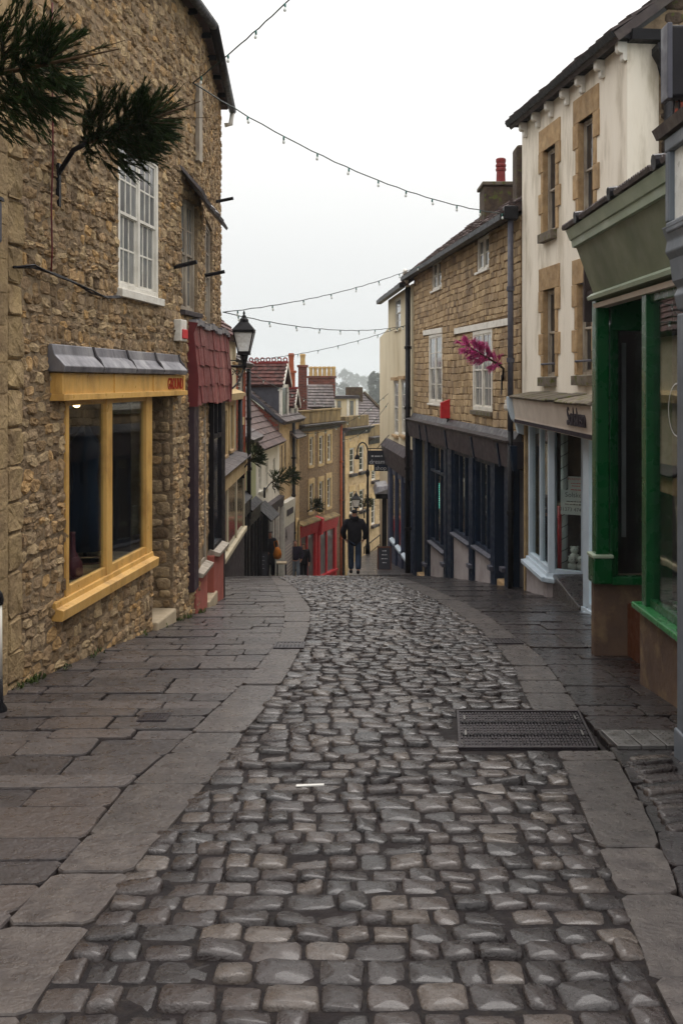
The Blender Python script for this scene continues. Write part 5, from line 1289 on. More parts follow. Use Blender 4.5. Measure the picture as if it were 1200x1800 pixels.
# L4 white rendered
def h4(f): wins[4] = [f.rect(*q) for q in ((455, 459.5, 820, 862), (467.5, 471.5, 810, 855), (480, 483.5, 805, 848))]; return wins[4]
f4, H4, w_ = house('white_house', 'white rendered house with brown tiled roof and three narrow windows', L3e, L4e, -0.66, h4, 'whiterender')
for r in wins[4]: window(f4, H4, r, -0.1, 1, 2, 'whitepaint', sill=('whiterender', 0.06, 0.06))
gable_roof(f4, H4, -0.66, 2.9, 2.3, 'brownslate', 15, 16, limit=240, ends=0.02)
zt = f4.Z(470, 900)
b = MB(); f4.box(b, 0, f4.len, -9, zt + 0.2, -0.01, 0.04); s4 = b.build('shopfront', 'plum', H4)
b = MB(); f4.prof(b, f4.len * 0.35, f4.len, [(0.0, zt - 0.1), (0.16, zt - 0.1), (0.2, zt + 0.28), (0, zt + 0.32)]); b.build('fascia', 'fasciadark', H4)
b = MB(); f4.prof(b, 0.05, f4.len * 0.36, [(0.0, zt + 0.4), (0.5, zt - 0.05), (0.52, zt + 0.0), (0.0, zt + 0.47)]); b.build('awning', 'blackpaint', H4)
for k in range(5):
    a = (f4.len - 0.1) * k / 4; b = MB(); f4.box(b, a, a + 0.1, -9, zt, 0.04, 0.2); b.build('pilaster', 'whitepaint' if k > 1 else 'blackpaint', s4)
    if k < 4:
        b = MB(); f4.box(b, a + 0.15, a + f4.len / 4 - 0.1, zt - 2.0, zt - 0.15, 0.04, 0.07); b.build('pane', 'darkglass' if k < 2 else 'cafe', s4)  # farther panes carry the lit interior as colour
# L5 stone house with brick gable and dormers
fL5 = Fac(L4e, L6s)
def h5(f): wins[5] = [f.rect(*q) for q in ((494, 497, 783, 832), (500, 503, 778, 826), (513.5, 516, 775, 820), (520, 522.5, 772, 816))]; return wins[5]
z5 = Fac(L4e, L6s).Z(495, 742)
f5, H5, w_ = house('dormered_house', 'stone house with brick gable, two tiled dormers and white trim', L4e, L6s, z5, h5, 'ashlar', mbody='ashlar')
for r in wins[5]: window(f5, H5, r, -0.1, 1, 1, 'oldpaint', frame=0.03)
dk5 = gable_roof(f5, H5, z5, 2.35, 2.6, 'slate', 13, 18, ends=0.05)
fg5 = Fac((L4e[0] - 5.2, L4e[1] - 0.02), (L4e[0], L4e[1] - 0.02))
b = MB(); pts = [(0, -3), (5.19, -3), (5.19, z5), (2.6, z5 + 2.2), (0, z5)]
b.prism([fg5.P(s, z, 0.03) for s, z in pts], [fg5.P(s, z, -0.1) for s, z in pts]); gb = b.build('gable', 'brickmortar', H5)
z = -1.6; row = 0; rest = MB(); cnt = 0
while z < z5 + 2.1:
    lim = 5.15 if z < z5 else 5.15 - (z - z5) * 2.6 / 2.2
    t = 2.6 + (0.11 if row % 2 else 0)
    while t + 0.2 < lim:
        p = fg5.P(t, z); u_ = CX + p.x / p.y * F; v_ = HY - (z - EYE) / p.y * F
        own = 432 < u_ < 492 and v_ < 775 and cnt < 260
        b = MB() if own else rest; fg5.box(b, t, t + 0.21, z, z + 0.068, 0.02, 0.045, R.random())
        if own: b.build('brick', 'brick', gb); cnt += 1
        t += 0.222
    z += 0.08; row += 1
rest.build('brickwork', 'brick', gb, kind='stuff')
b = MB(); b.prism([fg5.P(5.3, z5 - 0.05, 0.1), fg5.P(2.6, z5 + 2.32, 0.1), fg5.P(2.6, z5 + 2.45, 0.1), fg5.P(5.35, z5 + 0.06, 0.1)], [fg5.P(5.3, z5 - 0.05, -0.1), fg5.P(2.6, z5 + 2.32, -0.1), fg5.P(2.6, z5 + 2.45, -0.1), fg5.P(5.35, z5 + 0.06, -0.1)]); b.build('verge', 'darkslate', H5)
def dormer(f, h, s0, s1, zb_, zt_, zr, back, over, rings):
    P = f.P
    b = MB(); f.prof(b, s0, s1, [(-0.06, zb_), (-0.06, zt_), (-back, zt_), (-back, zt_ - 0.2)]); d = b.build('dormer', 'darkslate', h)
    b = MB(); f.box(b, s0 - 0.02, s0 + 0.12, zb_ - 0.2, zt_, -0.1, 0.0); f.box(b, s1 - 0.12, s1 + 0.02, zb_ - 0.2, zt_, -0.1, 0.0); f.box(b, s0 + .12, s1 - .12, zt_ - 0.12, zt_, -0.1, -0.01); f.box(b, s0 - 0.03, s0 + 0.0, zt_ - 0.08, zt_, -back, -0.1); b.build('trim', 'whitepaint', d)
    b = MB(); f.box(b, s0 + 0.12, s1 - 0.12, zb_, zt_ - 0.12, -0.08, -0.05); b.build('pane', 'darkglass', d)
    sm = (s0 + s1) / 2
    roof([P(s0 - over, zt_ - 0.03, -back), P(s0 - over, zt_ - 0.03, 0.1), P(sm, zr, 0.1), P(sm, zr, -back)], d, 'pantile', 6, 14, 'dormer_roof', 'tile', thick=0.04, jit=0.015)
    roof([P(s1 + over, zt_ - 0.03, 0.1), P(s1 + over, zt_ - 0.03, -back), P(sm, zr, -back), P(sm, zr, 0.1)], d, 'pantile', 6, 14, 'dormer_roof', 'tile', thick=0.04)
    for q in (s0 - over, s1 + over):
        b = MB(); e_ = [P(q, zt_ - 0.12, 0.12), P(sm, zr - 0.08, 0.12), P(sm, zr + 0.06, 0.12), P(q, zt_ + 0.03, 0.12)]
        b.prism(e_, [p_ - f.n * 0.05 for p_ in e_]); b.build('bargeboard', 'whitepaint', d)
    b = MB(); f.box(b, sm - 0.06, sm + 0.06, zr, zr + 0.09, -back, 0.12); b.build('ridge', 'redclay', d)
    for k in range(rings):
        c = P(sm, zr + 0.15, 0.0 - k * (back - 0.1) / rings); b = MB()
        pts = [c + f.n * (0.075 * math.cos(q)) + Vector((0, 0, 0.075 * math.sin(q))) for q in [math.pi * 2 * i / 10 for i in range(11)]]
        b.tube(pts, 0.028, 6); b.build('ridge_ring', 'redclay', d)
    return d
y0 = f5.S(496, 0) ; 
zd = EYE - (676 - HY) / F * L4e[1]
dormer(f5, H5, 0.45, 1.75, z5 + 0.1, zd, zd + 0.82, 1.7, 0.15, 7)
zd2 = EYE - (713 - HY) / F * (f5.P(2.9, 0).y)
dormer(f5, H5, f5.len - 1.35, f5.len - 0.35, z5 - 0.6, zd2, zd2 + 0.68, 1.2, 0.1, 0)
p = f5.P(f5.S(511), 0, 0.12); pipe(H5, [(p.x, p.y, z5), (p.x, p.y, -9)], 0.07)
b = MB(); f5.prof(b, f5.S(509), f5.len, [(0, z5 - 0.55), (0.3, z5 - 0.75), (0.32, z5 - 0.7), (0, z5 - 0.42)]); b.build('small_roof', 'slate', H5)
zt = f5.Z(501, 900)
b = MB(); f5.prof(b, 0.1, f5.S(511), [(0, zt - 0.5), (0.16, zt - 0.5), (0.2, zt + 0.45), (0, zt + 0.48)]); sb_ = b.build('sign_board', 'whitepaint', H5)
b = MB(); f5.box(b, 0.5, f5.S(507), zt - 0.1, zt + 0.14, 0.19, 0.2); b.build('sign_lettering', 'ink', sb_)
b = MB(); f5.box(b, 0.1, f5.S(511), -9, zt - 0.5, -0.05, 0.15); gp_ = b.build('menu_wall', 'lilac', H5)
text('A', 'ink', gp_, f5.P(0.35, zt - 1.05, 0.155), f5.d, (0, 0, 1), 0.65, 0.004)
for k in range(14): b = MB(); z0 = zt - 1.3 - k * 0.13; f5.box(b, 0.4, f5.S(508) - R.uniform(0, 0.25), z0, z0 + 0.03, 0.15, 0.154); b.build('menu_line', 'cream_board', gp_)
def arch(f, h, ua, ub, vt, vb, m='darkglass'):
    r = f.rect(ua, ub, vt, vb); sm = (r[0] + r[1]) / 2; hw = (r[1] - r[0]) / 2
    pts = [(r[0], r[2]), (r[1], r[2])] + [(sm + hw * math.cos(math.pi * k / 8), r[3] - hw * 1.6 + hw * 1.6 * math.sin(math.pi * k / 8)) for k in range(9)]
    b = MB(); b.prism([f.P(s, z, 0.01) for s, z in pts], [f.P(s, z, 0.04) for s, z in pts]); o = b.build('arched_door', m, h)
    b = MB(); b.tube([f.P(r[0], r[2], 0.05)] + [f.P(s, z, 0.05) for s, z in reversed(pts[2:])] + [f.P(r[1], r[2], 0.05)], 0.06, 6); b.build('arch_stones', 'ashlar_pale', o)
arch(f5, H5, 518, 523, 912, 1000)
# L6 rubble house over the red shop
def h6(f): wins[6] = [f.rect(*q) for q in ((543, 550, 768, 818), (560, 567, 766, 815), (574.5, 581, 763, 810), (543, 550, 850, 900), (560, 567, 846, 898), (574, 580.5, 840, 891))]; return wins[6]
z6 = Fac(L6s, L6e).Z(560, 749)
f6, H6, w_ = house('rubble_house', 'far rubble stone house with six sash windows above the bright red shop', L6s, L6e, z6, h6, 'farrubble')
for r in wins[6]:
    window(f6, H6, r, -0.09, 1, 2, 'whitepaint', frame=0.06)
    for s0, s1, z0, z1 in ((r[0] - 0.12, r[0], r[2] - .1, r[3]), (r[1], r[1] + 0.12, r[2] - .1, r[3]), (r[0] - 0.12, r[1] + 0.12, r[3], r[3] + 0.22), (r[0], r[1], r[2] - 0.12, r[2])):
        b = MB(); f6.box(b, s0, s1, z0, z1, -0.05, 0.035); b.build('surround', 'ashlar_pale', H6)
b = MB(); f6.prof(b, -0.1, f6.len + 0.1, [(-0.2, z6 - 0.15), (0.06, z6 - 0.15), (0.12, z6 - 0.02), (0.3, z6 + 0.06), (0.32, z6 + 0.12), (-0.2, z6 + 0.14)]); b.build('cornice', 'leaddark', H6)
zp6 = f6.Z(560, 722)
b = MB(); f6.box(b, -0.12, f6.len + 0.1, z6 + 0.14, zp6, -0.22, 0.03); b.build('parapet', 'dirtyparapet', H6, bevel=0.02)
b = MB(); f6.box(b, -0.16, f6.len + 0.13, zp6, zp6 + 0.06, -0.26, 0.07); b.build('coping', 'dirtyparapet', H6)
P = f6.P
roof([P(-0.1, z6 + 0.4, -0.5), P(f6.len, z6 + 0.4, -0.5), P(f6.len, z6 + 1.5, -2.3), P(-0.1, z6 + 1.5, -2.3)], H6, 'brownslate', 8, 14, jit=0.01)
zr0 = f6.Z(560, 945)
for (ua, ub, vt, vb) in ((528, 560, 920, 941), (562, 594, 912, 932)):
    r = f6.rect(ua, ub, vt, vb, o=0.2); b = MB(); f6.prof(b, r[0], r[1], [(0, r[2]), (0.16, r[2]), (0.24, r[3] - 0.08), (0.28, r[3]), (0, r[3] + 0.05)]); fs6 = b.build('fascia', 'red', H6)
    b = MB(); f6.prof(b, r[0], r[1], [(0, r[3] + 0.05), (0.32, r[3] + 0.0), (0.3, r[3] + 0.06), (0, r[3] + 0.16)]); b.build('fascia_cap', 'dirtyparapet', fs6)
    b = MB(); a_, c_ = r[0], r[1]; zq = r[2] - 2.6
    for t in (a_, c_ - 0.22): f6.box(b, t, t + 0.22, -12, r[2] + 0.01, -0.02, 0.14)
    f6.box(b, (a_ + c_) / 2 - 0.05, (a_ + c_) / 2 + 0.05, r[2] - 1.9, r[2], -0.02, 0.1); f6.box(b, a_, c_, r[2] - 2.0, r[2] - 1.9, -0.02, 0.2); f6.box(b, a_, c_, -12, r[2] - 2.0, -0.02, 0.1)
    w = b.build('shop_window', 'red', H6)
    b = MB(); f6.box(b, a_ + 0.22, c_ - 0.22, r[2] - 1.9, r[2], 0.0, 0.03); b.build('pane', 'paleglass', w)
t = f6.S(561, .15); b = MB(); f6.prof(b, t - 0.12, t + 0.12, [(0, zr0 + 0.1), (0.3, zr0 + 0.2), (0.36, zr0 + 0.9), (0, zr0 + 1.0)]); b.build('console', 'red', H6)
p = f6.P(f6.len - 0.06, 0, 0.1); pipe(H6, [(p.x, p.y, z6), (p.x, p.y, -11)], 0.06, 'terracotta')
# L7, L8 far ashlar houses that close the view
L70 = (L6e[0] + 0.25, L6e[1] + 2.2); L71 = facade_u(L70, 647, 0.40); L72 = facade_u((L71[0], L71[1] + 0.3), 720, 0.36)
def h7(f): wins[7] = [f.rect(*q) for q in ((614.5, 622.5, 787, 832), (631, 639, 783, 828), (614.5, 622, 864, 902), (631.5, 639, 860, 896))]; return wins[7]
z7 = Fac(L70, L71).Z(625, 755)
f7, H7, w_ = house('ashlar_corner_house', 'tan ashlar house with swept parapet, right of the red shop', L70, L71, z7, h7, 'ashlar')
def far_trim(f, h, rs, z, zp, ramp_=0.0):
    for r in rs:
        window(f, h, r, -0.1, 1, 2, 'whitepaint', frame=0.06)
        b = MB(); f.box(b, r[0] - 0.14, r[1] + 0.14, r[3], r[3] + 0.3, -0.05, 0.03); b.build('lintel', 'ashlar_pale', h)
        b = MB(); f.prof(b, r[0] - 0.12, r[1] + 0.12, [(-0.1, r[2] - 0.16), (0.15, r[2] - 0.16), (0.17, r[2] - 0.03), (-0.1, r[2])]); b.build('sill', 'leaddark', h)
    b = MB(); f.prof(b, -0.05, f.len + 0.05, [(-0.2, z - 0.25), (0.06, z - 0.25), (0.12, z - 0.05), (0.34, z + 0.06), (0.36, z + 0.13), (-0.2, z + 0.15)]); b.build('cornice', 'leaddark', h)
    n = 12
    for k in range(n):
        a = f.len * k / n; q = zp
        if ramp_: g_ = k / n; q = zp - ramp_ * (0.5 - 0.5 * math.cos(min(1, max(0, (g_ - 0.0) / 0.35)) * math.pi))
        b = MB(R.random()); f.box(b, a, a + f.len / n, z + 0.15, q, -0.25, 0.03); b.build('parapet', 'dirtyparapet', h)
far_trim(f7, H7, wins[7], z7, f7.Z(625, 731))
z = -9
while z < z7 - 0.2:                                 # quoins
    b = MB(R.random()); w = R.choice((0.3, 0.5)); f7.box(b, 0.0, w, z, z + 0.3, 0.0, 0.02); b.build('quoin', 'ashlar_pale', w_); z += 0.32
p = f7.P(0.05, 0, 0.1)
b = MB(); b.box(L6e[0] + 0.02, L70[0] + 0.02, L70[1] - 0.5, L70[1] + 0.4, -12, z7 - 0.1); b.build('return_wall', 'farrubble', H7)
pipe(H7, [(L6e[0] + 0.16, L6e[1] + 1.6, z7), (L6e[0] + 0.16, L6e[1] + 1.6, -11)], 0.07)
def h8(f): wins[8] = [f.rect(*q) for q in ((653, 660, 826, 844), (667, 674, 826, 841), (652.5, 659, 876, 922), (666.5, 673, 874, 918))]; return wins[8]
z8 = Fac((L71[0], L71[1] + 0.3), L72).Z(665, 770)
f8, H8, w_ = house('ashlar_terrace_house', 'tan ashlar house partly hidden behind the hanging signs, far down the street', (L71[0], L71[1] + 0.3), L72, z8, h8, 'ashlar')
far_trim(f8, H8, wins[8], z8, f8.Z(665, 746), 0.0)
# roofs, dormer and chimneys behind the far parapets
P = f8.P
dk8 = roof([at(612, 748, 53.5), at(696, 748, 57), at(639, 691, 59), at(612, 691, 58)], H8, 'slate', 12, 12, jit=0.012)
b = MB(); b.tube([at(696, 746, 56.9), at(640, 690, 58.9)], 0.1, 6); b.build('verge_coping', 'darkstone', dk8)
b = MB(); c = at(623, 690, 56); b.box(c.x - 0.5, c.x + 0.5, 57.6, 58.4, c.z - 1.5, c.z + 0.3); b.build('chimney', 'darkstone', dk8, bevel=0.05)
fd = Fac(at(583, 700, 50)[:2], at(627, 700, 51)[:2]); za, zb9 = EYE - (735 - HY) / F * 50.5, EYE - (701 - HY) / F * 50.5
b = MB(); fd.box(b, 0, fd.len, za, zb9, -2, 0); dm = b.build('attic_dormer', 'creamwall', H7)
b = MB(); fd.box(b, -0.1, fd.len + 0.1, zb9, zb9 + 0.16, -2, 0.12); b.build('dormer_flat_roof', 'leaddark', dm)
for a in (0.1, 0.62, 0.98):
    b = MB(); fd.box(b, fd.len * a - 0.06, fd.len * a + 0.1, za, zb9, 0, 0.03); b.build('trim', 'whitepaint', dm)
for a in (0.22, 0.72):
    b = MB(); fd.box(b, fd.len * a, fd.len * a + 0.22, za + 0.15, zb9 - 0.1, 0, 0.02); b.build('pane', 'paleglass', dm)
def chimney(parent, u0, u1, vt, vb, y, m, pots=(), cap=None, d=0.7):
    a, c = at(u0, vb, y), at(u1, vt, y); b = MB(); b.box(a.x, c.x, y, y + d, a.z, c.z); ch = b.build('chimney', m, parent, bevel=0.02)
    b = MB(); b.box(a.x - 0.05, c.x + 0.05, y - 0.05, y + d + 0.05, c.z - 0.02, c.z + 0.09); b.build('chimney_cap', cap or m, ch, bevel=0.015)
    for (pu, pv, rr, pm) in pots:
        q = at(pu, vt, y); h = (vt - pv) / F * y; b = MB()
        b.lathe((q.x, y + d / 2, c.z + 0.08), [(rr, 0), (rr * 0.85, h * 0.6), (rr, h * 0.8), (rr * 1.1, h * 0.84), (rr * 1.1, h * 0.9), (rr * 0.9, h)], 10); b.build('chimney_pot', pm, ch, smooth=False)
    return ch
chimney(H5, 505, 518, 655, 730, 41.5, 'terracotta', [(511.5, 624, 0.12, 'terracotta')], d=0.4)
chimney(H6, 524, 539, 645, 720, 43.5, 'brickfar', [(531.5, 625, 0.12, 'buffclay')], d=0.5)
chimney(H6, 541, 589, 664, 700, 48.2, 'brickfar', [(546 + 8 * k, 647, 0.1, 'buffclay') for k in range(6)], d=0.6)
a, c = at(565, 722, 49), at(584, 692, 49)
b = MB(); b.box(a.x, c.x, 49, 49.6, a.z, c.z); b.build('parapet_pier', 'dirtyparapet', H6)
P0 = at(541, 678, 47.2); 
roof([at(540, 716, 45.5), at(588, 716, 46.8), at(584, 676, 48), at(541, 676, 47.4)], H6, 'slate', 8, 10, 'upper_roof')
# building on the right past the cream house (dark porch and corner)
hP = thing('porch_house', 'dark fronted house with a small lead porch roof beyond the hanging signs', 'house', (1.75, 36, tz(36)))
b = MB(); b.box(C1[0] + 0.12, C1[0] + 4, C1[1] + 0.05, 44, -8, ZEC - 0.8); b.build('wall', 'creamwall', hP)
q0, q1 = at(657, 850, 36.5), at(690, 872, 36.5)
b = MB(); b.hexa([(q0.x, 36.2, q1.z + 0.1), (q1.x + 0.3, 36.2, q1.z + 0.1), (q1.x + 0.3, 38.2, q1.z + 0.1), (q0.x, 38.2, q1.z + 0.1), (q0.x + 0.1, 36.3, q0.z - 0.1), (q1.x + 0.3, 36.2, q0.z + 0.02), (q1.x + 0.3, 38.2, q0.z + 0.02), (q0.x + 0.1, 38.1, q0.z - 0.1)]); b.build('porch_roof', 'lead', hP, bevel=0.03)
b = MB(); b.box(q0.x + 0.06, q1.x + 0.3, 36.3, 38.1, q1.z - 0.08, q1.z + 0.1); b.build('porch_beam', 'blackpaint', hP)
for yy in (36.35, 38.0):
    b = MB(); b.box(q0.x + 0.36, q0.x + 0.46, yy, yy + 0.1, tz(37.5) - 0.3, q1.z - 0.08); b.build('porch_post', 'blackpaint', hP)
# ------------------------------------------------------------------ things on the street
def fir(name, label, base, tip, rad, nb, npb, m='needle', root=None, group='christmas trees on wall brackets', wallp=None, leaders=4, needle=0.05, bare=0.35, nw=0.0035):
    """small cut fir in an angled wall bracket: stem, swept boughs of needles, bare leading twigs"""
    base, tip = Vector(base), Vector(tip)
    t = thing(name, label, 'tree', base, group)
    ax = tip - base; L_ = ax.length; ax.normalize()
    s1 = ax.cross(Vector((0, 0, 1))).normalized(); s2 = s1.cross(ax)
    mk(t, 'stem', 'bark', lambda b: b.tube([base - ax * 0.05, base + ax * L_ * 0.55, tip], [0.022, 0.013, 0.004], 7), True)
    tw, nd_ = MB(), MB()
    def spray(p, d, ln, n, k):
        d = d.normalized(); a = d.orthogonal().normalized(); c = d.cross(a)
        tw.tube([p, p + d * ln], [0.004, 0.0015], 4, caps=False)
        for i in range(n):
            f_ = R.random(); q = R.uniform(0, 6.283); o_ = p + d * (ln * f_)
            dr_ = (d * R.uniform(0.9, 1.8) + a * math.cos(q) * k + c * math.sin(q) * k).normalized()
            w = dr_.cross(Vector((R.uniform(-1, 1), R.uniform(-1, 1), R.uniform(-1, 1)))).normalized() * nw
            e_ = o_ + dr_ * needle * R.uniform(0.6, 1.3)
            nd_.add([o_ - w, o_ + w, e_], [(0, 1, 2)], R.random())
    for i in range(nb):
        f_ = R.random() ** 0.8 * (1 - bare)
        q = R.uniform(0, 6.283)
        rdir = s1 * math.cos(q) + s2 * math.sin(q)
        ln = rad * (0.75 + 0.45 * math.sin(min(1, f_ / (1 - bare) + 0.15) * math.pi)) * R.uniform(0.65, 1.1)
        d0 = (rdir + ax * R.uniform(0.2, 0.75) + Vector((0, 0, -0.12))).normalized()
        p0 = base + ax * (L_ * f_)
        mid = p0 + d0 * ln * 0.55
        spray(p0, d0, ln * 0.6, npb // 3, 0.55)
        for j in range(3):
            d1 = (d0 + ax * R.uniform(0.1, 0.7) + Vector((R.uniform(-.4, .4), R.uniform(-.4, .4), R.uniform(-.4, .4)))).normalized()
            spray(mid, d1, ln * R.uniform(0.45, 0.8), npb // 3, 0.42)
    for i in range(leaders):
        p0 = base + ax * L_ * (1 - bare) * R.uniform(0.85, 1.1)
        d0 = (ax + s1 * R.uniform(-0.45, 0.45) + s2 * R.uniform(-0.45, 0.45)).normalized()
        tw.tube([p0, p0 + d0 * L_ * bare * R.uniform(0.6, 1.0)], [0.006, 0.002], 5); spray(p0, d0, L_ * bare * 0.7, npb // 5, 0.5)
    tw.build('twigs', 'bark', t); nd_.build('needles', m, t)
    if wallp is not None:
        w = Vector(wallp)
        b = MB(); b.tube([w + Vector((0, 0, -0.22)), w + Vector((0, 0, -0.05)), base - ax * 0.12 + Vector((0, 0, -0.02)), base + ax * 0.03], 0.022, 8); b.build('bracket', 'iron', t, smooth=True)
        b = MB(); b.box(w.x - 0.03, w.x + 0.03, w.y - 0.03, w.y + 0.03, w.z - 0.3, w.z + 0.06); b.build('bracket_plate', 'iron', t)
    return t
wp = fa.P(fa.S(100), fa.Z(100, 300)) ; b0 = wp + fa.n * 0.16 + Vector((0.03, -0.05, 0.2))
fir('christmas_tree', 'dark green fir on a bracket above the white sash window of the stone house', at(150, 252, 8.15), at(352, 178, 7.7), 0.35, 140, 150, wallp=wp, needle=0.055, leaders=7, bare=0.42, nw=0.0045)
fir('christmas_tree', 'dark green fir cut off by the picture edge, nearest the camera', at(-95, 150, 6.3), at(210, 86, 6.0), 0.36, 105, 150, wallp=fn.P(2.0, at(-150, 190, 6.2).z), needle=0.055, leaders=4, bare=0.38, nw=0.0045)
wp = fB.P(fB.S(883), fB.Z(883, 665)) 
fir('tinsel_tree', 'magenta pink tinsel tree on a bracket by the right white sash window', at(876, 641, 17.9), at(818, 606, 17.5), 0.17, 60, 60, 'pinktinsel', wallp=wp, needle=0.09, leaders=0, bare=0.0, nw=0.006)
def small_fir(lab, u, v, y, u2, v2, y2, rad, wu, wv, wy):
    fir('christmas_tree', lab, at(u, v, y), at(u2, v2, y2), rad, 40, 60, wallp=at(wu, wv, wy), needle=0.08, leaders=3, nw=0.008)
small_fir('small fir on a bracket in front of the pale green house', 437, 812, 27.5, 462, 785, 27.5, 0.3, 428, 822, 28.0)
small_fir('small fir on a bracket in front of the white house, lower of the overlapping pair', 478, 848, 33, 502, 836, 33.5, 0.38, 465, 860, 34.5)
small_fir('small fir overlapping the lower fir, in front of the dormered house', 500, 842, 38, 526, 828, 38, 0.36, 497, 850, 39.6)
small_fir('small fir on a bracket in front of the rubble house above the red shop', 545, 896, 42.5, 569, 884, 42.5, 0.36, 539, 893, 43.0)
small_fir('small fir on a bracket beside the far lantern', 637, 896, 47, 644, 868, 47, 0.4, 640, 900, 48.2)

def festoon(label, a, b, sag, n, f0=0.05, f1=0.95):
    a, b = Vector(a), Vector(b)
    t = thing('festoon_lights', label, 'string lights', a, 'festoon strings across the street')
    pt = lambda f_: a.lerp(b, f_) - Vector((0, 0, sag * 4 * f_ * (1 - f_)))
    mk(t, 'cable', 'cable', lambda m_: m_.tube([pt(i / 30) + Vector((0, 0, 0.006 * math.sin(i * 2.7))) for i in range(31)], 0.0085, 5), True)
    for i in range(n):
        p = pt(f0 + (f1 - f0) * i / max(1, n - 1)); k = Vector((R.uniform(-0.012, 0.012), R.uniform(-0.012, 0.012), 0))
        s = mk(t, 'socket', 'socket', lambda m_: m_.lathe(p + Vector((0, 0, -0.065)), [(0.012, 0.015), (0.013, 0.035), (0.01, 0.068)], 8), True)
        mk(s, 'bulb', 'bulb', lambda m_: m_.lathe(p + k + Vector((0, 0, -0.1)), [(0.004, 0), (0.016, 0.009), (0.018, 0.024), (0.011, 0.052)], 8), True)
    return t
an = fa.P(fa.S(335), fa.Z(335, 146)) + fa.n * 0.03
festoon('string of bulbs rising from the stone house out of the top of the picture', an, at(690, -190, 10.5), 0.10, 7)
festoon('string of bulbs sagging from the stone house eave to the brown house downpipe', an, fB.P(0.02, 4.5, 0.2), 0.30, 10, 0.13, 0.97)
e2 = fb.P(fb.len - 0.05, fb.Z(386, 548), 0.05)
festoon('string of bulbs rising to the brown stone house eave, second from the top', e2, fB.P(fB.S(768), ZEB + 0.0, 0.3), 0.16, 8)
festoon('nearly level string of bulbs running from the lantern to the cream house', e2, fC.P(0.4, fC.Z(717, 573), 0.05), 0.22, 9)
festoon('lowest string of bulbs, from the terrace roofs up to the cream house', at(438, 633, 28.0), fC.P(1.2, fC.Z(705, 576), 0.05), 0.16, 8)
festoon('far string of bulbs in front of the dormered roofs', at(418, 640, 28.2), at(590, 714, 45.5), 0.25, 8)
festoon('far string of bulbs in front of the rubble house windows', at(512, 760, 40.5), at(684, 690, 34.5), 0.5, 9)
festoon('far string of bulbs low over the ashlar houses', at(600, 772, 46.5), at(684, 705, 35), 0.4, 6)

# lanterns
def lantern(t, c, w, h, m='iron'):
    """four-sided tapering lantern; c is the bottom centre"""
    c = Vector(c); wb = w * 0.52
    def ring(hw, z): return [c + Vector((sx * hw, sy * hw, z)) for sx, sy in ((-1, -1), (1, -1), (1, 1), (-1, 1))]
    r0, r1 = ring(wb / 2, 0.06), ring(w / 2 * 0.93, h * 0.52)
    for i in range(4):
        mk(t, 'glass_pane', 'frost', lambda b: b.prism([r0[i], r0[(i + 1) % 4], r1[(i + 1) % 4], r1[i]], [p + (c - p) * 0.04 for p in (r0[i], r0[(i + 1) % 4], r1[(i + 1) % 4], r1[i])]))
    def fr_(b):
        for i in range(4): b.tube([r0[i], r1[i]], w * 0.035, 5)
        b.prism(ring(wb / 2 * 1.12, 0.0), ring(wb / 2 * 1.12, 0.062)); b.prism(ring(w / 2, h * 0.5), ring(w / 2, h * 0.56))
    mk(t, 'frame', m, fr_)
    def rf_(b):
        b.prism(ring(w / 2 * 1.04, h * 0.56), ring(w / 2 * 0.42, h * 0.74))
        b.lathe(c, [(w * 0.22, h * 0.74), (w * 0.2, h * 0.8), (w * 0.12, h * 0.84), (w * 0.1, h * 0.88), (w * 0.045, h * 0.9), (w * 0.06, h * 0.94), (w * 0.015, h)], 10)
    mk(t, 'lid', m, rf_)
lc = at(429, 624, 17.0)
t = thing('street_lamp', 'black lantern with frosted panes on an iron wall bracket by the shingled canopy', 'street lamp', lc, 'street lanterns')
lantern(t, lc, 0.36, 0.76)
mk(t, 'neck', 'iron', lambda b: b.lathe(lc + Vector((0, 0, -0.24)), [(0.02, 0), (0.05, 0.04), (0.04, 0.1), (0.055, 0.14), (0.075, 0.24)], 10), True)
wl = fb.P(fb.len - 0.1, lc.z - 0.2)
def brk(b):
    b.tube([wl, Vector((lc.x, lc.y, lc.z - 0.2))], 0.022, 8); b.tube([wl + Vector((0, 0, 0.1)), Vector((lc.x + 0.0, lc.y, lc.z - 0.1))], 0.01, 6)
    pts = [wl + Vector((0, 0, -0.45)) + (Vector((lc.x, lc.y, lc.z - 0.22)) - wl - Vector((0, 0, -0.45))) * (k / 8) + Vector((0.05, 0, -0.09)) * math.sin(math.pi * k / 8) for k in range(9)]
    b.tube(pts, 0.016, 6)
    for s_, r_ in ((0.45, 0.07), (0.72, 0.045)):
        c = wl.lerp(Vector((lc.x, lc.y, lc.z - 0.2)), s_) + Vector((0, 0, -0.1)); b.tube([c + Vector((r_ * math.cos(q) * (1 - q * 0.06), 0, r_ * math.sin(q) * (1 - q * 0.06))) for q in [0.5 * k for k in range(15)]], 0.009, 5)
mk(t, 'bracket', 'iron', brk, True)
lp = at(646, 980, 37.5); lp.z = tz(37.5)
t = thing('swan_neck_lamp', 'tall black lamp post with swan neck lamp on the raised pavement', 'street lamp', lp)
ztp = at(646, 795, 37.5).z
mk(t, 'post', 'iron', lambda b: b.lathe(lp, [(0.09, 0), (0.09, 0.3), (0.06, 0.4), (0.055, 1.6), (0.07, 1.65), (0.045, 1.75), (0.04, 2.9), (0.075, 3.0), (0.075, 3.1), (0.03, 3.2), (0.026, ztp - lp.z)], 10), True)
c9 = at(637, 793, 37.5)
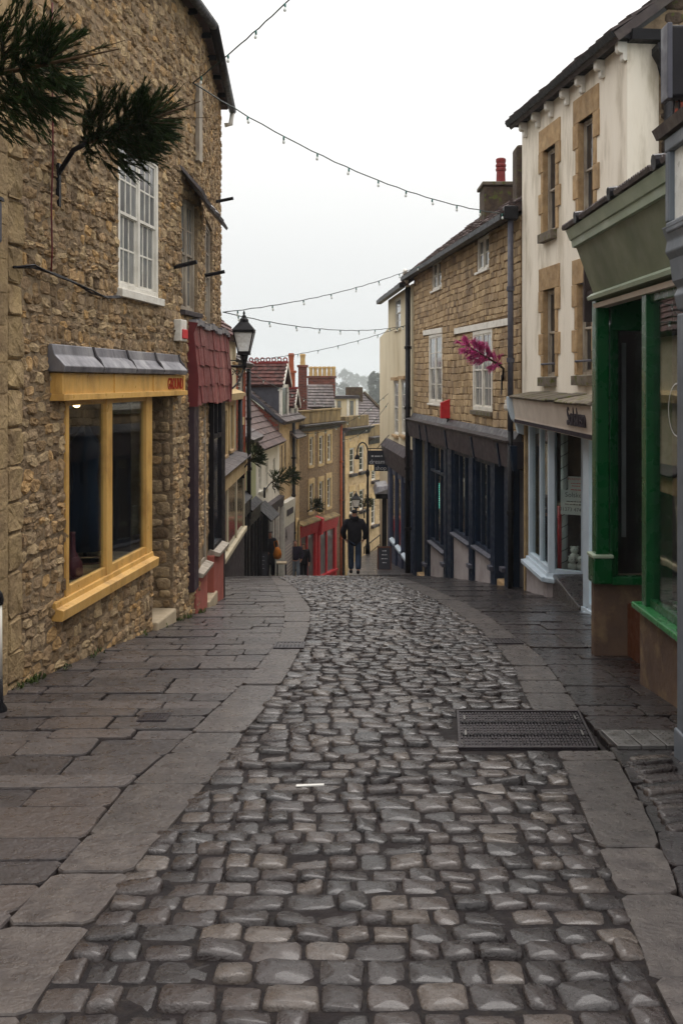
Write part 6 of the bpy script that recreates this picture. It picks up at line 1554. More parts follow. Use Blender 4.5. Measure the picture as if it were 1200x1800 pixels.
mk(t, 'swan_neck', 'iron', lambda b: b.tube([Vector((lp.x, lp.y, ztp - 0.1))] + [Vector((c9.x + 0.2 * math.cos(q), lp.y, ztp + 0.23 * math.sin(q) * 1.6)) for q in [math.pi * k / 10 for k in range(11)]], 0.028, 7), True)
mk(t, 'lamp_shade', 'iron', lambda b: b.lathe((c9.x - 0.2, lp.y, ztp - 0.26), [(0.1, 0), (0.1, 0.04), (0.08, 0.12), (0.03, 0.18), (0.02, 0.26)], 10), True)
l3 = at(625.5, 893, 45.5)
t = thing('street_lamp', 'far black lantern on a post, just above the head of the walking man', 'street lamp', (l3.x, 45.5, gz(45.5)), 'street lanterns')
lantern(t, l3, 0.42, 0.78)
mk(t, 'post', 'iron', lambda b: b.tube([(l3.x, 45.5, gz(45.5) - 0.1), (l3.x, 45.5, l3.z)], 0.05, 8), True)
bl = Vector((2.42, 9.55, at(1038, 495, 9.55).z))
t = thing('wall_lamp', 'small black dish wall lamp at the end of the green shop fascia', 'wall lamp', bl)
c = Vector(((1040 - CX) / F * 9.55, 9.55, bl.z - 0.09))
mk(t, 'shade', 'iron', lambda b: b.lathe(c, [(0.12, 0.07), (0.045, 0.1), (0.04, 0.17), (0.0, 0.175)], 12), True)
mk(t, 'globe', 'frost', lambda b: b.lathe(c, [(0.0, -0.06), (0.04, -0.045), (0.05, 0.0), (0.045, 0.07)], 12), True)
mk(t, 'arm', 'iron', lambda b: b.tube([c + Vector((0, 0, 0.15)), c + Vector((0.1, -0.05, 0.17)), (gx + 0.25, 9.3, c.z + 0.12)], 0.012, 6))

# hanging signs, boards
def hanging(name, label, u0, u1, v0, v1, y, body_, m, wall_u):
    a, b_ = at(u0, v1, y), at(u1, v0, y)
    t = thing(name, label, 'sign', (a.x, y, a.z))
    mk(t, 'board', m, lambda b: b.box(a.x, b_.x, y - 0.02, y + 0.02, a.z, b_.z), bevel=0.006)
    text(body_, 'chalk', t, ((a.x + b_.x) / 2, y - 0.023, a.z + 0.04), (1, 0, 0), (0, 0, 1), 0.2, 0.002, align='CENTER')
    w = at(wall_u, v0, y).x
    def br(b):
        b.tube([(a.x - 0.05, y, b_.z + 0.07), (w, y, b_.z + 0.07)], 0.016, 6); b.tube([(a.x + 0.3, y, b_.z + 0.08), (w, y, b_.z + 0.62)], 0.012, 6)
        for x in (a.x + 0.06, b_.x - 0.06): b.tube([(x, y, b_.z + 0.07), (x, y, b_.z)], 0.008, 5)
    mk(t, 'bracket', 'iron', br)
    return t
hs = hanging('hanging_sign', 'slate grey hanging sign reading dream beside the cream house', 647, 678, 792, 817, 33.2, 'dream', 'slateboard', 688)
text('~~~~~', 'chalk', hs, (at(662, 800, 33.2).x, 33.175, at(662, 803, 33.2).z), (1, 0, 0), (0, 0, 1), 0.14, 0.002, align='CENTER')
hanging('hanging_sign', 'navy hanging sign half hidden behind the slate grey one', 657, 681, 803, 828, 34.0, 'shop', 'navy', 688)
def aboard(label, uc, vb, y, w, h, zf, words, frame='wood', rz=0.0):
    c = at(uc, vb, y); zz = zf(y)
    t = thing('chalkboard', label, 'chalkboard', (c.x, y, zz), 'pavement boards')
    for sg_ in (-1, 1):
        def pl(b):
            b.hexa([(c.x - w / 2, y + sg_ * 0.22, zz), (c.x + w / 2, y + sg_ * 0.22, zz), (c.x + w / 2, y + sg_ * 0.22 + 0.03, zz), (c.x - w / 2, y + sg_ * 0.22 + 0.03, zz), (c.x - w / 2, y, zz + h), (c.x + w / 2, y, zz + h), (c.x + w / 2, y + 0.03, zz + h), (c.x - w / 2, y + 0.03, zz + h)])
        p_ = mk(t, 'panel', 'slateboard', pl)
        sl = -sg_ * 0.22 / h
        def fr2(b):
            for x0, x1, f0_, f1_ in ((-w / 2 - 0.03, -w / 2, -0.12, 1), (w / 2, w / 2 + 0.03, -0.12, 1), (-w / 2, w / 2, 0.94, 1), (-w / 2, w / 2, 0.0, 0.06)):
                q = lambda x, f_, dy: (c.x + x, y + sg_ * 0.22 * (1 - f_) + dy, zz + h * f_)
                b.hexa([q(x0, f0_, -.012), q(x1, f0_, -.012), q(x1, f0_, .035), q(x0, f0_, .035), q(x0, f1_, -.012), q(x1, f1_, -.012), q(x1, f1_, .035), q(x0, f1_, .035)])
        mk(p_, 'frame', frame, fr2)
    for k, wd in enumerate(words):
        f_ = 0.8 - k * 0.16; text(wd, 'chalk', t, (c.x, y - 0.22 * (1 - f_) - 0.006, zz + h * f_), (1, 0, 0), (0, 0.22 / h, 1), 0.085 * h, 0.001, align='CENTER')
    return t
aboard('wood framed chalkboard on the raised pavement by the slate blue shop', 675, 1005, 29.3, 0.34, 0.68, tz, ['~~~~', '~~~~~', '~~~~~~', '~~~~'])
aboard('black menu chalkboard beside the woman with the orange bag', 461, 1012, 33.6, 0.33, 0.78, lambda y: gz(y) + 0.1, ['~~~~', '~~~~~', '~~~~', '~~~~~'], 'blackpaint')
cT = at(495, 1010, 35.5); zt_ = at(495, 988, 35.5).z
t = thing('cafe_table', 'small pale topped cafe table right of the woman with the orange bag', 'table', (cT.x, 35.5, gz(35.5)))
mk(t, 'top', 'paleslab', lambda b: b.box(cT.x - 0.18, cT.x + 0.18, 35.3, 35.7, zt_ - 0.05, zt_))
for sx in (-0.15, 0.15):
    for sy in (35.35, 35.65): mk(t, 'leg', 'iron', lambda b: b.box(cT.x + sx - 0.015, cT.x + sx + 0.015, sy - 0.015, sy + 0.015, gz(35.5) - 0.05, zt_ - 0.05))
# boxes on walls
def wbox(name, label, cat, f, ua, ub, vt, vb, o, m, m2=None):
    r = f.rect(ua, ub, vt, vb, o=o)
    t = thing(name, label, cat, f.P(r[0], r[2]))
    mk(t, 'case', m, lambda b: f.box(b, r[0], r[1], r[2], r[3], 0.0, o), bevel=0.012)
    mk(t, 'cover', m2 or m, lambda b: f.box(b, r[0] + 0.02, r[1] - 0.02, r[2] + 0.03, r[2] + (r[3] - r[2]) * 0.55, o, o + 0.02), bevel=0.008)
    return t
wbox('alarm_box', 'white alarm box on the brown stone house beside the downpipe', 'alarm box', fB, 886, 899, 703, 722, 0.14, 'whitepaint')
wbox('alarm_box', 'white and red alarm box beside the red shingled canopy', 'alarm box', fa, 319, 329, 562, 600, 0.10, 'whitepaint', 'red')
q = at(786, 738, 23.0); fr5 = fB.P(fB.S(786), 0, 0)
t = thing('projecting_sign', 'bright red projecting box sign above the navy shop cornice', 'sign', (fr5.x, fr5.y, q.z))
r = fB.rect(779, 793, 708, 736, o=0.1)
def rb(b):
    f_ = fB; s0 = f_.S(791); z0, z1 = r[2], r[3]
    b.hexa([f_.P(s0, z0, 0.0), f_.P(s0 + 0.1, z0, 0.0), f_.P(s0 + 0.1, z0 - 0.0, 0.22), f_.P(s0, z0 - 0.0, 0.22), f_.P(s0, z1 + 0.08, 0.0), f_.P(s0 + 0.1, z1 + 0.08, 0.0), f_.P(s0 + 0.1, z1, 0.22), f_.P(s0, z1, 0.22)])
mk(t, 'case', 'red', rb, bevel=0.01)
mk(t, 'stem', 'iron', lambda b: b.tube([fB.P(fB.S(791) + 0.05, r[2] - 0.1, 0.05), fB.P(fB.S(791) + 0.05, r[2], 0.05)], 0.025, 6))
x0 = (1166 - CX) / F * 6.4
zt_, zb_ = at(1170, 52, 6.4).z, at(1170, 178, 6.4).z
t = thing('box_sign', 'black box sign with hanging cables, high at the picture edge', 'sign', (x0, 6.4, zb_))
mk(t, 'case', 'blackpaint', lambda b: b.box(x0, x0 + 0.5, 6.3, 6.42, zb_, zt_), bevel=0.02)
mk(t, 'rim', 'pipegrey', lambda b: b.box(x0 - 0.012, x0 + 0.02, 6.29, 6.43, zb_ - 0.01, zt_ + 0.01), bevel=0.006)
mk(t, 'arm', 'iron', lambda b: b.tube([(x0 + 0.3, 6.36, zb_), (x0 + 0.3, 6.3, 3.3), (x0 + 0.3, 5.6, 3.25)], 0.02, 6))
for k in range(3): mk(t, 'cable', 'blackpaint', lambda b: b.tube([(x0 + 0.06 + 0.03 * k, 6.38, zb_ + 0.02), (x0 + 0.05 + 0.04 * k, 6.38, zb_ - 0.15), (x0 + 0.09 + 0.03 * k, 6.37, zb_ - 0.27 - 0.04 * k), (x0 + 0.16, 6.36, zb_ - 0.2)], 0.006, 5), True)
# lantern-like grey box and bollard at the left picture edge
yb = 6.75; xb = (-7 - CX) / F * yb
t = thing('bollard', 'black and white bollard at the foot of the stone houses', 'bollard', (xb, yb, gz(yb)))
mk(t, 'base', 'iron', lambda b: b.lathe((xb, yb, gz(yb) - 0.05), [(0.075, 0), (0.075, 0.06), (0.05, 0.1), (0.046, 0.27)], 14), True)
mk(t, 'shaft', 'whitepaint', lambda b: b.lathe((xb, yb, gz(yb)), [(0.044, 0.22), (0.042, 0.72)], 14), True)
mk(t, 'cap', 'iron', lambda b: b.lathe((xb, yb, gz(yb)), [(0.05, 0.72), (0.055, 0.75), (0.045, 0.79), (0.02, 0.83), (0.0, 0.835)], 14), True)
p = fn.P(fn.len - 0.35, at(2, 420, 6.9).z)
t = thing('meter_box', 'dark grey cabinet on the tan house at the left picture edge', 'box', p)
mk(t, 'case', 'pipegrey', lambda b: fn.box(b, fn.len - 0.34, fn.len - 0.2, p.z, p.z + 0.3, 0.0, 0.05), bevel=0.02)
mk(t, 'hood', 'iron', lambda b: fn.prof(b, fn.len - 0.35, fn.len - 0.19, [(0, p.z + 0.3), (0.06, p.z + 0.3), (0.05, p.z + 0.33), (0, p.z + 0.35)]))
# cables on the stone wall
cp = [fa.P(0.05 + 0.0, fa.Z(20, 472), 0.06)] + [fa.P(fa.S(u), fa.Z(u, v), 0.06) for u, v in ((45, 470), (85, 482), (120, 497), (150, 515), (175, 522), (200, 521))]
t = thing('wall_cable', 'twisted black cables slung along the stone wall left of the white sash window', 'cable', cp[0])
mk(t, 'strand', 'blackpaint', lambda b: b.tube(cp, 0.011, 6), True)
mk(t, 'strand', 'blackpaint', lambda b: b.tube([p + Vector((0, 0, 0.02 * math.sin(i * 2)) ) + fa.n * 0.012 for i, p in enumerate(cp)], 0.008, 6), True)
cv = [fa.P(fa.S(82), fa.Z(82, v), 0.05) + fa.d * 0.02 * math.sin(v * .05) for v in (5, 90, 180, 270, 360, 440, 478)]
t = thing('wall_wire', 'thin dark red wire running up the stone wall past the firs', 'cable', cv[-1])
mk(t, 'wire', 'redboard', lambda b: b.tube(cv, 0.007, 5), True)
# things in the ochre shop window
def shelfpt(u, y): return (u - CX) / F * y
y_ = 10.3; z_ = SH[2] - 0.02
px_ = shelfpt(128, 9.3)
t = thing('red_vase', 'dark red bottle vase at the near end of the ochre shop window', 'vase', (px_, 9.3, z_))
mk(t, 'body', 'redboard', lambda b: b.lathe((px_, 9.3, z_), [(0.07, 0), (0.1, 0.06), (0.09, 0.16), (0.03, 0.27), (0.022, 0.42), (0.03, 0.45)], 14), True)
mk(t, 'foot', 'redboard', lambda b: b.lathe((px_, 9.3, z_ - 0.002), [(0.08, 0), (0.075, 0.012)], 14))
px_ = shelfpt(155, 9.6)
t = thing('wicker_bowl', 'shallow pale bowl beside the red vase in the ochre shop window', 'bowl', (px_, 9.6, z_))
mk(t, 'bowl', 'surround', lambda b: b.lathe((px_, 9.6, z_), [(0.1, 0), (0.17, 0.06), (0.2, 0.13), (0.18, 0.13), (0.1, 0.03)], 16), True)
mk(t, 'rim', 'wood', lambda b: b.lathe((px_, 9.6, z_ + 0.125), [(0.2, 0), (0.205, 0.012), (0.18, 0.012), (0.18, 0)], 16))
px_ = shelfpt(222, 11.6)
t = thing('display_plinth', 'pale box plinth on a stand behind the ochre shop window', 'stand', (px_, 11.6, z_))
mk(t, 'box', 'lilac', lambda b: b.box(px_ - 0.12, px_ + 0.16, 11.5, 11.8, z_ + 0.55, z_ + 0.95)); mk(t, 'post', 'blackpaint', lambda b: b.box(px_ - 0.03, px_ + 0.05, 11.6, 11.7, z_, z_ + 0.55))
px_ = shelfpt(150, 10.4)
t = thing('dress_stand', 'dark draped dress form deep inside the ochre shop window', 'dress form', (px_, 10.4, z_))
mk(t, 'dress', 'navy', lambda b: b.lathe((px_, 10.4, z_ + 0.1), [(0.2, 0), (0.17, 0.4), (0.12, 0.75), (0.15, 0.95), (0.17, 1.1), (0.08, 1.22), (0.04, 1.3)], 12), True); mk(t, 'pole', 'iron', lambda b: b.tube([(px_, 10.4, z_), (px_, 10.4, z_ + 0.2)], 0.02, 6))
for u, v, y, lab in ((135, 717, 9.1, 'lit warm ceiling bulb at the top of the ochre shop window'), (149, 818, 10.3, 'tiny lit bulb hanging low inside the ochre shop window')):
    c = at(u, v, y); t = thing('ceiling_lamp', lab, 'lamp', c, 'lit bulbs in shops')
    k = 1 if v < 800 else 0.35
    mk(t, 'bulb', 'warm', lambda b: b.lathe(c, [(0, 0), (0.03 * k, 0.012 * k), (0.034 * k, 0.03 * k), (0.0, 0.045 * k)], 10), True)
    mk(t, 'cord', 'blackpaint', lambda b: b.tube([c + Vector((0, 0, 0.03 * k)), (c.x, c.y, SH[3] + 0.05)], 0.005, 5))
c = at(472, 922, 36.7); t = thing('ceiling_lamp', 'lit warm lamp in the cafe window behind the woman', 'lamp', c, 'lit bulbs in shops')
c = f4.P(f4.S(472), f4.Z(472, 922), 0.12); mk(t, 'bulb', 'warm', lambda b: b.lathe(c, [(0, 0), (0.05, 0.03), (0.04, 0.07), (0, 0.1)], 8), True); t.location = c; BASE[t] = Vector(c)
for o in t.children: o.location = (0, 0, 0)
t.children[0].location = Vector(at(472, 922, 36.7)) - Vector(c)
mk(t, 'cord', 'blackpaint', lambda b: b.tube([c + Vector((0, 0, 0.1)), c + Vector((0, 0, 0.5))], 0.008, 5))
# teal light strip in the navy shop window
s0 = fB.S(763.5); zt_, zb_ = fB.Z(763, 848), fB.Z(763, 893)
t = thing('light_strip', 'vertical strip of teal lights in the navy shop window', 'light strip', fB.P(s0, zb_, -0.1))
mk(t, 'backing', 'navy', lambda b: fB.box(b, s0 - 0.03, s0 + 0.03, zb_, zt_, -0.14, -0.12))
for k in range(14): mk(t, 'bead', 'teal', lambda b: fB.box(b, s0 - 0.012, s0 + 0.012, zb_ + (zt_ - zb_) * k / 14, zb_ + (zt_ - zb_) * k / 14 + 0.022, -0.12, -0.1))

for u, v0, v1, m_, lab, nm, cat in ((771, 930, 957, 'paleslab', 'added pale jar at the left end of the navy shop display', 'added_jar', 'jar'), (780, 920, 962, 'terracotta', 'added brown tall pot in the left navy shop window', 'added_pot', 'pot'), (811, 915, 943, 'frostsolid', 'added white jar in the middle navy shop window', 'added_jar', 'jar'),
        (822, 890, 950, 'surround', 'added tan tall vase in the middle navy shop window', 'added_vase', 'vase'), (848, 935, 962, 'redboard', 'added red pot in the near navy shop window', 'added_pot', 'pot'), (861, 900, 972, 'whitepaint', 'added white tall vase in the near navy shop window', 'added_vase', 'vase')):  # invented goods that fill the dark panes in place of glints and reflections
    s0 = fB.S(u, -0.35); c = fB.P(s0, fB.Z(u, v1, -0.35), -0.35); H_ = fB.Z(u, v0, -0.35) - c.z; r_ = min(0.16, H_ * 0.25)
    t = thing(nm, lab, cat, c, 'goods added to fill the dark navy shop windows')
    mk(t, 'body', m_, lambda b: b.lathe(c, [(r_ * 0.7, 0), (r_, H_ * 0.25), (r_ * 0.9, H_ * 0.6), (r_ * 0.45, H_ * 0.85), (r_ * 0.55, H_)], 12), True)
    mk(t, 'rim', m_, lambda b: b.lathe(c + Vector((0, 0, H_)), [(r_ * 0.55, -0.01), (r_ * 0.62, 0.0), (r_ * 0.55, 0.015), (r_ * 0.4, 0.0)], 12))
mk(hB, 'display_shelf', 'darkroom', lambda b: fB.box(b, fB.S(870), fB.S(759), -1.85, -1.8, -0.7, -0.12))
mk(hB, 'shop_ceiling', 'darkroom', lambda b: fB.box(b, 0.05, fB.len - 0.05, 0.05, 0.1, -1.55, -0.11))
# drain covers and plate
def gq(x, y, h=0.0): return Vector((x, y, gz(y) + h))
t = thing('iron_cover', 'large ribbed cast iron cover set into the setts', 'manhole cover', gq(GX0, GR0[1]))
y0_, y1_ = GR0[1], GR1[1]
GXT = gpx(1012, 1250)[0] + 0.02; GXL = gpx(802, 1250)[0]
def slab(b, xa, xb_, ya, yb_, h0, h1): b.hexa([gq(xa, ya, h0), gq(xb_, ya, h0), gq(xb_, yb_, h0), gq(xa, yb_, h0), gq(xa, ya, h1), gq(xb_, ya, h1), gq(xb_, yb_, h1), gq(xa, yb_, h1)])
def gw2(f_, g_): x0 = GX0 + (GXL - GX0) * g_; x1 = GX1 + (GXT - GX1) * g_; return x0 + (x1 - x0) * f_
def tslab(b, f0_, f1_, g0_, g1_, h0, h1):
    Y = lambda g_: y0_ + (y1_ - y0_) * g_
    q = [(gw2(f0_, g0_), Y(g0_)), (gw2(f1_, g0_), Y(g0_)), (gw2(f1_, g1_), Y(g1_)), (gw2(f0_, g1_), Y(g1_))]
    b.hexa([gq(x, y, h0) for x, y in q] + [gq(x, y, h1) for x, y in q])
mk(t, 'tray', 'castiron', lambda b: tslab(b, 0.01, 0.99, 0.02, 0.98, -0.06, -0.008))
def rimm(b):
    tslab(b, 0, 1, 0, 0.03, -0.06, 0.008); tslab(b, 0, 1, 0.97, 1, -0.06, 0.008); tslab(b, 0, 0.018, 0.03, 0.97, -0.06, 0.008); tslab(b, 0.982, 1, 0.03, 0.97, -0.06, 0.008)
mk(t, 'frame', 'castiron', rimm)
nx_ = 38
for k in range(nx_):
    b = MB(R.random())
    for j in range(14): tslab(b, 0.02 + 0.96 * k / nx_, 0.02 + 0.96 * (k + 0.62) / nx_, 0.035 + 0.93 * j / 14, 0.035 + 0.93 * (j + 0.74) / 14, -0.008, 0.003 + R.uniform(-0.001, 0.002))
    b.build('rib', 'castiron', t)
for f_ in (0.33, 0.66): mk(t, 'joint', 'iron', lambda b: tslab(b, 0.02, 0.98, f_ - 0.01, f_ + 0.01, -0.008, 0.006))
for f_ in (0.05, 0.93):
    for g_ in (0.3, 0.72): mk(t, 'lifting_bar', 'steelplate', lambda b: tslab(b, f_, f_ + 0.015, g_, g_ + 0.12, 0.003, 0.009))
def drain(lab, ua, ub, va, vb, n=7):
    (xa, ya), (xb_, yb_) = gpx(ua, vb), gpx(ub, va)
    xb_ = gpx(ub, vb)[0]
    t = thing('drain_grate', lab, 'drain', gq(xa, ya), 'gutter drains')
    def fr3(b):
        slab(b, xa, xb_, ya, ya + 0.03, -0.03, 0.014); slab(b, xa, xb_, yb_ - 0.03, yb_, -0.03, 0.014); slab(b, xa, xa + 0.02, ya + .03, yb_ - .03, -0.03, 0.014); slab(b, xb_ - 0.02, xb_, ya + .03, yb_ - .03, -0.03, 0.014)
    mk(t, 'frame', 'castiron', fr3); mk(t, 'pit', 'iron', lambda b: slab(b, xa + .01, xb_ - .01, ya + .01, yb_ - .01, -0.04, 0.006))
    for k in range(n):
        a = xa + 0.02 + (xb_ - xa - 0.04) * (k + 0.25) / n; mk(t, 'bar', 'castiron', lambda b: slab(b, a, a + (xb_ - xa) / n * 0.5, ya + 0.03, yb_ - 0.03, -0.02, 0.012))
drain('small iron drain in the left kerb', 480, 534, 1130, 1141)
drain('small iron drain in the right kerb', 868, 920, 1124, 1133)
drain('tiny iron cover in the left pavement flags', 240, 292, 1256, 1270, 9)
(xa, ya), (xb_, yb_) = gpx(1083, 1318), gpx(1178, 1290)
t = thing('checker_plate', 'studded galvanised plate at the foot of the grey pilaster', 'cover plate', gq(xa, ya))
for k in range(3):
    a = xa + (xb_ - xa) * k / 3; sl = mk(t, 'plate', 'steelplate', lambda b: slab(b, a + 0.004, a + (xb_ - xa) / 3 - 0.004, ya, yb_, 0.0, 0.026), bevel=0.004)
    for i in range(3):
        for j in range(6): mk(sl, 'stud', 'steelplate', lambda b: b.lathe(gq(a + 0.03 + 0.035 * i, ya + 0.04 + (yb_ - ya - 0.08) * j / 5, 0.024), [(0.008, 0), (0.005, 0.006)], 6))
# tilted gully stones by the plate
y = gpx(1110, 1455)[1]; ye = gpx(1110, 1328)[1]; k = 0
while y < ye:
    for col in range(2):
        x = interp(RO, y) + 0.17 + col * 0.3 + R.uniform(-0.02, 0.02); ang = 0.3 + R.uniform(-0.05, 0.05)
        yy = y + col * 0.09; n = gnormal(yy); b = MB()
        r_ = Vector((math.cos(ang), math.sin(ang), 0)); r_ = (r_ - n * r_.dot(n)).normalized()
        stone(b, gq(x, yy, -0.004), r_, n.cross(r_), n, R.uniform(0.24, 0.3), R.uniform(0.062, 0.078), R.uniform(0.014, 0.026), 7, 12, jit=0.04, flat=0.88, rough=0.2); b.build('gully_stone', 'cobble', right_pave, smooth=True)
    y += 0.084
x, y = gpx(545, 1387); t = thing('litter_stick', 'thin white strip of litter lying on the setts', 'litter', gq(x, y, 0.02))
mk(t, 'strip', 'paper', lambda b: b.hexa([gq(x - 0.07, y - 0.015, 0.015), gq(x + 0.07, y + 0.0, 0.016), gq(x + 0.07, y + 0.022, 0.016), gq(x - 0.07, y + 0.012, 0.015), gq(x - 0.07, y - 0.015, 0.02), gq(x + 0.07, y, 0.022), gq(x + 0.07, y + 0.022, 0.022), gq(x - 0.07, y + 0.012, 0.02)]))
# weeds at the wall foot
b = MB()
for k in range(18):
    tpos = R.choice((R.uniform(0.05, 0.6), R.uniform(0.6, fa.len))); p = fa.P(tpos, 0, 0.05); p.z = gz(p.y)
    for i in range(R.randint(8, 34)):
        q = R.uniform(0, 6.28); o_ = p + Vector((R.uniform(-.05, .05), R.uniform(-.07, .07), 0)); d = Vector((math.cos(q) * 0.5, math.sin(q) * 0.5, R.uniform(0.5, 1.2))).normalized(); l = R.uniform(0.02, 0.07); w = d.cross(Vector((0, 0, 1))).normalized() * 0.007
        b.add([o_, o_ + d * l * 0.5 + w, o_ + d * l, o_ + d * l * 0.5 - w], [(0, 1, 2, 3)], R.random())
put(b.build('weeds', 'weed', None), kind='stuff', label='small green weeds along the foot of the stone wall', cat='weeds')
# railings on the terrace
t = thing('handrail', 'dark iron handrail on the raised pavement beyond the walking man', 'railing', (1.3, 40, tz(40)))
rl = [at(640, 962, 39.5), at(668, 940, 43), at(684, 930, 46)]
mk(t, 'rail', 'iron', lambda b: b.tube(rl, 0.025, 6)); mk(t, 'rail', 'iron', lambda b: b.tube([p - Vector((0, 0, 0.4)) for p in rl], 0.02, 6))
for p in rl: mk(t, 'post', 'iron', lambda b: b.tube([p, (p.x, p.y, tz(p.y) - 0.1)], 0.025, 6))

# ------------------------------------------------------------------ people
def skin_mesh(name, pts, edges, parent, m, root=0, sub=2):
    me = bpy.data.meshes.new(name); base = BASE[parent]
    me.from_pydata([(p[0][0] - base.x, p[0][1] - base.y, p[0][2] - base.z) for p in pts], edges, [])
    o = bpy.data.objects.new(name, me); COL.objects.link(o); o.parent = parent; BASE[o] = base
    me.materials.append(M[m])
    sk = o.modifiers.new('skin', 'SKIN'); sk.use_smooth_shade = True
    if not me.skin_vertices: me.skin_vertices.new() if hasattr(me.skin_vertices, 'new') else None
    sv = me.skin_vertices[0].data
    for i, p in enumerate(pts):
        r_ = p[1]; sv[i].radius = r_ if isinstance(r_, tuple) else (r_, r_); sv[i].use_root = (i == root)
    ss = o.modifiers.new('sub', 'SUBSURF'); ss.levels = ss.render_levels = sub
    return o
def person(label, loc, H, face, coat, legs, hair, stride=0.0, arms='down', coatlen=0.0, hairlong=False, hood=False):
    """face: heading in radians, 0 looks down the street (+y)"""
    t = thing('person', label, 'person', loc); s = H / 1.75; cf, sf_ = math.cos(face), math.sin(face); L_ = Vector(loc)
    W = lambda x, y, z: L_ + Vector((x * cf + y * sf_, -x * sf_ + y * cf, z)) * s
    st = stride
    kn = {-1: ((-0.10, 0.06 + 0.5 * st, 0.5), (-0.10, 0.02 + st, 0.09)), 1: ((0.10, 0.05 - 0.25 * st, 0.5), (0.10, -0.03 - st, 0.10 + 0.3 * abs(st)))}
    if arms == 'pockets': el = {g: ((g * 0.31, -0.07, 1.14), (g * 0.25, 0.06, 0.94), (g * 0.21, 0.12, 0.9)) for g in (-1, 1)}
    elif arms == 'bag': el = {-1: ((-0.26, -0.05, 1.12), (-0.25, 0.05, 0.9), (-0.25, 0.08, 0.83)), 1: ((0.27, -0.03, 1.13), (0.24, 0.2, 1.02), (0.2, 0.27, 1.0))}
    else: el = {g: ((g * 0.25, -0.03, 1.13), (g * 0.25, 0.05, 0.9), (g * 0.25, 0.08, 0.82)) for g in (-1, 1)}
    P_, E = [], []
    def v(p, r_): P_.append((W(*p), r_ if not isinstance(r_, tuple) else (r_[0] * s, r_[1] * s))); return len(P_) - 1
    def chain(i, seq):
        for p, r_ in seq: j = v(p, r_); E.append((i, j)); i = j
        return i
    pv = v((0, 0, 0.96), (0.13, 0.10)); ch = chain(pv, [((0, 0, 1.14), (0.125, 0.095)), ((0, 0, 1.34), (0.14, 0.1))])
    nk = chain(ch, [((0, 0, 1.47), (0.055, 0.055)), ((0, 0.02, 1.55), (0.062, 0.07)), ((0, 0.025, 1.63), (0.078, 0.095)), ((0, 0.01, 1.70), (0.062, 0.075))])
    for g in (-1, 1):
        w_ = chain(ch, [((g * 0.17, 0, 1.41), (0.055, 0.055)), (el[g][0], (0.043, 0.043)), (el[g][1], (0.03, 0.03))])
        hd = chain(w_, [(el[g][2], (0.02, 0.036))])
        hx, hy, hz = el[g][2]
        for k, (dx, ln) in enumerate(((-0.026, 0.07), (-0.009, 0.08), (0.009, 0.078), (0.026, 0.062))): chain(hd, [((hx + dx * 0.4, hy + dx, hz - ln * 0.6), (0.009, 0.009)), ((hx + dx * 0.4 - g * 0.015, hy + dx * 1.1, hz - ln), (0.0075, 0.0075))])
        chain(hd, [((hx - g * 0.02, hy + 0.04, hz - 0.01), (0.01, 0.01)), ((hx - g * 0.025, hy + 0.055, hz - 0.04), (0.0085, 0.0085))])
        k_, a_ = kn[g]
        chain(pv, [((g * 0.09, 0, 0.88), (0.08, 0.085)), (k_, (0.052, 0.055)), (a_, (0.038, 0.038)), ((a_[0], a_[1] + 0.12, a_[2] - 0.05), (0.035, 0.03))])
    bd = skin_mesh('body', P_, E, t, 'skin')
    # coat
    P_, E = [], []
    lo = 0.9 - coatlen
    k9 = 1.1 if hood else 1.0
    a = v((0, 0, lo), (0.19 * k9, 0.15 * k9)); c2 = chain(a, [((0, 0, 1.1), (0.19 * k9, 0.15 * k9)), ((0, 0, 1.32), (0.2 * k9, 0.15 * k9)), ((0, -0.005, 1.47), (0.085, 0.085))])
    for g in (-1, 1): chain(2, [((g * 0.2, 0, 1.40), (0.09 * k9, 0.09 * k9)), (el[g][0], (0.08 * k9, 0.08 * k9)), (el[g][1], (0.06 * k9, 0.06 * k9))])
    skin_mesh('coat', P_, E, t, coat)
    if hood: chain(len(P_) - 1, []); mk(t, 'collar', coat, lambda b: b.lathe(W(0, -0.01, 1.45), [(0.12 * s, 0), (0.13 * s, 0.05 * s), (0.1 * s, 0.1 * s)], 12), True)
    P_, E = [], []
    a = v((0, 0, 0.98), (0.14, 0.115))
    for g in (-1, 1):
        k_, a_ = kn[g]; chain(a, [((g * 0.095, 0, 0.86), (0.098, 0.1)), (k_, (0.088, 0.09)), ((a_[0], a_[1], a_[2] + 0.02), (0.078, 0.08))])
    skin_mesh('trousers', P_, E, t, legs)
    for g in (-1, 1):
        a_ = kn[g][1]; P_, E = [], []
        q = v((a_[0], a_[1] - 0.02, a_[2] + 0.02), (0.05, 0.05)); chain(q, [((a_[0], a_[1] - 0.02, max(0.045, a_[2] - 0.05)), (0.048, 0.05)), ((a_[0], a_[1] + 0.1, max(0.04, a_[2] - 0.055)), (0.045, 0.04)), ((a_[0], a_[1] + 0.17, max(0.035, a_[2] - 0.06)), (0.035, 0.03))])
        skin_mesh('shoe', P_, E, t, 'blackpaint')
    P_, E = [], []
    q = v((0, -0.015, 1.62), (0.088, 0.098)); chain(q, [((0, -0.01, 1.69), (0.085, 0.095)), ((0, -0.01, 1.73), (0.06, 0.07))])
    if hairlong: chain(q, [((0, -0.06, 1.54), (0.085, 0.06)), ((0, -0.07, 1.44), (0.07, 0.04))])
    skin_mesh('hair', P_, E, t, hair)
    for g in (-1, 1): mk(bd, 'eye', 'ink', lambda b: b.lathe(W(g * 0.03, 0.115, 1.625), [(0, 0), (0.01, 0.008), (0, 0.016)], 6))
    mk(bd, 'nose', 'skin', lambda b: b.lathe(W(0, 0.125, 1.585), [(0.018, 0), (0.014, 0.02), (0.004, 0.045)], 6), True)
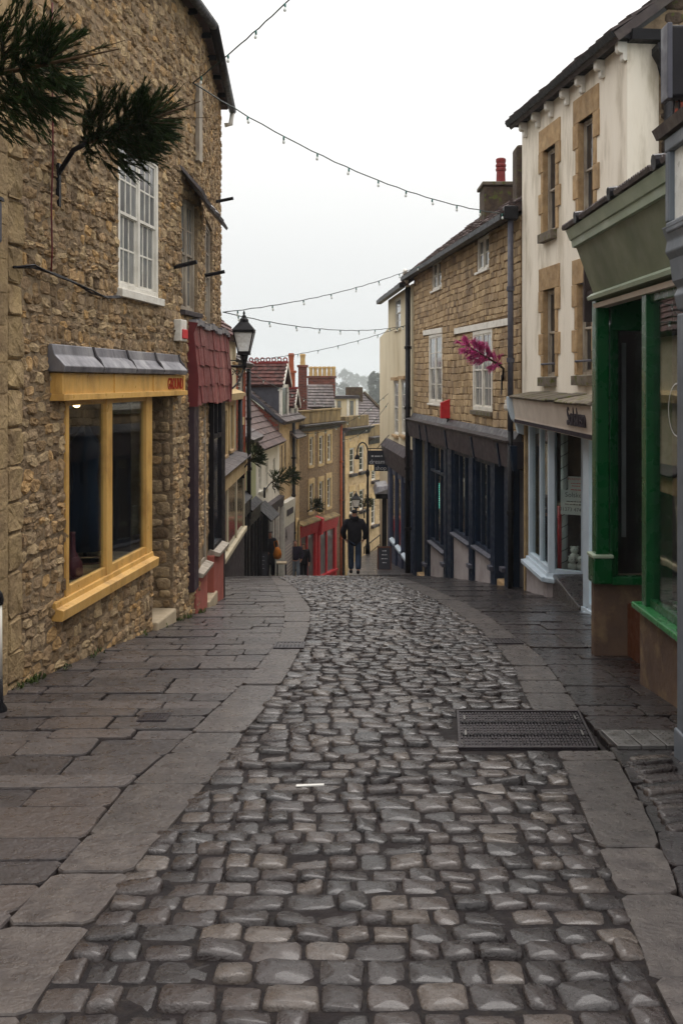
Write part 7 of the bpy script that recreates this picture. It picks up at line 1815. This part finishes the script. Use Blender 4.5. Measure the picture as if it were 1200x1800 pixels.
    mk(bd, 'mouth', 'redboard', lambda b: b.tube([W(-0.025, 0.115, 1.555), W(0, 0.122, 1.553), W(0.025, 0.115, 1.555)], 0.006, 5))
    return t, W, s
M['jeans'] = mat('blue_denim', C(52,66,88), C(40,52,72), 6, 0.85, 0.2, 80, 0, 0.2)
M['palejeans'] = mat('pale_denim', C(140,148,158), C(116,124,136), 6, 0.85, 0.2, 80, 0, 0.2)
M['blackcloth'] = mat('black_cloth', C(30,28,36), C(22,21,27), 6, 0.85, 0.2, 60, 0, 0.2)
M['purplecloth'] = mat('dark_purple_cloth', C(44,36,56), C(36,29,47), 6, 0.85, 0.2, 60, 0, 0.2)
M['hairbrown'] = mat('brown_hair', C(70,48,36), C(52,36,28), 30, 0.6, 0.2, 90, 0, 0.3)
M['orangecloth'] = mat('mustard_cloth', C(196,118,34), C(170,98,26), 9, 0.8, 0.3, 40, 0, 0.2)
ym = 27.0
mt, W, s = person('man seen from behind in a bulky black jacket and blue jeans, walking downhill', at(623, 1012, ym)[:2] + (tz(ym) + 0.02,) if False else (at(623, 1012, ym).x, ym, tz(ym) + 0.012), 1.8, 0.05, 'blackcloth', 'jeans', 'blackcloth', 0.16, 'pockets', 0.17, hood=True)
mk(mt, 'cap_brim', 'blackcloth', lambda b: b.lathe(W(0.0, 0.02, 1.665), [(0.1, 0), (0.125, 0.008), (0.1, 0.02)], 14), True)
pw = at(474, 1020, 34.6); wt, W, s = person('woman in a long dark coat carrying a mustard orange bag outside the cafe', (pw.x, 34.6, gz(34.6)), 1.68, 2.6, 'blackcloth', 'blackcloth', 'hairbrown', 0.03, 'bag', 0.42, True)
bgp = at(487.5, 972, 34.4)
t = thing('shoulder_bag', 'slouchy mustard orange bag held by the woman in the dark coat', 'bag', bgp)
mk(t, 'bag', 'orangecloth', lambda b: b.lathe(bgp + Vector((0, 0, -0.22)), [(0.04, 0), (0.13, 0.05), (0.15, 0.18), (0.11, 0.33), (0.05, 0.42)], 12), True)
mk(t, 'strap', 'orangecloth', lambda b: b.tube([bgp + Vector((-0.08, 0, 0.15)), bgp + Vector((-0.12, 0.03, 0.38)), bgp + Vector((-0.02, 0.05, 0.42)), bgp + Vector((0.06, 0, 0.15))], 0.02, 6), True)
pm = at(519, 1030, 39.8); person('person in a dark purple jacket and pale jeans walking uphill', (pm.x, 39.8, gz(39.8)), 1.7, 3.0, 'purplecloth', 'palejeans', 'hairbrown', 0.06, 'pockets', 0.03)
pm2 = at(534, 1030, 40.8); _, W, s = person('person in dark clothes with a pale tote, behind the purple jacket', (pm2.x, 40.8, gz(40.8)), 1.62, 3.3, 'blackcloth', 'blackcloth', 'hairbrown', 0.05, 'down', 0.15, True)
tp = W(0.28, 0.0, 0.82); t = thing('tote_bag', 'pale cloth tote bag between the two people walking uphill', 'bag', tp)
mk(t, 'bag', 'cream_board', lambda b: b.lathe(tp + Vector((0, 0, -0.1)), [(0.08, 0), (0.11, 0.05), (0.11, 0.3), (0.07, 0.38)], 10), True); mk(t, 'strap', 'cream_board', lambda b: b.tube([tp + Vector((-0.06, 0, 0.27)), tp + Vector((0, 0, 0.55)), tp + Vector((0.06, 0, 0.27))], 0.012, 5))

# ------------------------------------------------------------------ far trees, haze
def far_tree(label, u, vb, vt, y, w, n, group='trees on the far hillside'):
    b0, t0 = at(u, vb, y), at(u, vt, y); H = t0.z - b0.z; W_ = w / F * y
    zb_ = gz(y) - 0.3
    t = thing('hillside_tree', label, 'tree', (b0.x, y, zb_), group)
    mk(t, 'trunk', 'bark', lambda b: [b.tube([(b0.x, y, zb_), (b0.x + W_ * 0.02, y, b0.z + H * 0.3), (b0.x, y, b0.z + H * 0.8)], [W_ * 0.05, W_ * 0.035, W_ * 0.01], 6)] + [b.tube([(b0.x, y, b0.z + H * f_), (b0.x + math.cos(q) * W_ * 0.3, y + math.sin(q) * W_ * 0.3, b0.z + H * (f_ + 0.25))], [W_ * 0.02, W_ * 0.006], 5) for f_, q in ((0.25, 0.4), (0.35, 2.5), (0.45, 4.4), (0.5, 5.6))])
    cl = [(Vector((R.uniform(-1, 1), R.uniform(-1, 1), R.uniform(-0.9, 1))), R.uniform(0.16, 0.34)) for _ in range(26)]
    cl = [(c * (0.72 / max(0.72, c.length)), r_) for c, r_ in cl]
    b = MB()
    for i in range(n):
        c, r_ = R.choice(cl); d = Vector((R.gauss(0, 1), R.gauss(0, 1), R.gauss(0, 1))).normalized() * (r_ * R.uniform(0.5, 1.05))
        p = c + d; p = Vector((b0.x + p.x * W_ * 0.55, y + p.y * W_ * 0.55, b0.z + H * (0.55 + 0.46 * p.z)))
        a = Vector((R.gauss(0, 1), R.gauss(0, 1), R.gauss(0, 1))).normalized(); e_ = a.orthogonal().normalized(); k = W_ * R.uniform(0.018, 0.04)
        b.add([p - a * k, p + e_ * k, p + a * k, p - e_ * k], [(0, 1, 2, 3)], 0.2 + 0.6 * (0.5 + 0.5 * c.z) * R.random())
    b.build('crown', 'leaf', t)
far_tree('large dark tree rising beside the cream house, nearest on the hillside', 668, 735, 642, 430, 52, 5200)
far_tree('tall pale tree, leftmost of the misty trees on the skyline', 587, 690, 642, 1250, 14, 1500)
far_tree('broad misty tree second from the left on the skyline', 608, 690, 647, 1280, 30, 2500)
far_tree('misty tree in the middle of the skyline group', 628, 690, 652, 1310, 30, 2200)
far_tree('low misty tree next to the large dark tree', 644, 692, 656, 1260, 24, 2000)
far_tree('faint low tree right at the left end of the skyline group', 572, 692, 662, 1300, 24, 1500)
far_tree('dark low tree below the large tree, above the slate roof', 640, 735, 690, 440, 46, 3000)
far_tree('dark low tree on the hillside left of the attic dormer', 596, 712, 668, 800, 40, 2500)
b = MB(); b.box(-820, 820, -20, 1580, -20, 34.0)
hz = b.build('haze', 'earth', None); put(hz, kind='stuff', label='thin grey mist filling the valley', cat='haze')
m = bpy.data.materials.new('valley_mist'); m.use_nodes = True; n_ = m.node_tree; n_.nodes.clear()
o_ = n_.nodes.new('ShaderNodeOutputMaterial'); pv_ = n_.nodes.new('ShaderNodeVolumePrincipled')
pv_.inputs['Color'].default_value = (0.86, 0.9, 0.93, 1); pv_.inputs['Density'].default_value = 0.00045; pv_.inputs['Anisotropy'].default_value = 0.2
n_.links.new(pv_.outputs[0], o_.inputs['Volume'])
hz.data.materials.clear(); hz.data.materials.append(m)
